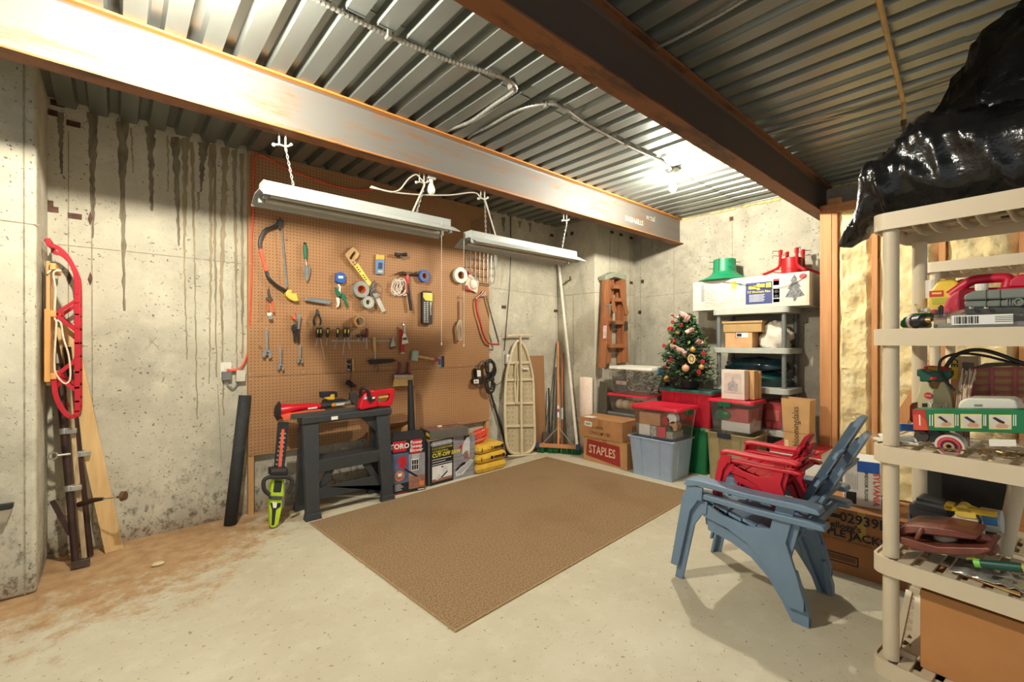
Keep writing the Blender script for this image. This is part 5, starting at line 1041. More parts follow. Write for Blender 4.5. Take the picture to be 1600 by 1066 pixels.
pole('metal_strip', 'thin grey metal strip slanting left behind the broom', (3.93, 3.86, 0), (4.21, 3.935, .92), .011, M_GREY); pole('metal_strip', 'grey metal strip standing upright behind the broom', (4.11, 3.88, 0), (4.232, 3.932, 1.0), .013, M_GREY); pole('metal_strip', 'grey metal strip nearest the corner edge', (4.2, 3.80, 0), (4.268, 3.88, .98), .012, M_GREY)
t = thing('dustpan', 'dark upright dustpan standing behind the push broom', 'dustpan', (3.98, 3.82, 0)); B().prism([(3.9, 3.84, 0), (4.1, 3.78, 0), (4.09, 3.80, .2), (3.92, 3.86, .22)], (.02, .03, 0)).build('pan', mat('dust_brown', (92, 78, 64), .6), t, bevel=.004); B().cyl((4.0, 3.83, .2), (4.06, 3.90, .75), .01, n=8).build('handle', BLK, t)
t = thing('foam_roll', 'pale pink rolled foam mat standing against the concrete corner', 'foam roll', (4.17, 3.42, 0)); c = V((4.226, 3.435, 0)); n = 60
ring = [c+V((.46*math.cos(g), math.sin(g), 0))*(.10-.06*g/(6*math.pi)) for g in [6*math.pi*i/n for i in range(n+1)]]; B().loft([ring, [p+V((0, 0, .9)) for p in ring]], closed=False).build('mat', mat('foam_pink', (222, 200, 182), .9, n=.06, ns=30, bump=.2, bs=80), t, smooth=True, solid=.008)
# ================================================================ step ladder on the pilaster face
ZK = Z(930, 420, 6.27); LW = mat('ladder_wood', (164, 106, 66), .5, n=.18, ns=5, stretch=(6, 6, .6), c2=(142, 86, 50))
def lk(u, v, y=3.27): return onY(*ZK(u, v), y)
def lslab(pts, y, th): return B().prism([lk(u, v, y) for u, v in pts], (0, th, 0))
t = thing('step_ladder', 'orange-brown wooden step ladder hung folded on the concrete pilaster', 'ladder', lk(190, 960))
lslab([(102, 82), (150, 72), (106, 968), (58, 975)], 3.24, .05).build('front_rail', LW, t, bevel=.003); lslab([(152, 72), (188, 60), (156, 925), (112, 935)], 3.29, .045).build('rear_rail', LW, t, bevel=.003)
lslab([(262, 80), (300, 72), (328, 915), (292, 925)], 3.24, .05).build('front_rail', LW, t, bevel=.003); lslab([(222, 110), (262, 100), (292, 925), (240, 930)], 3.29, .045).build('rear_rail', LW, t, bevel=.003)
lslab([(95, 72), (185, 30), (312, 66), (300, 110), (195, 80), (105, 110)], 3.235, .1).build('top_cap', mat('cap_grey', (150, 156, 136), .6), t, bevel=.003)
for v, u0, u1 in ((165, 185, 262), (292, 190, 262), (515, 165, 305), (745, 150, 310)): lslab([(u0, v-8), (u1, v-6), (u1, v+32), (u0, v+30)], 3.235, .095).build('step', LW, t, bevel=.003)
lslab([(240, 160), (268, 165), (328, 430), (322, 455), (295, 450), (262, 300)], 3.225, .015).build('bucket_arm', LW, t, bevel=.002); lslab([(170, 290), (188, 285), (210, 425), (180, 440), (165, 400)], 3.225, .015).build('bucket_arm', LW, t, bevel=.002)
for v in (590, 825): B().cyl(lk(155, v, 3.3), lk(240, v+3, 3.3), .006, n=8).build('tie_rod', STL, t)
lslab([(108, 350), (165, 345), (166, 360), (152, 365), (150, 450), (138, 450), (136, 362), (108, 362)], 3.232, .008).build('hinge', STL, t); lslab([(288, 520), (320, 515), (322, 600), (290, 610)], 3.232, .008).build('hinge', DST, t); lslab([(160, 520), (195, 515), (200, 560), (165, 565)], 3.232, .008).build('hinge', DST, t)
lslab([(82, 560), (112, 556), (108, 682), (80, 685)], 3.238, .002).build('sticker', PWH, t); text('WERNER', .05, lk(97, 620, 3.237), V((-.04, 0, 1)), V((-1, 0, 0)), PRED, t)
B().cyl(lk(205, 60, 3.30), lk(205, 60, 3.36), .006, n=8).build('wall_hook', STL, t)
# ================================================================ cartons and bins by the far wall
def rr(cx, cy, w_, d_, r=.03, n=4):
    P = []
    for sx, sy, a0 in ((1, 1, 0), (-1, 1, 90), (-1, -1, 180), (1, -1, 270)):
        for k in range(n+1): g = R(a0+90*k/n); P.append((cx+sx*(w_/2-r)+r*math.cos(g), cy+sy*(d_/2-r)+r*math.sin(g)))
    return P
def tub(x0, x1, y0, y1, z0, z1, tp=.86, r=.03, rot=0):
    "rings for a tapered open tub"
    cx, cy, w_, d_ = (x0+x1)/2, (y0+y1)/2, x1-x0, y1-y0
    def ring(k, z, e=0): return [V((x, y, z)) for x, y in rr(cx, cy, (w_+e)*k, (d_+e)*k, r)]
    h = z1-z0
    return [ring(tp, z0), ring(1, z1), ring(1, z1, .03), ring(1, z1+.012, .03), ring(1, z1+.012, -.01), ring(1, z1-.01, -.012), ring(tp, z0+.012, -.012)]
def lidm(b_, x0, x1, y0, y1, z, h, e=.035, r=.035, dome=.006):
    cx, cy = (x0+x1)/2, (y0+y1)/2
    def ring(z_, k): return [V((x, y, z_)) for x, y in rr(cx, cy, x1-x0+k, y1-y0+k, r)]
    return b_.loft([ring(z, e), ring(z+h*.6, e), ring(z+h, e-.012), ring(z+h, e-.05), ring(z+h-dome, e-.065)])
CLEAR = bpy.data.materials.new('clear_plastic'); CLEAR.use_nodes = True; nt = CLEAR.node_tree; nt.nodes.clear(); tr = nd(nt, 'BsdfTransparent'); tr.inputs[0].default_value = (1, 1, .99, 1)
gl = nd(nt, 'BsdfGlossy'); gl.inputs[0].default_value = (.9, .9, .88, 1); gl.inputs['Roughness'].default_value = .18; df = nd(nt, 'BsdfDiffuse'); df.inputs[0].default_value = rgb((214, 206, 192)); m1 = nd(nt, 'MixShader'); m2 = nd(nt, 'MixShader'); fr = nd(nt, 'Fresnel'); fr.inputs[0].default_value = 1.45
nz = nd(nt, 'TexNoise'); nz.inputs['Scale'].default_value = 4; rg = nd(nt, 'MapRange'); rg.inputs[3].default_value = .05; rg.inputs[4].default_value = .12; nt.links.new(nz.outputs['Fac'], rg.inputs[0])
nt.links.new(rg.outputs[0], m1.inputs[0]); nt.links.new(tr.outputs[0], m1.inputs[1]); nt.links.new(df.outputs[0], m1.inputs[2]); nt.links.new(fr.outputs[0], m2.inputs[0]); nt.links.new(m1.outputs[0], m2.inputs[1]); nt.links.new(gl.outputs[0], m2.inputs[2]); ou = nd(nt, 'OutputMaterial'); nt.links.new(m2.outputs[0], ou.inputs[0])
def carton(name, label, x0, x1, y0, y1, z0, z1, rz=0, m=KRAFT, open_=False, tape=True, group=None, gap=.0):
    cx, cy = (x0+x1)/2, (y0+y1)/2; t = thing(name, label, 'box', (cx, cy, z0), rz, group); w_, d_, h = (x1-x0)/2, (y1-y0)/2, z1-z0
    B().bx(-w_, w_, -d_, d_, 0, h-.004).build('carton', m, t, local=True, bevel=.003, seg=1)
    for s in (-1, 1): B().bx(-w_ if s < 0 else .002, -.002 if s < 0 else w_, -d_, d_, h-.004, h).build('flap', m, t, local=True)
    if tape:
        for s in (-1, 1): B().bx(s*w_-.0006, s*w_+.0006, -.03, .03, h*.62, h).build('tape', mat('brown_tape', (158, 110, 66), .4), t, local=True)
    return t, wm(t), w_, d_, h
KR2 = mat('kraft_dark', (176, 126, 78), .75, n=.12, ns=10, bump=.05, bs=90)
t, M_, w_, d_, h = carton('office_carton', 'worn brown carton with a big red office-store panel, on the floor', 3.95, 4.26, 2.67, 3.25, 0, .272, R(-1), KRAFT)
def fx(s, r, o=.0015): return M_ @ V((-w_-o, d_-2*d_*s, h*r))         # front face (towards the room): s from left to right
def fpatch(pts, m, par, o=.0012, nm='print'): B().prism([fx(s, r, o) for s, r in pts], V((.001, 0, 0))).build(nm, m, par)
DR, UP = V((0, -1, 0)), V((0, 0, 1))
fpatch([(.06, .22), (.86, .06), (.84, .84), (.09, .90)], mat('staples_red', (158, 44, 38), .6, n=.1), t); text('STAPLES', .13, fx(.445, .5, .003), V((0, -1, -.02)), UP, mat('cream_print', (222, 196, 160), .7), t, bold=.012, sx=.74)
t, M_, w_, d_, h = carton('brown_carton', 'plain brown carton with a white barcode label on the red-panel carton', 3.93, 4.27, 2.735, 3.285, .2725, .485, R(2), KR2)
fpatch([(.12, .58), (.30, .56), (.30, .80), (.12, .82)], PWH, t)
for k in range(9): fpatch([(.15+.014*k, .63), (.157+.014*k, .63), (.157+.014*k, .75), (.15+.014*k, .75)], PBK, t, .0016)
text('DL/RNG', .045, fx(.43, .55, .002), DR, UP, PBK, t); text('CNO.14', .05, fx(.40, .27, .002), DR, UP, PBK, t); text('of 130', .05, fx(.62, .27, .002), DR, UP, PBK, t)
for k in range(4): p = [M_ @ V((-w_+.2+.03*k, -d_-.001, h*q)) for q in (.7, .4)]; B().beam(p[0], p[1], .01, .001, (0, 1, 0)).build('print', PBK, t)
B().bx(-w_+.02, -w_+.12, .12, .24, h+.0005, h+.001).build('white_label', PWH, t, local=True)
def bin_thing(name, label, x0, x1, y0, y1, z0, z1, m, tp=.88, lid=None, lidh=.03, latch=None, ribs=True, group=None, rim=True, latch_side='front'):
    t = thing(name, label, 'storage bin', ((x0+x1)/2, (y0+y1)/2, z0), 0, group)
    B().loft(tub(x0, x1, y0, y1, z0, z1, tp)[:5 if m is CLEAR else 7], caps=m is not CLEAR).build('tub', m, t, smooth=R(50))
    if ribs:
        for y in (y0+(y1-y0)*.28, y0+(y1-y0)*.72): B().beam((x0+(x1-x0)*(1-tp)/2-.003, (y0+y1)/2+(y-(y0+y1)/2)*tp, z0+.02), (x0-.003, y, z1-.01), .012, .008, (1, 0, 0)).build('rib', m, t)
        for x in (x0+(x1-x0)*.3, x0+(x1-x0)*.7): B().beam(((x0+x1)/2+(x-(x0+x1)/2)*tp, y0+(y1-y0)*(1-tp)/2-.003, z0+.02), (x, y0-.003, z1-.01), .012, .008, (0, 1, 0)).build('rib', m, t)
    if lid: lidm(B(), x0, x1, y0, y1, z1+.0125, lidh).build('lid', lid, t, smooth=R(40))
    if latch:
        if latch_side == 'front': B().box((x0-.022, (y0+y1)/2+.04, z1-.005), (.02, .12, .05)).build('latch', latch, t, bevel=.006)
        else: B().box(((x0+x1)/2, y0-.022, z1), (.12, .02, .05)).build('latch', latch, t, bevel=.006)
    return t
LBL = mat('bin_blue', (160, 178, 200), .45, n=.05); OLV = mat('bin_olive', (152, 136, 96), .5, n=.06); NAVY = mat('latch_navy', (34, 40, 58), .45); REDL = mat('lid_red', (206, 34, 56), .4, n=.06); DGR = mat('latch_green', (20, 84, 52), .45); BGR = mat('bin_green', (22, 108, 60), .4, n=.1); DKG = mat('lid_green', (26, 88, 78), .4); BRD = mat('bin_red', (178, 24, 44), .4, n=.08)
bin_thing('storage_bin', 'pale blue storage bin on the floor under a red-lidded clear bin', 3.89, 4.30, 2.14, 2.62, 0, .375, LBL, .87)
def clear_bin(name, label, x0, x1, y0, y1, z0, z1, lid, latch, lidh=.03, ls='front'):
    return bin_thing(name, label, x0, x1, y0, y1, z0, z1, CLEAR, .88, lid, lidh, latch, False, latch_side=ls)
t = clear_bin('clear_bin', 'clear bin with red lid full of ribbons, on the pale blue bin', 3.90, 4.29, 2.10, 2.58, .389, .66, REDL, DGR, ls='side')
# what shows through the clear bins
def inside(par_label, name, cat, b_, m, smooth=False, bevel=0):
    o = b_.build(name, m, None, smooth=smooth, bevel=bevel); tag(o, par_label, cat); return o
TAN = mat('tan_card', (190, 140, 100), .7)
inside('tan gift box inside the ribbon-filled clear bin', 'gift_box', 'box', B().bx(3.945, 4.20, 2.30, 2.53, .51, .63), TAN, bevel=.004); inside('white gift box inside the ribbon-filled clear bin', 'gift_box', 'box', B().bx(3.945, 4.2, 2.41, 2.535, .402, .509), PWH, bevel=.004)
inside('pink wrapped parcel inside the ribbon-filled clear bin', 'gift_box', 'box', B().bx(3.945, 4.15, 2.245, 2.335, .402, .505), mat('pink_wrap', (214, 62, 84), .5), bevel=.004); inside('silver dotted parcel inside the ribbon-filled clear bin', 'gift_box', 'box', B().bx(3.945, 4.15, 2.34, 2.405, .402, .505), mat('dotted_wrap', (176, 172, 164), .4, n=.6, ns=60), bevel=.004)
inside('green speckled parcel inside the ribbon-filled clear bin', 'gift_box', 'box', B().bx(3.95, 4.15, 2.17, 2.24, .402, .47), mat('green_wrap', (96, 124, 104), .5, c2=(196, 190, 176), ns=70), bevel=.004)
for i, (y, z, r_, m, lb) in enumerate(((2.25, .57, .042, RED, 'red ribbon spool'), (2.185, .60, .05, PWH, 'white ribbon spool'), (2.165, .53, .045, TAN, 'tan ribbon spool'), (2.20, .50, .03, DGR, 'green ribbon spool'))):
    inside(lb+' seen through the ribbon-filled clear bin', 'ribbon_spool', 'ribbon spool', B().lathe([(.012, 0), (r_, 0), (r_, .008), (r_*.8, .009), (r_*.8, .05), (r_, .051), (r_, .06), (.012, .06)], (3.955, y, z), 20, axis=(1, 0, 0)), m, smooth=True)
bin_thing('storage_bin', 'dark green storage bin on the floor between blue and olive bins', 4.37, 4.66, 2.03, 2.52, 0, .435, BGR, .88, BGR, .025)
bin_thing('storage_bin', 'red storage bin with dark green lid holding the small tree', 4.36, 4.65, 1.99, 2.54, .4735, .80, BRD, .92, DKG, .03)
bin_thing('storage_bin', 'olive tan storage bin with navy latch on the floor', 4.29, 4.64, 1.575, 2.01, 0, .455, OLV, .9, None, 0, NAVY)
t = clear_bin('clear_bin', 'clear bin with red lid and green latch on the olive bin', 4.31, 4.62, 1.60, 1.99, .468, .745, REDL, DGR)
inside('white carton inside the clear bin on the olive bin', 'gift_box', 'box', B().bx(4.37, 4.62, 1.64, 1.90, .481, .575), PWH, bevel=.004); inside('red and white carton inside the clear bin on the olive bin', 'gift_box', 'box', B().bx(4.36, 4.62, 1.65, 1.86, .576, .70), mat('red_box', (196, 84, 88), .5), bevel=.004)
inside('shiny green bag inside the clear bin on the olive bin', 'green_bag', 'bag', B().sph((4.375, 1.875, .63), (.035, .085, .055), 14, 9), mat('green_foil', (30, 116, 78), .3, n=.3, ns=20, bump=.4, bs=25), smooth=True); inside('rolled cream towel inside the clear bin on the olive bin', 'towel_roll', 'towel', B().sph((4.50, 1.69, .56), (.10, .06, .07), 12, 8), mat('cream_cloth', (214, 196, 160), .9), smooth=True)
# clear bins at the left
t = thing('storage_bin', 'grey storage bin hidden behind the brown cartons', 'storage bin', (4.6, 2.95, 0)); B().loft(tub(4.33, 4.75, 2.70, 3.20, 0, .48, .9)).build('tub', mat('bin_grey', (112, 112, 108), .5), t, smooth=R(50)); lidm(B(), 4.33, 4.75, 2.70, 3.20, .4925, .02).build('lid', MATS['bin_grey'], t)
clear_bin('clear_bin', 'clear bin of cream cloth with a red-edged lid behind cartons', 4.33, 4.72, 2.70, 3.20, .513, .695, REDL, None, .02); 
rn = random.Random(5)
for i in range(5): inside(('crumpled cream cloth in the red-edged clear bin, nearest the corner', 'crumpled cream cloth second from the corner in the red-edged clear bin', 'crumpled tan cloth in the middle of the red-edged clear bin', 'crumpled brown cloth in the red-edged clear bin', 'crumpled cream cloth at the right of the red-edged clear bin')[i], 'folded_cloth', 'cloth', B().sph((4.46, 3.10-.085*i, .60), (.09, .055, .06), 12, 8), [MATS['cream_cloth'], MATS['cream_cloth'], TAN, mat('brown_cloth', (128, 96, 68), .9), MATS['cream_cloth']][i], smooth=True)
t = clear_bin('clear_bin', 'clear bin with white lid full of silver tinsel', 4.37, 4.72, 2.66, 3.20, .7285, 1.0, WHT, mat('latch_blue', (58, 128, 190), .45), .03, 'side')
tin = B(); rn = random.Random(8)
for k in range(420):
    c = V((rn.uniform(4.42, 4.66), rn.uniform(2.73, 3.13), rn.uniform(.755, .975))); d_ = V((rn.uniform(-1, 1), rn.uniform(-1, 1), rn.uniform(-1, 1))).normalized()*rn.uniform(.02, .045); q = d_.orthogonal().normalized()*.004; tin.add([c-d_-q, c-d_+q, c+d_+q, c+d_-q], [(0, 1, 2, 3)])
o = tin.build('tinsel', mat('tinsel', (118, 128, 118), .3, .6, n=.5, ns=30), None); tag(o, 'grey-green tinsel packed in the white-lidded clear bin', 'tinsel'); o['kind'] = 'stuff'
o = B().bx(4.412, 4.416, 3.0, 3.14, .83, .87).build('label_strip', mat('pink_label', (222, 186, 168), .6)); tag(o, 'pale pink label strip inside the white-lidded clear bin', 'label')
t = thing('seat_pad', 'dark olive padded board leaning by the cream-cloth bin', 'padded board', (4.30, 3.26, 0)); B().prism([(4.27, 3.305, 0), (4.27, 3.20, 0), (4.31, 3.20, .85), (4.31, 3.305, .86), (4.30, 3.308, .6)], (.02, 0, 0)).build('pad', mat('olive_pad', (78, 72, 56), .8), t, bevel=.008)
# ================================================================ grey plastic shelf at the far wall and its load
PG = mat('shelf_grey', (178, 180, 168), .5, n=.05); PD = mat('post_grey', (108, 112, 110), .5, n=.05)
t = thing('plastic_shelf', 'grey plastic shelf unit against the far concrete wall', 'shelf', (4.79, 1.73, 0)); sx0, sx1, sy0, sy1 = 4.60, 4.98, 1.40, 2.07
SZ = (.06, .45, .85, 1.235, 1.625)
for z in SZ:
    B().loft([[V((x, y, z_)) for x, y in rr((sx0+sx1)/2, (sy0+sy1)/2, sx1-sx0+.05, sy1-sy0+.05, .05)] for z_ in (z-.02, z+.035)]).build('shelf_board', PG, t, bevel=.004)
for x in (sx0+.02, sx1-.02):
    for y in (sy0+.03, sy1-.03):
        for a, b in zip((-.02+.02,)+SZ[:-1], SZ): B().cyl((x, y, a+(.035 if a > 0 else 0)), (x, y, b-.02), .021, n=14).build('post', PD, t, smooth=True)
z1, z2, z3 = SZ[2]+.0355, SZ[3]+.0355, SZ[4]+.0355
t, M_, w_, d_, h = carton('shelf_carton', 'tan mailing carton on the grey shelf with torn label', 4.64, 4.88, 1.72, 1.985, z2, z2+.155, 0, mat('kraft_pale', (206, 158, 110), .75, n=.08)); fpatch([(.42, .68), (.85, .66), (.85, .97), (.42, .97)], PWH, t); fpatch([(.44, .72), (.62, .72), (.62, .92), (.44, .92)], PBK, t, .0016)
t = thing('lidded_carton', 'shallow tan carton stacked on the mailing carton', 'box', (4.76, 1.83, z2+.1555)); B().bx(4.63, 4.90, 1.63, 2.0, z2+.156, z2+.245).build('carton', mat('kraft_olive', (178, 144, 92), .75, n=.08), t, bevel=.004); B().bx(4.62, 4.91, 1.62, 2.01, z2+.2452, z2+.268).build('lid', MATS['kraft_olive'], t, bevel=.003)
def cloth_heap(name, label, cat, c, s, m, seed, amp=.2, n=20):
    rn = random.Random(seed); import mathutils.noise as mn; b_ = B().sph((0, 0, 0), 1, n*2, n); o = V((rn.uniform(0, 50), rn.uniform(0, 50), 0)); vs = []
    for p in b_.v:
        q = p*(1+amp*mn.noise(p*1.6+o)+amp*.5*mn.noise(p*4+o)+amp*.25*abs(mn.noise(p*9+o))); z = max(-.55, q.z); vs.append(V((c[0]+q.x*s[0], c[1]+q.y*s[1], c[2]+(z+.55)*s[2])))
    b_.v = vs; o = b_.build(name, m, None, smooth=R(60)); tag(o, label, cat); return o
cloth_heap('canvas_bag', 'off-white canvas bag slumped on the grey shelf', 'bag', (4.78, 1.555, z2), (.12, .14, .155), mat('canvas', (210, 202, 186), .9, n=.1, ns=14, bump=.3, bs=30), 3, .38)
TARP = mat('tarp_green', (22, 52, 50), .22, n=.4, ns=8, bump=.2, bs=20)
cloth_heap('green_tarp', 'folded dark green tarp filling the lower grey shelf', 'tarp', (4.80, 1.74, z1), (.15, .31, .10), TARP, 5, .16); cloth_heap('blue_green_tarp', 'glossy dark green tarp bundle on top of the folded tarp', 'tarp', (4.80, 1.74, z1+.155), (.14, .31, .085), mat('tarp_teal', (20, 44, 52), .22, n=.4, ns=10), 9, .2)
o = B().bx(4.66, 4.80, 1.58, 1.72, z1+.0, z1+.012).build('blue_sheet', mat('tarp_blue', (30, 110, 160), .4)); bpy.data.objects.remove(o)
# red case on the lower shelf
t = thing('red_case', 'red plastic carry case on the lower grey shelf', 'case', (4.78, 1.54, SZ[1]+.036)); B().bx(4.645, 4.92, 1.455, 1.62, SZ[1]+.036, SZ[1]+.30).build('shell', mat('case_red', (170, 62, 62), .45), t, bevel=.02); B().bx(4.64, 4.645, 1.48, 1.59, SZ[1]+.12, SZ[1]+.22).build('panel', mat('case_pink', (190, 96, 92), .5), t, bevel=.004)
# tree carton, on top
t = thing('tree_carton', 'long white artificial-tree carton lying on top of the grey shelf', 'box', (4.78, 1.75, z3)); th0 = .31; tx = 4.585
B().bx(tx, 4.97, 1.215, 2.305, z3, z3+th0).build('carton', mat('carton_white', (200, 194, 176), .6, n=.06, ns=5), t, bevel=.004)
def tp_(s, r, o=.0015): return V((tx-o, 2.305-1.09*s, z3+th0*r))
def tpatch(pts, m, o=.0012, nm='print'): B().prism([tp_(s, r, o) for s, r in pts], V((.001, 0, 0))).build(nm, m, t)
tpatch(rect(.50, .12, .72, .80), mat('print_navy', (48, 58, 112), .5, n=.15)); tpatch(rect(.725, .12, .78, .80), PWH); tpatch(rect(.728, .14, .778, .25), PRED); tpatch(rect(.728, .66, .775, .86), PRED); tpatch(rect(.728, .27, .778, .56), mat('print_pink', (214, 70, 96), .5))
for r_ in (.33, .47): tpatch([(.752+.018*math.cos(g), r_+.05*math.sin(g)) for g in [k*.6 for k in range(10)]], PBK, .0018)
[tpatch(rect(*q), PYE, .002) for q in ((.525, .60, .59, .70), (.595, .56, .62, .76), (.625, .64, .66, .74), (.67, .62, .71, .76))]; text("7.5' Mountain Pine", .028, tp_(.61, .5, .003), DR, UP, PYE, t, bold=.02)
for k in range(6): tpatch(rect(.53, .40-.04*k, .66-.01*(k % 2), .415-.04*k), PWH, .002, 'text_line')
for k in range(7): tpatch(rect(.12, .70-.075*k, .20+.02*(k % 3), .712-.075*k), mat('print_faint', (120, 116, 108), .6), .0012, 'text_line')
for k in range(3): tpatch(rect(.10, .22-.05*k, .36-.04*k, .228-.05*k), MATS['print_faint'], .0012, 'text_line')
tpatch(rect(.085, .30, .118, .92), mat('print_silver', (150, 152, 150), .5)); tpatch(rect(.42, .32, .47, .85), mat('print_sky', (168, 184, 190), .5, n=.3)); tpatch(rect(.375, .66, .42, .92), PYE)
tpatch([(.955+.03*math.cos(g), .86+.08*math.sin(g)) for g in [k*.52 for k in range(12)]], PRED)
TRG = mat('print_tree', (104, 104, 104), .6, n=.6, ns=60); tpatch([(.89, .95), (.915, .78), (.905, .78), (.94, .55), (.925, .55), (.965, .3), (.91, .25), (.90, .14), (.885, .14), (.88, .25), (.82, .28), (.855, .5), (.84, .52), (.87, .72), (.86, .74)], TRG, .0014)
B().prism([(tx-.0008, 1.24, z3+.02), (tx-.0008, 1.22, z3+.02), (tx-.0008, 1.22, z3+th0-.02), (tx-.0008, 1.24, z3+th0-.02)], (.0006, 0, 0)).build('tape', mat('clear_tape', (190, 176, 140), .3), t)
zb = z3+th0+.001
p = onZ(1137, 430, zb); gx, gy = 4.78, 2.05
t = thing('tree_stand', 'green funnel-shaped plastic tree stand on the white tree carton', 'tree stand', (gx, gy, zb)); GRS = mat('stand_green', (24, 130, 86), .45, n=.06)
B().lathe([(.255, .0), (.262, .008), (.255, .018), (.20, .035), (.15, .065), (.12, .095), (.115, .115), (.108, .235), (.102, .235), (.108, .12), (.11, .10), (.14, .06), (.19, .03), (.25, .008)], (gx, gy, zb), 36).build('basin', GRS, t, smooth=R(50))
for a in range(4):
    g = R(45+90*a)
    for z in (.14, .21): B().cyl((gx+.09*math.cos(g), gy+.09*math.sin(g), zb+z), (gx+.165*math.cos(g), gy+.165*math.sin(g), zb+z), .003, n=6).build('eye_bolt', DST, t)
ch = B(); chain('chain', (gx-.112, gy+.01, zb+.235), (gx-.118, gy+.012, zb+.11), t, DST, .018, .002)
rx, ry = 4.80, 1.42
t = thing('tree_stand', 'red steel tree stand with four legs on the white tree carton', 'tree stand', (rx, ry, zb)); B().lathe([(.085, .012), (.09, .015), (.09, .165), (.085, .165), (.083, .02)], (rx, ry, zb), 28).build('bucket', RED, t, smooth=R(50))
for a in range(4):
    g = R(40+90*a); d_ = V((math.cos(g), math.sin(g), 0)); c = V((rx, ry, zb))
    B().tube(smooth_path([c+d_*.10+V((0, 0, .245)), c+d_*.105+V((0, 0, .15)), c+d_*.115+V((0, 0, .085)), c+d_*.18+V((0, 0, .045)), c+d_*.26+V((0, 0, .012))], 5), .013, 8).build('leg', RED, t, smooth=True)
    B().box(c+d_*.1+V((0, 0, .225)), (.03, .03, .05), (0, 0, g)).build('head', RED, t, bevel=.005)
    for z in (.19, .235): B().tube([c+d_*.08+V((0, 0, z)), c+d_*.17+V((0, 0, z+.005)), c+d_*.172+V((0, 0, z-.02))], .003, 6).build('eye_bolt', DST, t)
B().tube([V((rx, ry, zb+.05))+V((math.cos(g), math.sin(g), 0))*.16 for g in [2*math.pi*k/24 for k in range(24)]], .004, 6, closed=True).build('brace_ring', RED, t, smooth=True)
# loose wire draped over the carton front
t = thing('wire_loop', 'thin dark wire drooping over the front of the tree carton', 'wire', (4.57, 1.6, z3+.2)); B().tube(smooth_path([(tx-.005, 1.98, zb-.03), (tx-.012, 1.86, zb-.05), (tx-.012, 1.72, zb-.09), (tx-.012, 1.55, zb-.13), (tx-.012, 1.38, zb-.12), (tx-.005, 1.25, zb-.05), (tx+.02, 1.24, zb+.002)], 5), .0025, 5).build('wire', DST, t)
# small boxes on the red lid
zl = .745+.0125+.031
t = thing('printed_box', 'pale box printed with a grey house, standing on the red lid', 'box', (4.40, 1.73, zl)); B().bx(4.34, 4.44, 1.675, 1.885, zl, zl+.275).build('carton', mat('pale_pink_card', (222, 204, 188), .6, n=.05), t, bevel=.003)
for (a, b, c, d_, m) in ((1.70, 1.86, .06, .245, mat('print_frame', (206, 186, 172), .6)),): B().bx(4.338, 4.3392, a, b, zl+c, zl+d_).build('print_panel', m, t)
B().prism([(4.3375, y, zl+z) for y, z in ((1.735, .08), (1.825, .08), (1.825, .145), (1.80, .165), (1.787, .175), (1.783, .215), (1.776, .215), (1.772, .175), (1.758, .165), (1.735, .145))], (.0008, 0, 0)).build('house_print', mat('print_house', (170, 158, 158), .6, n=.25, ns=40), t)
t = thing('wooden_box', 'plain wooden box standing behind the printed box on the lid', 'box', (4.50, 1.66, zl)); B().bx(4.445, 4.55, 1.63, 1.83, zl, zl+.27).build('box', mat('box_pine', (206, 160, 104), .55, n=.15, ns=8, stretch=(6, 6, .7)), t, bevel=.003); B().bx(4.552, 4.60, 1.62, 1.82, zl, zl+.262).build('lid', MATS['box_pine'], t, bevel=.003)
# ================================================================ small decorated tree on the red bin
tx0, ty0, tz0 = 4.49, 2.32, .8435
TG = mat('fir_green', (44, 74, 46), .7, n=.35, ns=25); LG = mat('holly_green', (112, 150, 72), .5, n=.25, ns=25); BK = mat('dark_pot', (36, 34, 30), .8)
t = thing('christmas_tree', 'small decorated artificial Christmas tree on the dark green lid', 'christmas tree', (tx0, ty0, tz0))
B().lathe([(.11, 0), (.13, .02), (.14, .12), (.12, .13)], (tx0, ty0, tz0), 16).build('base', BK, t, smooth=True); B().tube([(tx0, ty0, tz0+.1), (tx0+.01, ty0, tz0+.75)], [.016, .006], 8).build('trunk', mat('trunk', (82, 62, 42), .8), t)
rn = random.Random(21); bs = B(); fo = B(); lf = B(); HT = .78
def trad(z): return .268*(1-(z/HT)**1.35)**.8+.035
for k in range(210):
    z = .07+(HT-.08)*(k/210)**.9; a = k*2.399; r_ = trad(z)*rn.uniform(.8, 1.05); d_ = V((math.cos(a), math.sin(a), rn.uniform(-.25, .25))); c = V((tx0, ty0, tz0+z)); e = c+d_*r_
    bs.tube([c, e], [.004, .002], 4)
    for j in range(34):
        f = rn.uniform(.25, 1.05); p = c.lerp(e, f); q = (d_*rn.uniform(.2, 1)+V((rn.uniform(-1, 1), rn.uniform(-1, 1), rn.uniform(-1, 1)))).normalized()*rn.uniform(.025, .045); s = q.orthogonal().normalized()*.006; fo.add([p-s, p+q*.5-s, p+q, p+q*.5+s, p+s], [(0, 1, 2, 3, 4)])
for k in range(230):
    z = rn.uniform(.1, .72); a = rn.uniform(0, 6.28); p = V((tx0, ty0, tz0+z))+V((math.cos(a), math.sin(a), 0))*(trad(z)*rn.uniform(.8, 1.1)); q = V((math.cos(a)+rn.uniform(-.7, .7), math.sin(a)+rn.uniform(-.7, .7), rn.uniform(-.5, .7))).normalized()*rn.uniform(.03, .05); s = q.cross(V((rn.uniform(-.4, .4), rn.uniform(-.4, .4), 1))).normalized()*.015
    lf.add([p, p+q*.3-s, p+q*.5-s*.5, p+q*.7-s*.9, p+q, p+q*.7+s*.9, p+q*.5+s*.5, p+q*.3+s], [(0, 1, 2, 3, 4, 5, 6, 7)])
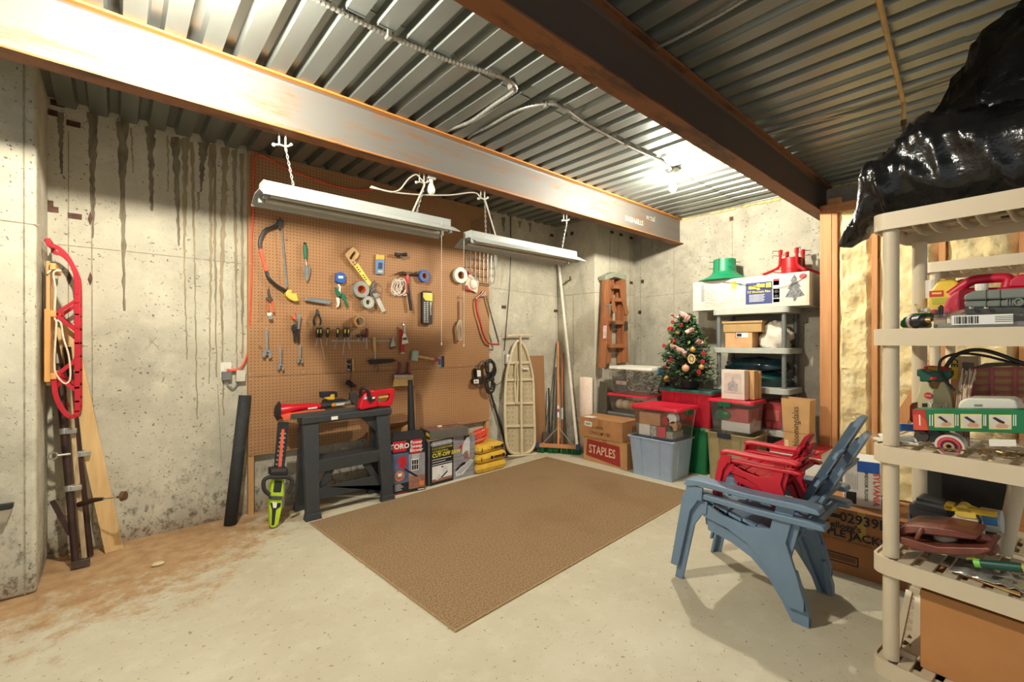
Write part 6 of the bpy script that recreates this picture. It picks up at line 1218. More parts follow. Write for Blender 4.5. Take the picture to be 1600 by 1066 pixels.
for b_, nm, m in ((bs, 'branches', MATS['trunk']), (fo, 'needles', TG), (lf, 'holly_leaves', LG)): o = b_.build(nm, m, t); o['kind'] = 'stuff'
ZN = Z(1010, 480, 7.618)
def tn(u, v, out=.0):
    "point on the near surface of the tree"
    px_, py_ = ZN(u, v); c = onX(px_, py_, tx0); z = c.z-tz0; r_ = max(.03, trad(max(.02, min(HT-.02, z)))); dy = c.y-ty0; dx = math.sqrt(max(0, r_*r_-dy*dy)); return onX(px_, py_, tx0-dx*.95-out)
GOLD = mat('gold_ball', (206, 156, 84), .35, .3); RB = mat('red_ball', (176, 20, 34), .15, .2, n=.05)
def ball(u, v, r_, m, lb): 
    c = tn(u, v); t = thing('bauble', lb, 'bauble', c, 0, 'baubles on the small tree'); B().sph(c, r_, 16, 10).build('ball', m, t, smooth=True); B().cyl(c+V((0, 0, r_*.95)), c+V((0, 0, r_+.008)), r_*.25, n=8).build('cap', GOLD, t)
ball(288, 268, .034, RB, 'shiny red bauble near the tree top, left side'); ball(325, 412, .034, RB, 'shiny red bauble at the upper middle of the tree'); ball(375, 300, .026, GOLD, 'small gold bauble under the tree top'); ball(552, 505, .026, GOLD, 'small gold bauble right of the tree middle'); ball(466, 728, .036, mat('pearl_ball', (208, 160, 124), .4), 'pale copper bauble low on the tree'); ball(242, 855, .030, GOLD, 'gold bauble at the lower left of the tree'); ball(655, 715, .026, GOLD, 'gold bauble at the right edge of the tree')
c = tn(538, 618, .02); t = thing('wheel_ornament', 'round pale wooden wheel ornament on the tree', 'ornament', c); B().lathe([(.036, -.004), (.047, -.004), (.047, .004), (.036, .004)], c, 24, axis=(-1, .3, 0), closed=True).build('rim', mat('pale_wood', (222, 190, 138), .5), t); B().lathe([(.012, -.005), (.012, .005)], c, 12, axis=(-1, .3, 0)).build('hub', MATS['pale_wood'], t)
for k in range(8): g = k*math.pi/4; d_ = V((.29, .957, 0))*math.cos(g)+V((0, 0, 1))*math.sin(g); B().beam(c+d_*.01, c+d_*.038, .007, .004, (-1, .3, 0)).build('spoke', MATS['pale_wood'], t)
CHK = bpy.data.materials.new('check_ribbon'); CHK.use_nodes = True; nt = CHK.node_tree; cx_ = nd(nt, 'TexChecker'); cx_.inputs['Scale'].default_value = 110; cx_.inputs[1].default_value = rgb((168, 30, 44)); cx_.inputs[2].default_value = rgb((222, 206, 190)); tc_ = nd(nt, 'TexCoord'); nt.links.new(tc_.outputs['Object'], cx_.inputs[0]); nt.links.new(cx_.outputs[0], nt.nodes['Principled BSDF'].inputs['Base Color'])
def ribbon(pts, w_, lb): 
    P = smooth_path([tn(u, v, .025) for u, v in pts], 5); t = thing('checked_ribbon', lb, 'ribbon', P[0], 0, 'checked ribbons on the small tree'); b_ = B(); L_ = []
    for i, p in enumerate(P): q = (P[min(i+1, len(P)-1)]-P[max(i-1, 0)]).normalized(); s = q.cross(V((1, 0, .2))).normalized()*w_; wv = V((-.012*math.sin(i*1.1), 0, 0)); L_.append([p+s+wv, p+wv*1.5, p-s+wv])
    b_.loft(L_, closed=False).build('ribbon', CHK, t, smooth=True, solid=.002)
ribbon([(395, 90), (450, 110), (500, 150)], .042, 'checked ribbon bow at the top of the tree'); ribbon([(300, 80), (330, 110), (400, 130)], .014, 'checked ribbon tail at the upper left of the tree'); ribbon([(280, 465), (350, 490), (420, 530), (470, 560)], .03, 'checked ribbon across the middle of the tree'); ribbon([(600, 400), (640, 430), (670, 450)], .034, 'checked ribbon on the right side of the tree'); ribbon([(470, 310), (520, 275), (560, 270)], .022, 'checked ribbon below the tree-top bow')
def flower(u, v, s, lb, m=RED):
    c = tn(u, v, .01); t = thing('berry_sprig', lb, 'sprig', c, 0, 'red sprigs on the small tree')
    for k in range(5): g = k*1.257; B().sph(c+V((-.01, math.cos(g)*s*.7, math.sin(g)*s*.7)), s*.5, 8, 6).build('petal', m, t, smooth=True)
for u, v, lb in ((318, 180, 'red sprig near the tree top, left'), (415, 215, 'red sprig just under the tree-top bow'), (215, 460, 'red sprig at the left edge of the tree'), (300, 635, 'red sprig left of the wheel ornament'), (225, 715, 'red sprig above the lower left gold bauble'), (630, 775, 'red sprig at the lower right of the tree'), (690, 550, 'red sprig at the right edge, mid height'), (675, 650, 'red sprig right of the wheel ornament')): flower(u, v, .02, lb)
# black bag behind the tree
BAGB = mat('bin_bag', (20, 20, 21), .22, n=.3, ns=10, bump=1, bs=15)
cloth_heap('black_sack', 'black plastic sack slumped behind the small tree', 'bag', (4.93, 2.62, .0), (.14, .24, .72), BAGB, 31, .25)
# ================================================================ shopping bag and cartons below the stud wall
BAGK = mat('bag_kraft', (196, 152, 100), .7, n=.07, ns=8, bump=.1, bs=12); wx = 4.40
t, M_, w_, d_, h = carton('gift_carton', 'white and red carton under the brown paper bag', 4.36, 4.70, 1.08, 1.47, 0, .40, 0, PWH, tape=False); B().bx(-w_-.001, w_, -d_-.001, d_+.001, h, h+.012).build('red_lid', mat('lid_red2', (190, 36, 48), .5), t, local=True); fpatch([(0, .9), (1, .9), (1, 1), (0, 1)], PRED, t)
for k in range(3): fpatch([(.35, .74-.06*k), (.7, .73-.06*k), (.7, .745-.06*k), (.35, .755-.06*k)], mat('print_faint2', (196, 180, 170), .6), t)
zb2 = .4125; t = thing('paper_bag', 'tall brown paper shopping bag printed up its side', 'bag', (4.48, 1.27, zb2)); a = [V((4.40, 1.365, zb2)), V((4.40, 1.18, zb2)), V((4.55, 1.18, zb2)), V((4.55, 1.365, zb2))]; bq = [V((4.385, 1.385, .835)), V((4.385, 1.168, .83)), V((4.56, 1.168, .83)), V((4.56, 1.385, .835))]
B().add(a+bq, [(3, 2, 1, 0), (0, 1, 5, 4), (1, 2, 6, 5), (2, 3, 7, 6), (3, 0, 4, 7)]).build('bag', BAGK, t, solid=.002); B().beam(a[0].lerp(bq[0], .32)+V((-.002, 0, 0)), a[1].lerp(bq[1], .32)+V((-.002, 0, 0)), .002, .004).build('fold', mat('bag_fold', (168, 124, 78), .8), t)
text("bloomingdales", .07, (4.388, 1.272, .60), V((-.035, 0, 1)), V((0, 1, 0)), PBK, t, sx=.86, bold=-.004, off=.004)
B().beam(a[0]+V((-.004, -.02, 0)), a[0]+V((-.004, -.02, .06)), .03, .003, (1, 0, 0)).build('price_tag', mat('tag_cream', (216, 200, 150), .7), t)
# shoe-box pair on the floor between chair and bag
t, M_, w_, d_, h = carton('book_carton', 'low pale carton with dark stripe behind the chairs', 3.65, 4.05, .98, 1.36, 0, .30, 0, mat('pale_card', (206, 186, 150), .7), tape=False); fpatch([(0, .78), (1, .78), (1, .94), (0, .94)], mat('stripe_navy', (46, 54, 70), .5), t); fpatch([(.3, .3), (.7, .3), (.7, .4), (.3, .4)], PRED, t)
# kelloggs carton
t, M_, w_, d_, h = carton('cereal_carton', 'large brown cereal carton on the floor behind the chairs', 3.14, 3.50, .40, .875, 0, .37, R(3), mat('kraft_kell', (166, 112, 66), .75, n=.1, ns=9)); fa = lambda s, r_, o=.003: M_ @ V((-w_-o, d_-2*d_*s, h*r_))
def fpatch2(pts, m, nm='print', o=.0012): B().prism([fa(s, r_, o) for s, r_ in pts], M_.to_3x3() @ V((.001, 0, 0))).build(nm, m, t)
DR2 = M_.to_3x3() @ V((0, -1, 0))
text('02939D', .075, fa(.62, .87), DR2, UP, PBK, t, bold=.02, sx=.95); text("Kellogg's", .05, fa(.40, .73), DR2, UP, PBK, t, bold=.02); text('APPLE JACKS', .06, fa(.46, .61), DR2, UP, PBK, t, bold=.03); text('16 OZ. APPLE & CINNAMON CEREAL', .014, fa(.45, .51), DR2, UP, PBK, t)
fpatch2(rect(.28, .84, .38, .90), PBK); fpatch2(rect(.24, .15, .56, .30), PBK, o=.001); fpatch2(rect(.255, .17, .545, .28), MATS['kraft_kell'], o=.0016)
for k in range(17): fpatch2(rect(.265+.016*k, .19, .274+.016*k, .27), PBK, 'bar', .002)
fpatch2(rect(.55, .6, .63, 1), mat('clear_yellow_tape', (186, 150, 62), .3), 'tape', .002); text('I I L E I', .05, fa(.88, .45), UP, -DR2, mat('print_brown', (120, 78, 46), .7), t)
# lamp carton on it, tilted in its own direction
t = thing('lamp_carton', 'white floodlight carton with blue panel on the cereal carton', 'box', (3.36, .63, .3715), R(14)); M_ = wm(t)
B().bx(-.11, .11, -.085, .085, 0, .265).build('carton', mat('carton_white2', (214, 208, 194), .6, n=.05), t, local=True, bevel=.003)
def lp(s, r_, o=.003): return M_ @ V((-.11-o, .085-.17*s, .265*r_))
def lpatch(pts, m, o=.0012): B().prism([lp(s, r_, o) for s, r_ in pts], M_.to_3x3() @ V((.001, 0, 0))).build('print', m, t)
lpatch(rect(.36, .76, .96, 1), mat('print_blue', (38, 84, 160), .5)); text('SYLVANIA', .042, lp(.87, .42), -UP, M_.to_3x3() @ V((0, -1, 0)), mat('print_orange2', (210, 78, 40), .5), t, bold=.02); text('INDOOR FLOOD', .022, lp(.6, .45), -UP, M_.to_3x3() @ V((0, -1, 0)), PBK, t, bold=.01); lpatch(rect(.06, .04, .34, .3), PBK)
for k in range(7): lpatch(rect(.06+.05*k, .36, .075+.05*k, .72-.02*(k % 3)), mat('print_grey2', (150, 148, 144), .6))
def lq(s, r_, o=.0012): return M_ @ V((-.11+.22*s, -.085-o, .265*r_))
B().prism([lq(.3, .35), lq(.55, .62), lq(.7, .5), lq(.5, .3)], (0, .001, 0)).build('print', mat('print_blue2', (40, 56, 110), .5), t); B().prism([lq(.35, .0), lq(.62, .12), lq(.4, .28), lq(.25, .28)], (0, .001, 0)).build('print', MATS['print_orange2'], t)
B().bx(-.10, .10, -.08, .08, .2655, .2665).build('top_print', PWH, t, local=True)
# ================================================================ garden chairs
def profile_solid(pts, x0, x1, f): return B().prism([f(x0, y, z) for y, z in pts], f(x1, 0, 0)-f(x0, 0, 0))
def chair(name, label, cx, cy, cz_, s, m, group, back=1., slatn=5, wid=.52):
    t = thing(name, label, 'chair', (cx, cy, cz_), 0, group); f = lambda x, y, z: V((cx+x*s, cy+y*s, cz_+z*s)); hw = wid/2
    for sx in (-1, 1):
        xo = sx*hw; xi = sx*(hw-.055)
        for k, (xa_, xb_) in enumerate(((xo, xo-sx*.016), (xi+sx*.0, xi-sx*.0))):
            if k: continue
            profile_solid([(.315, 0), (.27, 0), (.20, .33), (.155, .40), (.135, .40), (.13, .47), (.205, .475), (.245, .40)], xa_, xb_, f).build('front_leg', m, t, bevel=.003)
        profile_solid([(.315, 0), (.30, 0), (.205, .475), (.22, .475)], xo-sx*.0015, xo-sx*.06, f).build('front_leg_flange', m, t, bevel=.003)
        ar = [(.235, .47), (.215, .505), (.15, .512), (-.10, .505), (-.34, .512), (-.40, .505), (-.41, .48), (-.34, .478), (-.10, .475), (.15, .48), (.205, .465)]
        profile_solid(ar, xo+sx*.012, xo-sx*.085, f).build('armrest', m, t, bevel=.008)
        profile_solid([(.15, .395), (.14, .31), (.02, .285), (-.08, .24), (-.16, .17), (-.22, .08), (-.265, 0), (-.335, 0), (-.335, .04), (-.305, .16), (-.26, .30), (-.30, .475), (-.22, .475), (-.19, .345), (-.08, .325), (.04, .345)], xo-sx*.03, xo-sx*.05, f).build('side_panel', m, t, bevel=.003)
        profile_solid([(-.265, 0), (-.29, .0), (-.19, .26), (-.17, .26)], xo-sx*.0315, xo-sx*.075, f).build('rear_leg_flange', m, t, bevel=.003); profile_solid([(-.31, 0), (-.335, 0), (-.335, .05), (-.30, .17), (-.285, .17)], xo-sx*.0315, xo-sx*.075, f).build('rear_leg_flange', m, t, bevel=.003)
    for k in range(5):
        y0 = .155-.07*k; z0 = .40-.018*k+.006*abs(k-2)-(.0 if k else .0); y1 = y0-.064; z1 = z0-.018
        profile_solid([(y0, z0), (y0, z0-.016), (y1, z1-.016), (y1, z1)], -hw+.05, hw-.05, f).build('seat_slat', m, t, bevel=.003)
    profile_solid([(.165, .395), (.155, .395), (.15, .33), (.16, .33)], -hw+.05, hw-.05, f).build('front_apron', m, t)
    p0 = V((0, -.215, .315)); dv = V((0, -.30, .60)).normalized(); nv = V((0, .60, .30)).normalized(); bw = wid-.12
    for k in range(slatn):
        q = (k-(slatn-1)/2)/((slatn-1)/2); L_ = .665*back*(1-.07*q*q); xc0 = q*(bw/2-bw/slatn/2); xc1 = q*(bw/2-bw/slatn/2)*1.04; w0 = bw/slatn*.49; cur = nv*(.014*q*q)
        rg_ = []
        for l_, xc, w_ in ((0, xc0, w0), (L_*.5, (xc0+xc1)/2, w0*1.05), (L_*.93, xc1, w0*1.08), (L_, xc1-q*.006, w0*.9)):
            c = p0+dv*l_+cur*(1 if l_ else .3); rg_.append([f(*(c+V((a*w_, 0, 0))+nv*b)) for a, b in ((-1, -.014), (1, -.014), (1, .010), (-1, .010))])
        B().loft(rg_).build('back_slat', m, t, bevel=.003)
    for l_ in (.12, .30, .46):
        c = p0+dv*(l_*back)-nv*.016; B().prism([f(*(c+V((-bw/2*.8, 0, 0))-nv*.004)), f(*(c+V((bw/2*.8, 0, 0))-nv*.004)), f(*(c+V((bw/2*.8, 0, 0))+nv*.01)), f(*(c+V((-bw/2*.8, 0, 0))+nv*.01))], dv*(.035*s)).build('back_rail', m, t)
    profile_solid([(-.36, .47), (-.36, .505), (-.33, .505), (-.33, .47)], -hw, hw, f).build('arm_bridge', m, t, bevel=.003)
    return t
CBL = mat('chair_blue', (110, 133, 154), .42, n=.06, ns=8); CRD = mat('chair_red', (196, 26, 46), .4, n=.06, ns=8)
chair('garden_chair', 'blue-grey plastic garden chair, the lower of two stacked on the floor', 2.63, .98, 0, 1, CBL, 'stacked blue chairs', wid=.50); chair('garden_chair', 'blue-grey plastic garden chair, the upper of two nested together', 2.63, .995, .075, 1, CBL, 'stacked blue chairs', wid=.545)
chair('child_chair', 'small red plastic chair, lower of two on the blue chair seat', 2.61, .92, .41, .59, CRD, 'stacked red chairs', .66, 4, .56); chair('child_chair', 'small red plastic chair, upper of two on the blue chair seat', 2.61, .93, .455, .59, CRD, 'stacked red chairs', .66, 4, .61)
# ================================================================ wooden stud frame with insulation
SX = 4.75; STUD = mat('stud_wood', (206, 150, 96), .6, n=.14, ns=4, bump=.1, bs=30, stretch=(5, 5, .4), c2=(186, 124, 74)); 
t = thing('stud_frame', 'wooden stud wall frame with open bays at the right', 'stud wall', (SX, .2, 0))
zt0 = onX(1283, 322, SX).z
B().bx(SX, SX+.038, 1.10, 1.187, .04, zt0-.078).build('stud', STUD, t, bevel=.002)
SY = (1.078, .80, .39, -.02, -.43, -.84)
for y in SY: B().bx(SX, SX+.089, y-.019, y+.019, .04, zt0-.078).build('stud', STUD, t, bevel=.002)
B().bx(SX, SX+.089, -1.2, 1.187, zt0-.038, zt0).build('top_plate', STUD, t, bevel=.002); B().bx(SX, SX+.089, -1.2, 1.187, zt0-.077, zt0-.039).build('top_plate', STUD, t, bevel=.002); B().bx(SX, SX+.089, -1.2, 1.187, 0, .038).build('bottom_plate', STUD, t, bevel=.002); B().bx(SX+.01, SX+.089, 1.03, 1.13, zt0+.001, zt0+.05).build('block', STUD, t, bevel=.002)
B().beam(onX(1385, 690, SX-.02), onX(1480, 545, SX-.02), .09, .03, (1, 0, 0)).build('diagonal_brace', STUD, t, bevel=.002)
import mathutils.noise as mn
BATT = mat('insulation', (236, 220, 172), .95, n=.16, ns=9, bump=.9, bs=30, c2=(222, 198, 142))
for i, (a, b) in enumerate(zip(SY, SY[1:])):
    t = thing('insulation_batt', ('yellow glass-wool batt in the narrow first stud bay', 'yellow glass-wool batt behind the front shelf post', 'yellow glass-wool batt in the third stud bay', 'yellow glass-wool batt in the fourth stud bay', 'yellow glass-wool batt in the bay furthest right')[i], 'insulation', (SX+.1, (a+b)/2, .05))
    def fn(s, r_, a=a, b=b, i=i):
        y = a-.02+(b-a+.04)*s; z = .05+(zt0-.13)*r_; e = min(1, min(s, 1-s)*7); q = V((y*4, z*4, i*3.)); return V((SX+.055-e*(.05+.04*mn.noise(q)+.04*mn.noise(q*2.2)+.018*abs(mn.noise(q*6))+.006*mn.noise(q*15)), y, z))
    B().grid(fn, 26, 140).build('batt', BATT, t, smooth=True)
B().bx(SX+.1, SX+.104, -1.2, 1.08, 0, zt0).build('backing', mat('backing_paper', (170, 140, 96), .9), bpy.data.objects['stud_frame'])
# ================================================================ beige plastic shelf units at the right
UL, UN = V((-.1045, -.9945, 0)).normalized(), V((.9945, -.1045, 0)).normalized(); U0 = V((2.33, .34, 0)); URZ = math.atan2(UL.y, UL.x)
BGE = mat('shelf_beige', (206, 190, 162), .48, n=.04, ns=6); TZ = (.066, .475, .92, 1.385, 1.845)
def shelf_unit(name, label, o, tiers, length=.86, dep=.40):
    t = thing(name, label, 'shelf', o, URZ)
    def cr(k, z): return [V((x, y, z)) for x, y in rr(length/2, dep/2, length+.11+k, dep+.09+k, .05, 5)]
    for ti, z in enumerate(tiers):
        b = B(); n = len(cr(0, 0)); b.ringprism(cr(0, z-.066), cr(-.016, z-.066), (0, 0, .066)); rim = b.build('shelf_rim', BGE, t, local=True, smooth=R(40))
        for k in range(15):
            x = -.02+k*(length+.04)/14
            B().bx(x-.0185, x+.0185, -.03, dep+.03, z-.012, z-.002).build('slat', BGE, t, local=True)
        for y in (.0, dep/3, dep*2/3, dep): B().bx(-.04, length+.04, y-.014, y+.014, z-.022, z-.012).build('cross_bar', BGE, t, local=True)
        for k in range(7):
            x = .07+k*length/6.6
            for dx in (-.025, .025):
                pts = [(x+dx, -.03+(dep+.06)*i/10, z-.022-.038*math.sin(math.pi*i/10)) for i in range(11)]
                B().prism(pts+[(x+dx, dep+.03, z-.021), (x+dx, -.03, z-.021)], (.006, 0, 0)).build('underside_rib', BGE, t, local=True)
    zz = (0,)+tuple(tiers)
    for x in (0, length):
        for y in (0, dep):
            for a, b_ in zip(zz, zz[1:]):
                if b_-.066-a < .02: continue
                B().cyl((x, y, a), (x, y, b_-.064), .0265, n=18).build('post', BGE, t, local=True, smooth=R(60))
    return t
shelf_unit('plastic_shelf', 'beige plastic shelf unit nearest the viewer, loaded with tools', U0, TZ); shelf_unit('plastic_shelf', 'second beige plastic shelf unit standing behind the loaded one', V((3.98, .36, 0)), TZ)
ZP = Z(1360, 540, 5.92); ZQ = Z(1360, 400, 6.6625); ZR = Z(1360, 700, 5.329); ZU = Z(1340, 850, 4.935); ZV = Z(1300, 120, 3.807); ZX = Z(1440, 0, 5.33)
def sp(z, u, v, n):
    q = ray(*z(u, v)); p = U0+UN*n; return _c+q*(((p-_c).dot(UN))/q.dot(UN))
def sslab(z, pts, n, th): return B().prism([sp(z, u, v, n) for u, v in pts], UN*th)
def drop(p, z): return V((p.x, p.y, z))
Z2, Z3, Z4, Z5 = TZ[3]-.001, TZ[2]-.001, TZ[1]-.001, TZ[0]-.001
CLR2 = CLEAR
# --- second tier
t = thing('cordless_drill', 'green cordless drill lying chuck forward on the shelf edge', 'drill', drop(sp(ZQ, 450, 740, .08), Z2)); G2 = mat('drill_green', (14, 118, 72), .35)
sslab(ZQ, [(298, 748), (300, 670), (345, 640), (440, 612), (520, 620), (560, 745)], .06, .14).build('motor_housing', G2, t, bevel=.012); sslab(ZQ, [(380, 625), (440, 600), (640, 590), (670, 640), (560, 660)], .12, .06).build('handle', G2, t, bevel=.008)
a, b = sp(ZQ, 440, 690, .05), sp(ZQ, 640, 662, -.005); B().tube([a, a.lerp(b, .15), a.lerp(b, .2), a.lerp(b, .6), a.lerp(b, .65), a.lerp(b, .85), b], [.027, .027, .024, .024, .018, .012, .006], 16).build('chuck', BLK, t, smooth=R(30)); B().tube([a, a.lerp(b, .16)], .028, 16).build('collar_ring', mat('ring_grey', (190, 170, 150), .4), t); B().tube([a.lerp(b, .84), b], [.013, .007], 12).build('bit_tip', mat('brass', (190, 150, 90), .3, .8), t)
sslab(ZQ, [(360, 690), (420, 680), (425, 720), (365, 725)], .055, .01).build('vent_panel', DGR, t)
t = thing('parts_case', 'clear parts case with a white barcode label at the shelf edge', 'plastic case', drop(sp(ZQ, 1050, 740, .02), Z2))
p0, p1 = sp(ZQ, 655, 650, .0), sp(ZQ, 1640, 620, .0); w_ = (p1-p0).length; hh = .052; q = drop(p0, Z2)
def cbx(l0, l1, n0, n1, z0, z1): return B().add([q+UL*l+UN*n+V((0, 0, z)) for z in (z0, z1) for n in (n0, n1) for l in (l0, l1)], [(0, 2, 3, 1), (4, 5, 7, 6), (0, 1, 5, 4), (2, 6, 7, 3), (0, 4, 6, 2), (1, 3, 7, 5)])
cbx(0, w_, .0, .2, 0, hh).build('box', CLR2, t, bevel=.004); cbx(.01, w_-.01, .01, .19, .004, .02).build('tray', M_GREY, t); cbx(.05, w_*.86, -.001, .0, .012, .046).build('label_plate', PWH, t)
for k in range(12): cbx(.058+.0052*k, .060+.0052*k+.0012*(k % 3), -.0016, -.001, .016, .042).build('bar', PBK, t)
for k in range(4): cbx(.16, .21+.02*(k % 3), -.0016, -.001, .038-.006*k, .040-.006*k).build('text_line', PBK, t)
sslab(ZQ, [(730, 640), (900, 570), (1050, 540), (1430, 545), (1560, 600), (1560, 622)], .05, .12).build('raised_lid', CLR2, t)
for u in (1050, 1205): B().sph(sp(ZQ, u, 545, .03), .007, 10, 6).build('bolt', STL, t, smooth=True)
t = thing('tool_case', 'grey moulded tool case resting behind the parts case', 'tool case', drop(sp(ZQ, 1300, 700, .2), Z2)); GC = mat('case_grey', (116, 122, 112), .5)
for (pts, nm) in (([(968, 465), (975, 405), (1080, 362), (1660, 325), (1660, 440)], 'upper_shell'), ([(968, 470), (1660, 445), (1660, 525), (985, 540)], 'lower_shell')): sslab(ZQ, pts, .16, .10).build(nm, GC, t, bevel=.008)
sslab(ZQ, [(985, 540), (1660, 525), (1660, 700), (1000, 700)], .17, .06).build('case_stand', mat('case_dark', (70, 72, 68), .6), t)
for u in (1200, 1345): sslab(ZQ, [(u, 355), (u+6, 355), (u+6, 525), (u, 528)], .157, .01).build('groove', mat('groove', (72, 76, 70), .6), t)
B().tube([sp(ZQ, 1545+45*math.cos(g), 480+35*math.sin(g), .157) for g in [k*.42 for k in range(15)]], .003, 5, closed=True).build('embossed_ring', MATS.get('emboss') or mat('emboss', (134, 140, 130), .5), t); [sslab(ZQ, [(u, 450), (u+8, 450), (u+8, 510), (u, 510)], .156, .004).build('embossed_bar', MATS['emboss'], t) for u in (1420, 1450, 1480)]
t = thing('fuel_can', 'red plastic fuel can with carrying handle on the upper shelf', 'fuel can', drop(sp(ZQ, 1100, 530, .33), Z2)); FR = mat('can_red', (196, 26, 56), .4, n=.05)
sslab(ZQ, [(755, 540), (790, 445), (835, 400), (960, 330), (1050, 330), (1100, 330), (1400, 325), (1660, 320), (1660, 640), (740, 650)], .30, .10).build('body', FR, t, bevel=.01); B().tube(smooth_path([sp(ZQ, u, v, .35) for u, v in ((830, 405), (950, 320), (1060, 258), (1180, 240), (1390, 228), (1440, 255), (1420, 330))], 5), .019, 10).build('handle', FR, t, smooth=True)
sslab(ZQ, [(1440, 250), (1530, 195), (1660, 185), (1660, 325), (1430, 325)], .31, .07).build('spout_block', FR, t, bevel=.008); sslab(ZQ, [(880, 455), (940, 450), (938, 510), (878, 512)], .297, .006).build('emblem', mat('can_emboss', (206, 60, 84), .4), t)
t = thing('white_bottle', 'white bottle with ribbed cap beside the fuel can handle', 'bottle', drop(sp(ZQ, 1155, 360, .27), Z2)); c = sp(ZQ, 1158, 350, .275); B().lathe([(.03, Z2), (.03, c.z-.02), (.017, c.z-.005), (.017, c.z+.002)], (c.x, c.y, 0), 16).build('bottle', WHT, t, smooth=R(40)); B().lathe([(.019, c.z), (.019, c.z+.022)], (c.x, c.y, 0), 16).build('cap', WHT, t)
t = thing('yellow_jug', 'yellow plastic jug with red label at the shelf back', 'jug', drop(sp(ZQ, 750, 500, .38), Z2)); YJ = mat('jug_yellow', (230, 192, 46), .4)
sslab(ZQ, [(600, 620), (600, 375), (650, 330), (690, 260), (760, 248), (880, 245), (915, 275), (930, 340), (930, 620)], .34, .09).build('body', YJ, t, bevel=.012); sslab(ZQ, [(612, 365), (755, 358), (757, 420), (612, 428)], .337, .003).build('red_label', PRED, t); sslab(ZQ, [(640, 440), (840, 430), (840, 500), (640, 505)], .337, .003).build('lower_label', mat('label_olive', (176, 176, 40), .5), t); sslab(ZQ, [(640, 382), (740, 378), (740, 396), (640, 400)], .336, .001).build('text_line', PYE, t)
a = sp(ZQ, 640, 300, .39); B().lathe([(.022, a.z-.06), (.022, a.z+.02)], (a.x, a.y, 0), 14).build('cap', WHT, t); B().sph(sp(ZQ, 960, 270, .38), (.018, .018, .012), 10, 6).build('black_knob', BLK, t)
t = thing('plug_bag', 'clear bag of red and white connectors behind the green drill', 'bag', drop(sp(ZQ, 620, 600, .2), Z2)); sslab(ZQ, [(455, 500), (560, 515), (820, 540), (830, 640), (520, 640)], .2, .05).build('bag', CLR2, t); sslab(ZQ, [(620, 565), (680, 555), (690, 640), (600, 640)], .22, .04).build('red_connector', RED, t, bevel=.004)
for u in (530, 590): B().sph(sp(ZQ, u, 565, .23), .010, 8, 6).build('white_connector', WHT, t)
B().tube(smooth_path([sp(ZQ, u, v, .1) for u, v in ((700, 690), (715, 600), (725, 530), (745, 540), (735, 640))], 5), .005, 6).build('cable', BLK, t, smooth=True)
# --- third tier
t = thing('garden_spray_bottle', 'beige hose-end spray bottle with a green head', 'spray bottle', drop(sp(ZP, 580, 590, .22), Z3)); BB = mat('bottle_beige', (188, 180, 140), .45, n=.04)
O = [(405, 640), (412, 500), (440, 440), (455, 335), (540, 335), (548, 380), (580, 410), (620, 400), (640, 335), (690, 335), (715, 400), (745, 480), (760, 560), (755, 660)]
sslab(ZP, O, .20, .06).build('body', BB, t, bevel=.01); sslab(ZP, [(425, 285), (428, 220), (470, 218), (500, 240), (640, 235), (745, 230), (750, 280), (690, 335), (630, 335), (540, 332), (455, 335), (455, 285)], .205, .05).build('spray_head', mat('head_green', (12, 78, 62), .4), t, bevel=.006); sslab(ZP, [(548, 295), (615, 288), (620, 315), (550, 320)], .2, .05).build('trigger', mat('trigger_red', (212, 40, 44), .4), t, bevel=.003)
c = sp(ZP, 536, 463, .197); B().lathe([(.013, 0), (.013, .002)], c, 18, axis=-UN).build('round_badge', PRED, t); text('new', .011, sp(ZP, 536, 463, .194), UL, UP, PWH, t); text('Yard', .03, sp(ZP, 620, 555, .197), UL, UP, PWH, t, bold=.02); sslab(ZP, [(478, 535), (525, 535), (525, 570), (478, 570)], .198, .002).build('logo', PBK, t)
t = thing('red_packet', 'red and yellow packet lying across the spray bottle', 'package', drop(sp(ZP, 620, 215, .27), Z3)); sslab(ZP, [(485, 200), (530, 188), (690, 198), (735, 215), (720, 235), (490, 225)], .275, .05).build('packet', mat('packet_red', (190, 48, 36), .5), t, bevel=.004); text('FREE', .016, sp(ZP, 580, 215, .273), UL, UP, PYE, t, bold=.02); sslab(ZP, [(500, 226), (715, 236), (720, 680), (520, 680)], .285, .03).build('card', TAN, t)
t = thing('long_green_box', 'long green and red printed box along the shelf front', 'box', drop(sp(ZP, 900, 800, .02), Z3)); GBX = mat('box_green', (12, 112, 66), .45)
sslab(ZP, [(385, 590), (1660, 598), (1660, 822), (398, 782)], .025, .07).build('carton', GBX, t, bevel=.002)
sslab(ZP, [(385, 592), (505, 592), (520, 690), (545, 786), (398, 781)], .024, .001).build('red_end', mat('box_red', (176, 46, 32), .5), t); sslab(ZP, [(395, 640), (455, 640), (510, 690), (530, 785), (400, 781)], .0234, .0006).build('orange_end', mat('box_orange', (206, 76, 50), .5), t)
for u0, v0, u1, v1 in ((590, 632, 775, 758), (832, 634, 1030, 766), (1095, 640, 1305, 775), (1450, 645, 1640, 785)):
    sslab(ZP, [(u0, v0), (u1, v0+2), (u1+2, v1+2), (u0+2, v1)], .024, .001).build('picture_border', PYE, t); sslab(ZP, [(u0+7, v0+6), (u1-6, v0+8), (u1-5, v1-5), (u0+9, v1-7)], .0234, .0006).build('picture', mat('picture_pale', (206, 196, 184), .5, n=.12), t)
    sslab(ZP, [(u0+30, v0+30), (u0+60, v0+22), (u1-60, v0+70), (u1-70, v0+85), (u0+90, v0+70)], .0228, .0006).build('drill_print', PBK, t)
    sslab(ZP, [(u0+60, v1-30), (u0+110, v1-70), (u1-20, v1-30), (u1-40, v1-10), (u0+80, v1-10)], .0229, .0005).build('hand_print', mat('hand_print', (196, 150, 124), .5), t)
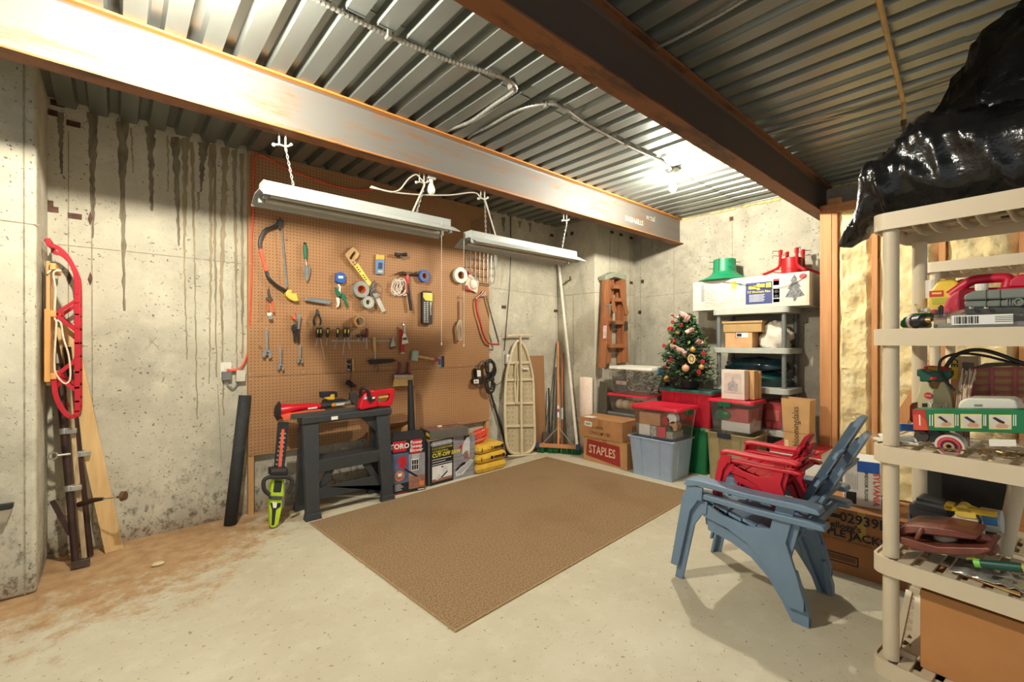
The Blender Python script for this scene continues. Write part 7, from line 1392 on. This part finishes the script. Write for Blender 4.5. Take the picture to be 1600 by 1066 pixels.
for u in (545, 568, 785, 805, 1045, 1062, 1320, 1340): sslab(ZP, [(u, 640), (u+9, 640), (u+10, 745), (u, 743)], .0236, .0006).build('text_line', PWH, t)
sslab(ZP, [(448, 640), (460, 640), (464, 740), (452, 740)], .0228, .0006).build('text_line', PWH, t)
t = thing('white_modem', 'white modem with a row of lamps behind the green box', 'modem', drop(sp(ZP, 1090, 590, .12), Z3+.07)); sslab(ZP, [(808, 640), (815, 530), (850, 505), (900, 485), (1280, 490), (1350, 510), (1375, 590), (1370, 650)], .11, .12).build('shell', WHT, t, bevel=.008)
for k in range(5): sslab(ZP, [(962+k*16, 545), (968+k*16, 545), (968+k*16, 565), (962+k*16, 565)], .108, .003).build('lamp_slot', DST, t)
sslab(ZP, [(815, 640), (1660, 640), (1660, 800), (815, 790)], .13, .08).build('support_box', TAN, t)
t = thing('woven_basket', 'flat pink and tan woven basket standing at the shelf back', 'basket', drop(sp(ZP, 1200, 500, .3), Z3)); PKW = mat('weave_pink', (168, 92, 92), .8, n=.2); TNW = mat('weave_tan', (176, 140, 92), .8, n=.15)
sslab(ZP, [(915, 205), (1660, 195), (1660, 760), (915, 760)], .30, .03).build('panel', TNW, t)
for v in (215, 290, 360, 425, 500): sslab(ZP, [(915, v), (1660, v-5), (1660, v+20), (915, v+24)], .294, .006).build('weave_strip', PKW, t)
for u in (930, 1105, 1320, 1520): sslab(ZP, [(u, 205), (u+36, 205), (u+36, 520), (u, 520)], .290, .006).build('weave_strip', PKW, t)
sslab(ZP, [(935, 210), (1060, 165), (1330, 155), (1660, 150), (1660, 195), (1300, 190), (1000, 205)], .28, .05).build('top_band', mat('dark_band2', (88, 70, 58), .8), t)
t = thing('raffia_bundle', 'loose pink and cream raffia bundle beside the woven basket', 'raffia', drop(sp(ZP, 850, 560, .22), Z3)); rn = random.Random(3); b = B(); b2 = B()
for k in range(60): u = rn.uniform(790, 915); (b if k % 2 else b2).tube(smooth_path([sp(ZP, u+rn.uniform(40, 70), 240+rn.uniform(-30, 60), .24), sp(ZP, u+rn.uniform(10, 30), 400, .22), sp(ZP, u, 540+rn.uniform(0, 60), .2), drop(sp(ZP, u, 700, .2), Z3+.004)], 3), .0025, 4)
o = b.build('strands', mat('raffia_cream', (206, 186, 160), .8), t); o['kind'] = 'stuff'; o = b2.build('strands', mat('raffia_brown', (130, 96, 78), .8), t); o['kind'] = 'stuff'
t = thing('black_cable', 'black cable arching over the third shelf', 'cable', drop(sp(ZP, 640, 300, .2), Z3))
B().tube(smooth_path([sp(ZP, 780, 420, .19), sp(ZP, 690, 320, .19), sp(ZP, 645, 250, .19), sp(ZP, 638, 190, .19), sp(ZP, 660, 130, .19), sp(ZP, 740, 90, .2), sp(ZP, 880, 75, .22), sp(ZP, 1050, 95, .24), sp(ZP, 1200, 130, .26), sp(ZP, 1330, 165, .27), sp(ZP, 1480, 190, .27)], 5), .0052, 7).build('cable', BLK, t, smooth=True)
B().tube(smooth_path([sp(ZP, u, v, .26) for u, v in ((700, 200), (740, 140), (800, 85), (920, 45), (1050, 45), (1200, 85), (1340, 140), (1480, 185))], 5), .0075, 7).build('cable', BLK, t, smooth=True)
t = thing('yellow_black_box', 'cream box with a yellow and black spine at the shelf back', 'box', drop(sp(ZP, 780, 310, .37), Z3)); sslab(ZP, [(742, 100), (1000, 100), (1000, 700), (742, 700)], .37, .05).build('carton', mat('cream_box', (206, 186, 146), .6), t); sslab(ZP, [(742, 100), (808, 98), (810, 310), (745, 312)], .368, .002).build('spine', PYE, t); text('ACE', .03, sp(ZP, 775, 140, .366), -UP, UL, PBK, t, bold=.02); sslab(ZP, [(850, 155), (955, 160), (955, 210), (900, 260), (850, 260)], .367, .003).build('dark_print', DST, t)
t = thing('blue_ruler', 'flat blue plastic strip poking out left of the green box', 'plastic strip', sp(ZP, 320, 755, .06)); B().beam(sp(ZP, 245, 752, .10), sp(ZP, 420, 762, .06), .02, .03).build('strip', BLU, t, bevel=.003)
t = thing('red_holder', 'dark red plastic piece at the left end of the green box', 'plastic part', sp(ZP, 380, 640, .1)); sslab(ZP, [(362, 560), (380, 535), (400, 530), (400, 715), (375, 715), (360, 690)], .10, .06).build('piece', mat('dark_red', (150, 36, 46), .45), t, bevel=.004)
t = thing('plastic_sleeve', 'crumpled clear plastic packaging overhanging the shelf corner', 'packaging', drop(sp(ZP, 250, 900, .05), Z3)); rn = random.Random(6); pts = [(-40, 790), (120, 800), (260, 790), (460, 830), (600, 930), (420, 945), (240, 905), (60, 880)]
b = B(); b.grid(lambda s, r_: sp(ZP, -60+640*s, 800+60*s+70*r_+22*mn.noise(V((s*6, r_*5, 1))), .02+.10*(1-r_))+V((0, 0, .012*mn.noise(V((s*9, r_*7, 4))))), 18, 8).build('sheet', CLR2, t, smooth=True)
sslab(ZP, [(60, 820), (420, 850), (440, 900), (100, 860)], .05, .03).build('insert', PAPER, t, bevel=.003); sslab(ZP, [(20, 850), (440, 905), (445, 925), (30, 880)], .03, .02).build('paper_roll', WHT, t)
t = thing('black_knob_roll', 'black rounded cylinder lying under the green box', 'cylinder', drop(sp(ZP, 540, 890, .06), Z3)); a = sp(ZP, 470, 838, .05); B().tube([a, a+UN*.02, a+UN*.14], [.022, .026, .026], 16).build('cylinder', mat('knob_dark', (62, 52, 46), .5), t, smooth=R(40)); a = sp(ZP, 590, 840, .055); B().cyl(a, a+UN*.12, .024, n=16).build('end', BLK, t)
t = thing('striped_spool', 'red, white and blue striped ribbon spool on the shelf edge', 'ribbon spool', drop(sp(ZP, 720, 960, .05), Z3)); c = sp(ZP, 730, 930, .05); 
for k, (r0, r1, m) in enumerate(((.034, .042, mat('spool_white', (222, 210, 200), .6)), (.030, .034, PRED), (.026, .030, mat('spool_pink', (206, 110, 120), .6)), (.022, .026, PRED), (.016, .022, mat('spool_navy', (34, 34, 74), .6)), (.008, .016, mat('spool_core', (190, 150, 110), .7)))): B().lathe([(r0, -.0-.002*k), (r1, -.002*k), (r1, .05), (r0, .05)], c-UN*(.0), 26, axis=(UN+V((0, 0, .1))).normalized(), closed=True).build('ribbon_ring', m, t, smooth=R(40))
t = thing('dry_leaves', 'dried leaf sprig on the front rim of the third shelf', 'dried sprig', drop(sp(ZP, 700, 990, -.02), Z3)); rn = random.Random(14); DL = mat('dry_leaf', (126, 112, 66), .8, n=.3)
B().tube([sp(ZP, 510, 955, -.02)+V((0, 0, .004)), sp(ZP, 700, 975, -.02)+V((0, 0, .006)), sp(ZP, 900, 985, -.02)+V((0, 0, .004))], .003, 5).build('stem', DL, t)
for k in range(12): u = 520+k*32; c = sp(ZP, u, 968+rn.uniform(-10, 12), -.02)+V((0, 0, .006)); d_ = UL*rn.uniform(.01, .025)+UN*rn.uniform(-.02, .02)+V((0, 0, rn.uniform(-.006, .012))); s = d_.cross(V((0, 0, 1))).normalized()*.008; B().add([c, c+d_*.5-s, c+d_, c+d_*.5+s], [(0, 1, 2, 3)]).build('leaf', DL, t, solid=.001)
t = thing('screw_packet', 'clear packet with a white label on the third shelf', 'packet', drop(sp(ZP, 1200, 960, .03), Z3)); b = B(); b.grid(lambda s, r_: sp(ZP, 850+700*s, 820+20*s+130*r_, .02+.05*(1-r_))+V((0, 0, .012*mn.noise(V((s*9, r_*7, 9))))), 20, 8).build('packet', CLR2, t, smooth=True); sslab(ZP, [(1095, 868), (1345, 872), (1352, 935), (1100, 932)], .018, .002).build('label_plate', PAPER, t)
rn = random.Random(15); b = B()
for k in range(36): c = drop(sp(ZP, rn.uniform(960, 1560), 900, rn.uniform(.04, .10)), Z3+.006+rn.uniform(0, .02)); g = rn.uniform(0, 6.28); b.tube([c, c+V((math.cos(g), math.sin(g), rn.uniform(-.1, .2)))*.03], .003, 5)
o = b.build('screws', mat('screw_gold', (150, 124, 82), .4, .6), t); o['kind'] = 'stuff'
# --- fourth tier
t = thing('black_tool_box', 'black tool box with a round blue knob on the lower shelf', 'tool box', drop(sp(ZR, 500, 640, .28), Z4)); sslab(ZR, [(315, 480), (345, 450), (700, 520), (700, 680), (340, 660), (318, 560)], .26, .14).build('case', mat('case_black', (42, 44, 46), .5), t, bevel=.01); sslab(ZR, [(375, 415), (410, 405), (640, 470), (640, 510), (380, 440)], .30, .08).build('lid', mat('lid_black', (34, 34, 34), .45), t, bevel=.006); sslab(ZR, [(365, 455), (640, 520), (640, 560), (370, 500)], .255, .01).build('band', BLK, t)
c = sp(ZR, 566, 622, .25); B().lathe([(.012, 0), (.026, 0), (.026, .012), (.012, .012)], c, 20, axis=-UN, closed=True).build('blue_knob', BLU, t); sslab(ZR, [(320, 560), (335, 640), (345, 640), (328, 556)], .254, .01).build('blue_edge', BLU, t)
t = thing('spray_bottle', 'white spray bottle with a long yellow nozzle on the lower shelf', 'spray bottle', drop(sp(ZR, 790, 700, .2), Z4)); sslab(ZR, [(650, 650), (672, 580), (715, 545), (880, 560), (905, 600), (935, 730), (930, 800), (660, 790)], .19, .06).build('body', mat('bottle_white', (208, 196, 168), .5), t, bevel=.01)
sslab(ZR, [(712, 625), (880, 640), (885, 700), (712, 670)], .187, .003).build('label_plate', PYE, t); sslab(ZR, [(698, 500), (735, 470), (785, 475), (810, 500), (890, 530), (890, 600), (760, 585), (700, 560)], .185, .06).build('collar', YEL, t, bevel=.006); B().beam(sp(ZR, 620, 490, .2), sp(ZR, 1055, 552, .2), .03, .022, (0, 0, 1)).build('nozzle', mat('nozzle_yellow', (206, 168, 22), .4), t, bevel=.004); sslab(ZR, [(618, 458), (690, 470), (695, 520), (620, 515)], .185, .04).build('nozzle_tip', mat('tip_yellow', (222, 186, 30), .4), t, bevel=.004)
B().tube(smooth_path([sp(ZR, 885, 560, .19), sp(ZR, 915, 600, .185), sp(ZR, 905, 650, .19)], 4), .005, 6).build('trigger', BLK, t)
t = thing('labelled_bottle', 'pale bottle with a blue label lying behind the yellow nozzle', 'bottle', drop(sp(ZR, 1000, 640, .3), Z4)); B().tube([sp(ZR, 900, 590, .3), sp(ZR, 930, 590, .3), sp(ZR, 1100, 620, .3)], [.02, .045, .045], 16).build('bottle', mat('bottle_pale', (188, 190, 186), .4), t, smooth=R(40)); B().tube([sp(ZR, 930, 578, .285), sp(ZR, 1070, 600, .285)], .035, 14).build('label_band', mat('label_blue', (70, 130, 184), .5), t)
t = thing('baseball_glove', 'brown leather baseball glove lying open on the lower shelf', 'baseball glove', drop(sp(ZR, 620, 860, .08), Z4)); LTH = mat('leather', (112, 58, 44), .42, n=.25, ns=14, bump=.35, bs=24)
def glove_strip(pts, r_, nm): 
    P = smooth_path([sp(ZR, u, v, n) for u, v, n in pts], 6); m_ = len(P); return B().tube(P, [r_*(.55+.45*math.sin(math.pi*i/(m_-1))**.5) for i in range(m_)], 10).build(nm, LTH, t, smooth=True)
sslab(ZR, [(228, 672), (300, 640), (460, 648), (640, 668), (800, 698), (905, 742), (880, 768), (760, 762), (560, 742), (400, 712), (250, 705)], .03, .17).build('upper_flap', LTH, t, bevel=.014)
sslab(ZR, [(228, 730), (300, 752), (440, 792), (560, 822), (760, 828), (1000, 832), (1008, 868), (880, 902), (700, 898), (500, 880), (350, 842), (240, 800)], .0, .2).build('lower_flap', LTH, t, bevel=.014); sslab(ZR, [(240, 700), (880, 760), (990, 840), (560, 830), (240, 750)], .14, .06).build('dark_interior', mat('interior_dark', (44, 26, 22), .8), t)  # dark-coloured slab stands in for the dark interior between the two flaps
for k in range(3): glove_strip([(230+12*k, 690+16*k, .025), (330, 660+17*k, .02), (520, 672+17*k, .02), (720, 702+14*k, .022), (880, 745+4*k, .03)], .009, 'finger_seam')
glove_strip([(890, 745, .07), (960, 770, .10), (1005, 820, .12), (985, 872, .07)], .022, 'heel'); glove_strip([(222, 640, .12), (215, 690, .09), (230, 745, .09)], .02, 'thumb_edge'); glove_strip([(440, 665, .02), (410, 710, .0), (380, 760, .0)], .008, 'lace')
t = thing('baseball', 'pale baseball tucked inside the open leather glove', 'ball', sp(ZR, 625, 775, .12)); c = sp(ZR, 627, 765, .10); B().sph(c, .036, 18, 12).build('ball', mat('ball_leather', (196, 182, 158), .6), t, smooth=True); B().tube(arc(c+V((-.034, 0, 0))*.35, .034, .4, 2.6, 10, UL, UP), .001, 5).build('stitching', PRED, t)
t = thing('foil_packet', 'shiny silver seed packet lying at the lower shelf edge', 'packet', drop(sp(ZR, 950, 960, .03), Z4)); b = B(); b.grid(lambda s, r_: drop(sp(ZR, 640+640*s, 930+50*s, .0), Z4)+UN*(.0+.16*(1-r_))+V((0, 0, .012+.028*abs(mn.noise(V((s*5, r_*4, 2))))*(1-abs(2*s-1)**4))), 30, 14).build('foil', mat('foil', (188, 188, 176), .22, .6, n=.3, ns=25), t, smooth=True, solid=.002); sslab(ZR, [(800, 915), (880, 915), (880, 928), (800, 930)], .04, .004).build('yellow_print', PYE, t)
t = thing('garden_hand_tool', 'hand tool with dark green grip and lime collar on the foil packet', 'garden tool', sp(ZR, 1000, 1000, .0)); a, b_ = sp(ZR, 865, 985, .0)+V((0, 0, .012)), sp(ZR, 1400, 1045, -.0)+V((0, 0, .012)); B().tube([a.lerp(b_, .1), a.lerp(b_, .4), a.lerp(b_, .6), b_], [.013, .015, .016, .014], 12).build('grip', mat('grip_green', (16, 74, 62), .45), t, smooth=True); B().tube([a, a.lerp(b_, .11)], .0145, 12).build('collar', mat('lime_collar', (120, 200, 70), .45), t); B().tube([a.lerp(b_, .5), b_], [.0135, .0165], 12).build('yellow_inset', mat('inset_yellow', (186, 170, 60), .5), t)
t = thing('paper_packet', 'yellow and white seed packet under the green hand tool', 'packet', drop(sp(ZR, 800, 1020, .0), Z4)); B().prism([drop(sp(ZR, u, v, n), Z4+.004) for u, v, n in ((700, 1000, .02), (1250, 1060, -.015), (1250, 1030, .05), (720, 980, .07))], (0, 0, .004)).build('packet', mat('packet_yellow', (206, 190, 120), .5, c2=(190, 92, 48), ns=25), t)
# leaning spare shelf board below
t = thing('spare_shelf_panel', 'spare beige lattice shelf panel leaning on the bottom shelf', 'shelf panel', drop(sp(ZU, 390, 950, .05), Z5)); q = [sp(ZU, 400, 365, .33), sp(ZU, 480, 400, .33), sp(ZU, 450, 960, .06), sp(ZU, 300, 950, .06)]
for p in (2, 3): q[p].z = max(q[p].z, Z5+.004)
B().beam(q[0], q[3], .022, .014, UN).build('rail', BGE, t); B().beam(q[1], q[2], .03, .014, UN).build('rail', BGE, t); B().beam(q[0], q[1], .05, .014, UN).build('top_rail', BGE, t); B().beam(q[3], q[2], .03, .014, UN).build('bottom_rail', BGE, t)
for k in range(8):
    a = q[0].lerp(q[3], (k+.5)/8.5); c = q[1].lerp(q[2], (k+.1)/8.5); d_ = q[1].lerp(q[2], (k+1)/8.5); B().prism([a-UN*.003, c-UN*.003, d_-UN*.003], UN*.006).build('lattice_web', BGE, t)
# large carton on the bottom shelf
t = thing('large_carton', 'large plain brown carton filling the bottom shelf', 'box', drop(sp(ZU, 880, 900, .06), Z5)); p0 = drop(sp(ZU, 482, 700, .03), Z5); ct = sp(ZU, 482, 348, .03).z
def lbx(l0, l1, n0, n1, z0, z1): return B().add([p0+UL*l+UN*n+V((0, 0, z)) for z in (z0, z1) for n in (n0, n1) for l in (l0, l1)], [(0, 2, 3, 1), (4, 5, 7, 6), (0, 1, 5, 4), (2, 6, 7, 3), (0, 4, 6, 2), (1, 3, 7, 5)])
HC = min(ct-Z5, .475-.07-Z5); lbx(0, .62, 0, .36, 0, HC).build('carton', mat('kraft_big', (186, 128, 74), .75, n=.07, ns=6, bump=.06, bs=80), t, bevel=.003, seg=1); lbx(.30, .345, -.0008, 0, 0, HC).build('tape', mat('tape_brown2', (172, 112, 60), .45), t); lbx(.325, .355, -.0015, -.0006, HC*.56, HC*.60).build('tear', mat('tear', (150, 96, 50), .8), t)
# dark board and loose post behind
t = thing('dark_board', 'black flat panel standing behind the lower shelf', 'panel', drop(sp(ZR, 800, 470, .55), 0)); a = [sp(ZR, u, v, .55) for u, v in ((455, 150), (1135, 150))]; B().prism([drop(a[0], 0), drop(a[1], 0), drop(a[1], a[0].z+.06), drop(a[0], a[0].z+.06)], UN*.02).build('panel', mat('panel_black', (38, 36, 34), .35), t, bevel=.003)
t = thing('loose_post', 'spare beige shelf post leaning across the lower shelf', 'shelf post', sp(ZR, 1110, 560, .33)); a, b_ = sp(ZR, 1105, 590, .36), sp(ZR, 1240, 250, .40); B().cyl(drop(a, Z4+.01), b_, .0265, n=18).build('post', BGE, t, smooth=R(60))
# ================================================================ black bags on top
def bin_bag(name, label, c, s, seed, rz=0, flat=-.5, tail=None, n=56, amp=.17):
    t = thing(name, label, 'bag', c, rz); rn = random.Random(seed); o = V((rn.uniform(0, 90), rn.uniform(0, 90), rn.uniform(0, 90))); b = B().sph((0, 0, 0), 1, n*2, n); vs = []
    for p in b.v:
        rd = 1-abs(mn.noise(p*2.3+o)); r2 = 1-abs(mn.noise(p*5+o)); k = 1+amp*1.5*mn.noise(p*1.3+o)+amp*.8*(rd**3-.5)+amp*.4*(r2**3-.4)+.02*mn.noise(p*14+o)
        q = p*k; z = max(flat, q.z); vs.append(V((q.x*s[0], q.y*s[1], (z-flat)*s[2])))
    b.v = vs; b.build('bag', BAGB, t, local=True, smooth=R(75)); return t
def sack_loft(name, label, secs, seed, zmin, lmin):
    t = thing(name, label, 'bag', drop(sp(lambda u, v: (u, v), secs[len(secs)//2][0], 300, .2), zmin)); P = []
    for x, y0, y1, hn, nc in secs: P.append((sp(lambda u, v: (u, v), x, y0, nc), sp(lambda u, v: (u, v), x, y1, nc), hn))
    tp = smooth_path([p[0] for p in P], 8); bt = smooth_path([p[1] for p in P], 8); hn = [v.x for v in smooth_path([V((p[2], 0, 0)) for p in P], 8)]; rings = []; o = V((seed*7.3, seed*3.1, 2))
    for i, (a, b, h) in enumerate(zip(tp, bt, hn)):
        c = (a+b)/2; ax = (a-b)/2; ring = []
        for k in range(44):
            g = 2*math.pi*k/44; cs, sn = math.cos(g), math.sin(g); e = lambda v: math.copysign(abs(v)**.75, v); d = ax*e(sn)+UN*(h*e(cs)); q = c+d
            w_ = 1-abs(mn.noise(q*4.5+o)); w2 = 1-abs(mn.noise(V((q.x*9+q.z*5, q.y*9-q.z*6, q.z*4))+o)); q = c+d*(1+.22*(w_**4-.45)+.12*(w2**5-.3)+.16*mn.noise(q*2.5+o))
            if (q-U0).dot(UL) > lmin: q.z = max(q.z, zmin)
            ring.append(q)
        rings.append(ring)
    B().loft(rings).build('bag', BAGB, t, smooth=R(80)); return t
sack_loft('black_sack', 'full black plastic sack slumped over the top beige shelf', [(1312, 376, 386, .008, .1), (1323, 360, 386, .04, .1), (1336, 340, 380, .07, .12), (1348, 312, 374, .10, .14), (1357, 283, 366, .15, .16), (1372, 258, 350, .19, .18), (1400, 236, 338, .21, .2), (1430, 210, 336, .22, .2), (1458, 190, 334, .23, .2), (1500, 182, 332, .23, .2), (1550, 170, 330, .24, .2), (1600, 156, 326, .24, .2), (1690, 150, 322, .22, .2), (1780, 190, 318, .12, .2)], 4, TZ[4]+.001, -.07)
ct = U0+UL*.47+UN*.36; bin_bag('black_sack', 'upright black plastic sack rising behind the top shelf to the deck', (ct.x, ct.y, TZ[4]+.001), (.40, .20, .58), 17, URZ, -.5)
flush_texts()
# the far shelf and its load stand a little further back
for n in ('plastic_shelf', 'shelf_carton', 'lidded_carton', 'canvas_bag', 'green_tarp', 'blue_green_tarp', 'red_case', 'tree_carton', 'tree_stand', 'tree_stand.001', 'wire_loop'): bpy.data.objects[n].location += V((.10, .036, 0))
# pieces of a part go under that part (thing > part > sub-part)
SUB = {'print': 'carton case blade box brick', 'lettering': 'carton bag blade board front_rail body packet sticker spine', 'text_line': 'carton sack box body red_label label_plate', 'siding_line': 'carton', 'flap': 'carton', 'front_flap': 'carton', 'tape': 'carton', 'bar': 'label_plate carton', 'blade_tooth': 'blade_bar', 'latch': 'lid tub', 'rib': 'tub', 'weave_strip': 'panel',
       'picture': 'carton', 'picture_border': 'carton', 'drill_print': 'carton', 'hand_print': 'carton', 'front_leg_flange': 'front_leg', 'rear_leg_flange': 'side_panel', 'bulb': 'lampholder holder', 'foot': 'leg', 'spoke': 'rim', 'cap': 'ball bottle body', 'bit': 'case', 'sticker': 'housing top shaft front_rail', 'label_plate': 'case brick body pouch packet', 'header': 'card case', 'footer': 'card', 'blades': 'card', 'yellow_inlay': 'handle',
       'wire_holder': 'back_bar', 'core': 'tape', 'collar': 'shaft pipe', 'jaw_pin': 'jaw', 'bolt': 'handle raised_lid', 'eye_bolt': 'basin leg', 'tie_rod': 'rear_rail', 'hinge': 'front_rail', 'socket': 'box plate reflector', 'chalk_mark': 'web', 'lamp_slot': 'shell', 'groove': 'upper_shell', 'embossed_bar': 'lower_shell', 'embossed_ring': 'lower_shell', 'brace': 'block leg', 'back_rim': 'rim', 'mark': 'sack', 'emblem': 'sack body', 'print_block': 'sack', 'screw_head': 'peg_panel', 'vent_holes': 'deck_panel', 'red_label': 'handle body', 'paper_label': 'handle shaft', 'guard_label': 'guard', 'house_print': 'carton', 'print_panel': 'carton', 'yellow_print': 'carton foil', 'end_print': 'carton', 'top_print': 'carton', 'red_print': 'carton'}
def mid(o): c = [V(q) for q in o.bound_box]; return sum(c, V((0, 0, 0)))/8
kids = {}
for o in list(col.objects):
    if o.parent: kids.setdefault(o.parent, []).append(o)
for par, ch in kids.items():
    if par.type != 'EMPTY' or par.name.startswith('ceiling.') or par.name == 'ceiling': continue
    for o in ch:
        hosts = SUB.get(o.name.split('.')[0])
        if not hosts: continue
        for h in hosts.split():
            c = [x for x in ch if x.name.split('.')[0] == h and x is not o and x.parent == par]
            if c: o.parent = min(c, key=lambda x: (mid(x)-mid(o)).length); break
for o in list(col.objects):
    if o.name.split('.')[0] in ('screw_head',): o['kind'] = 'stuff'
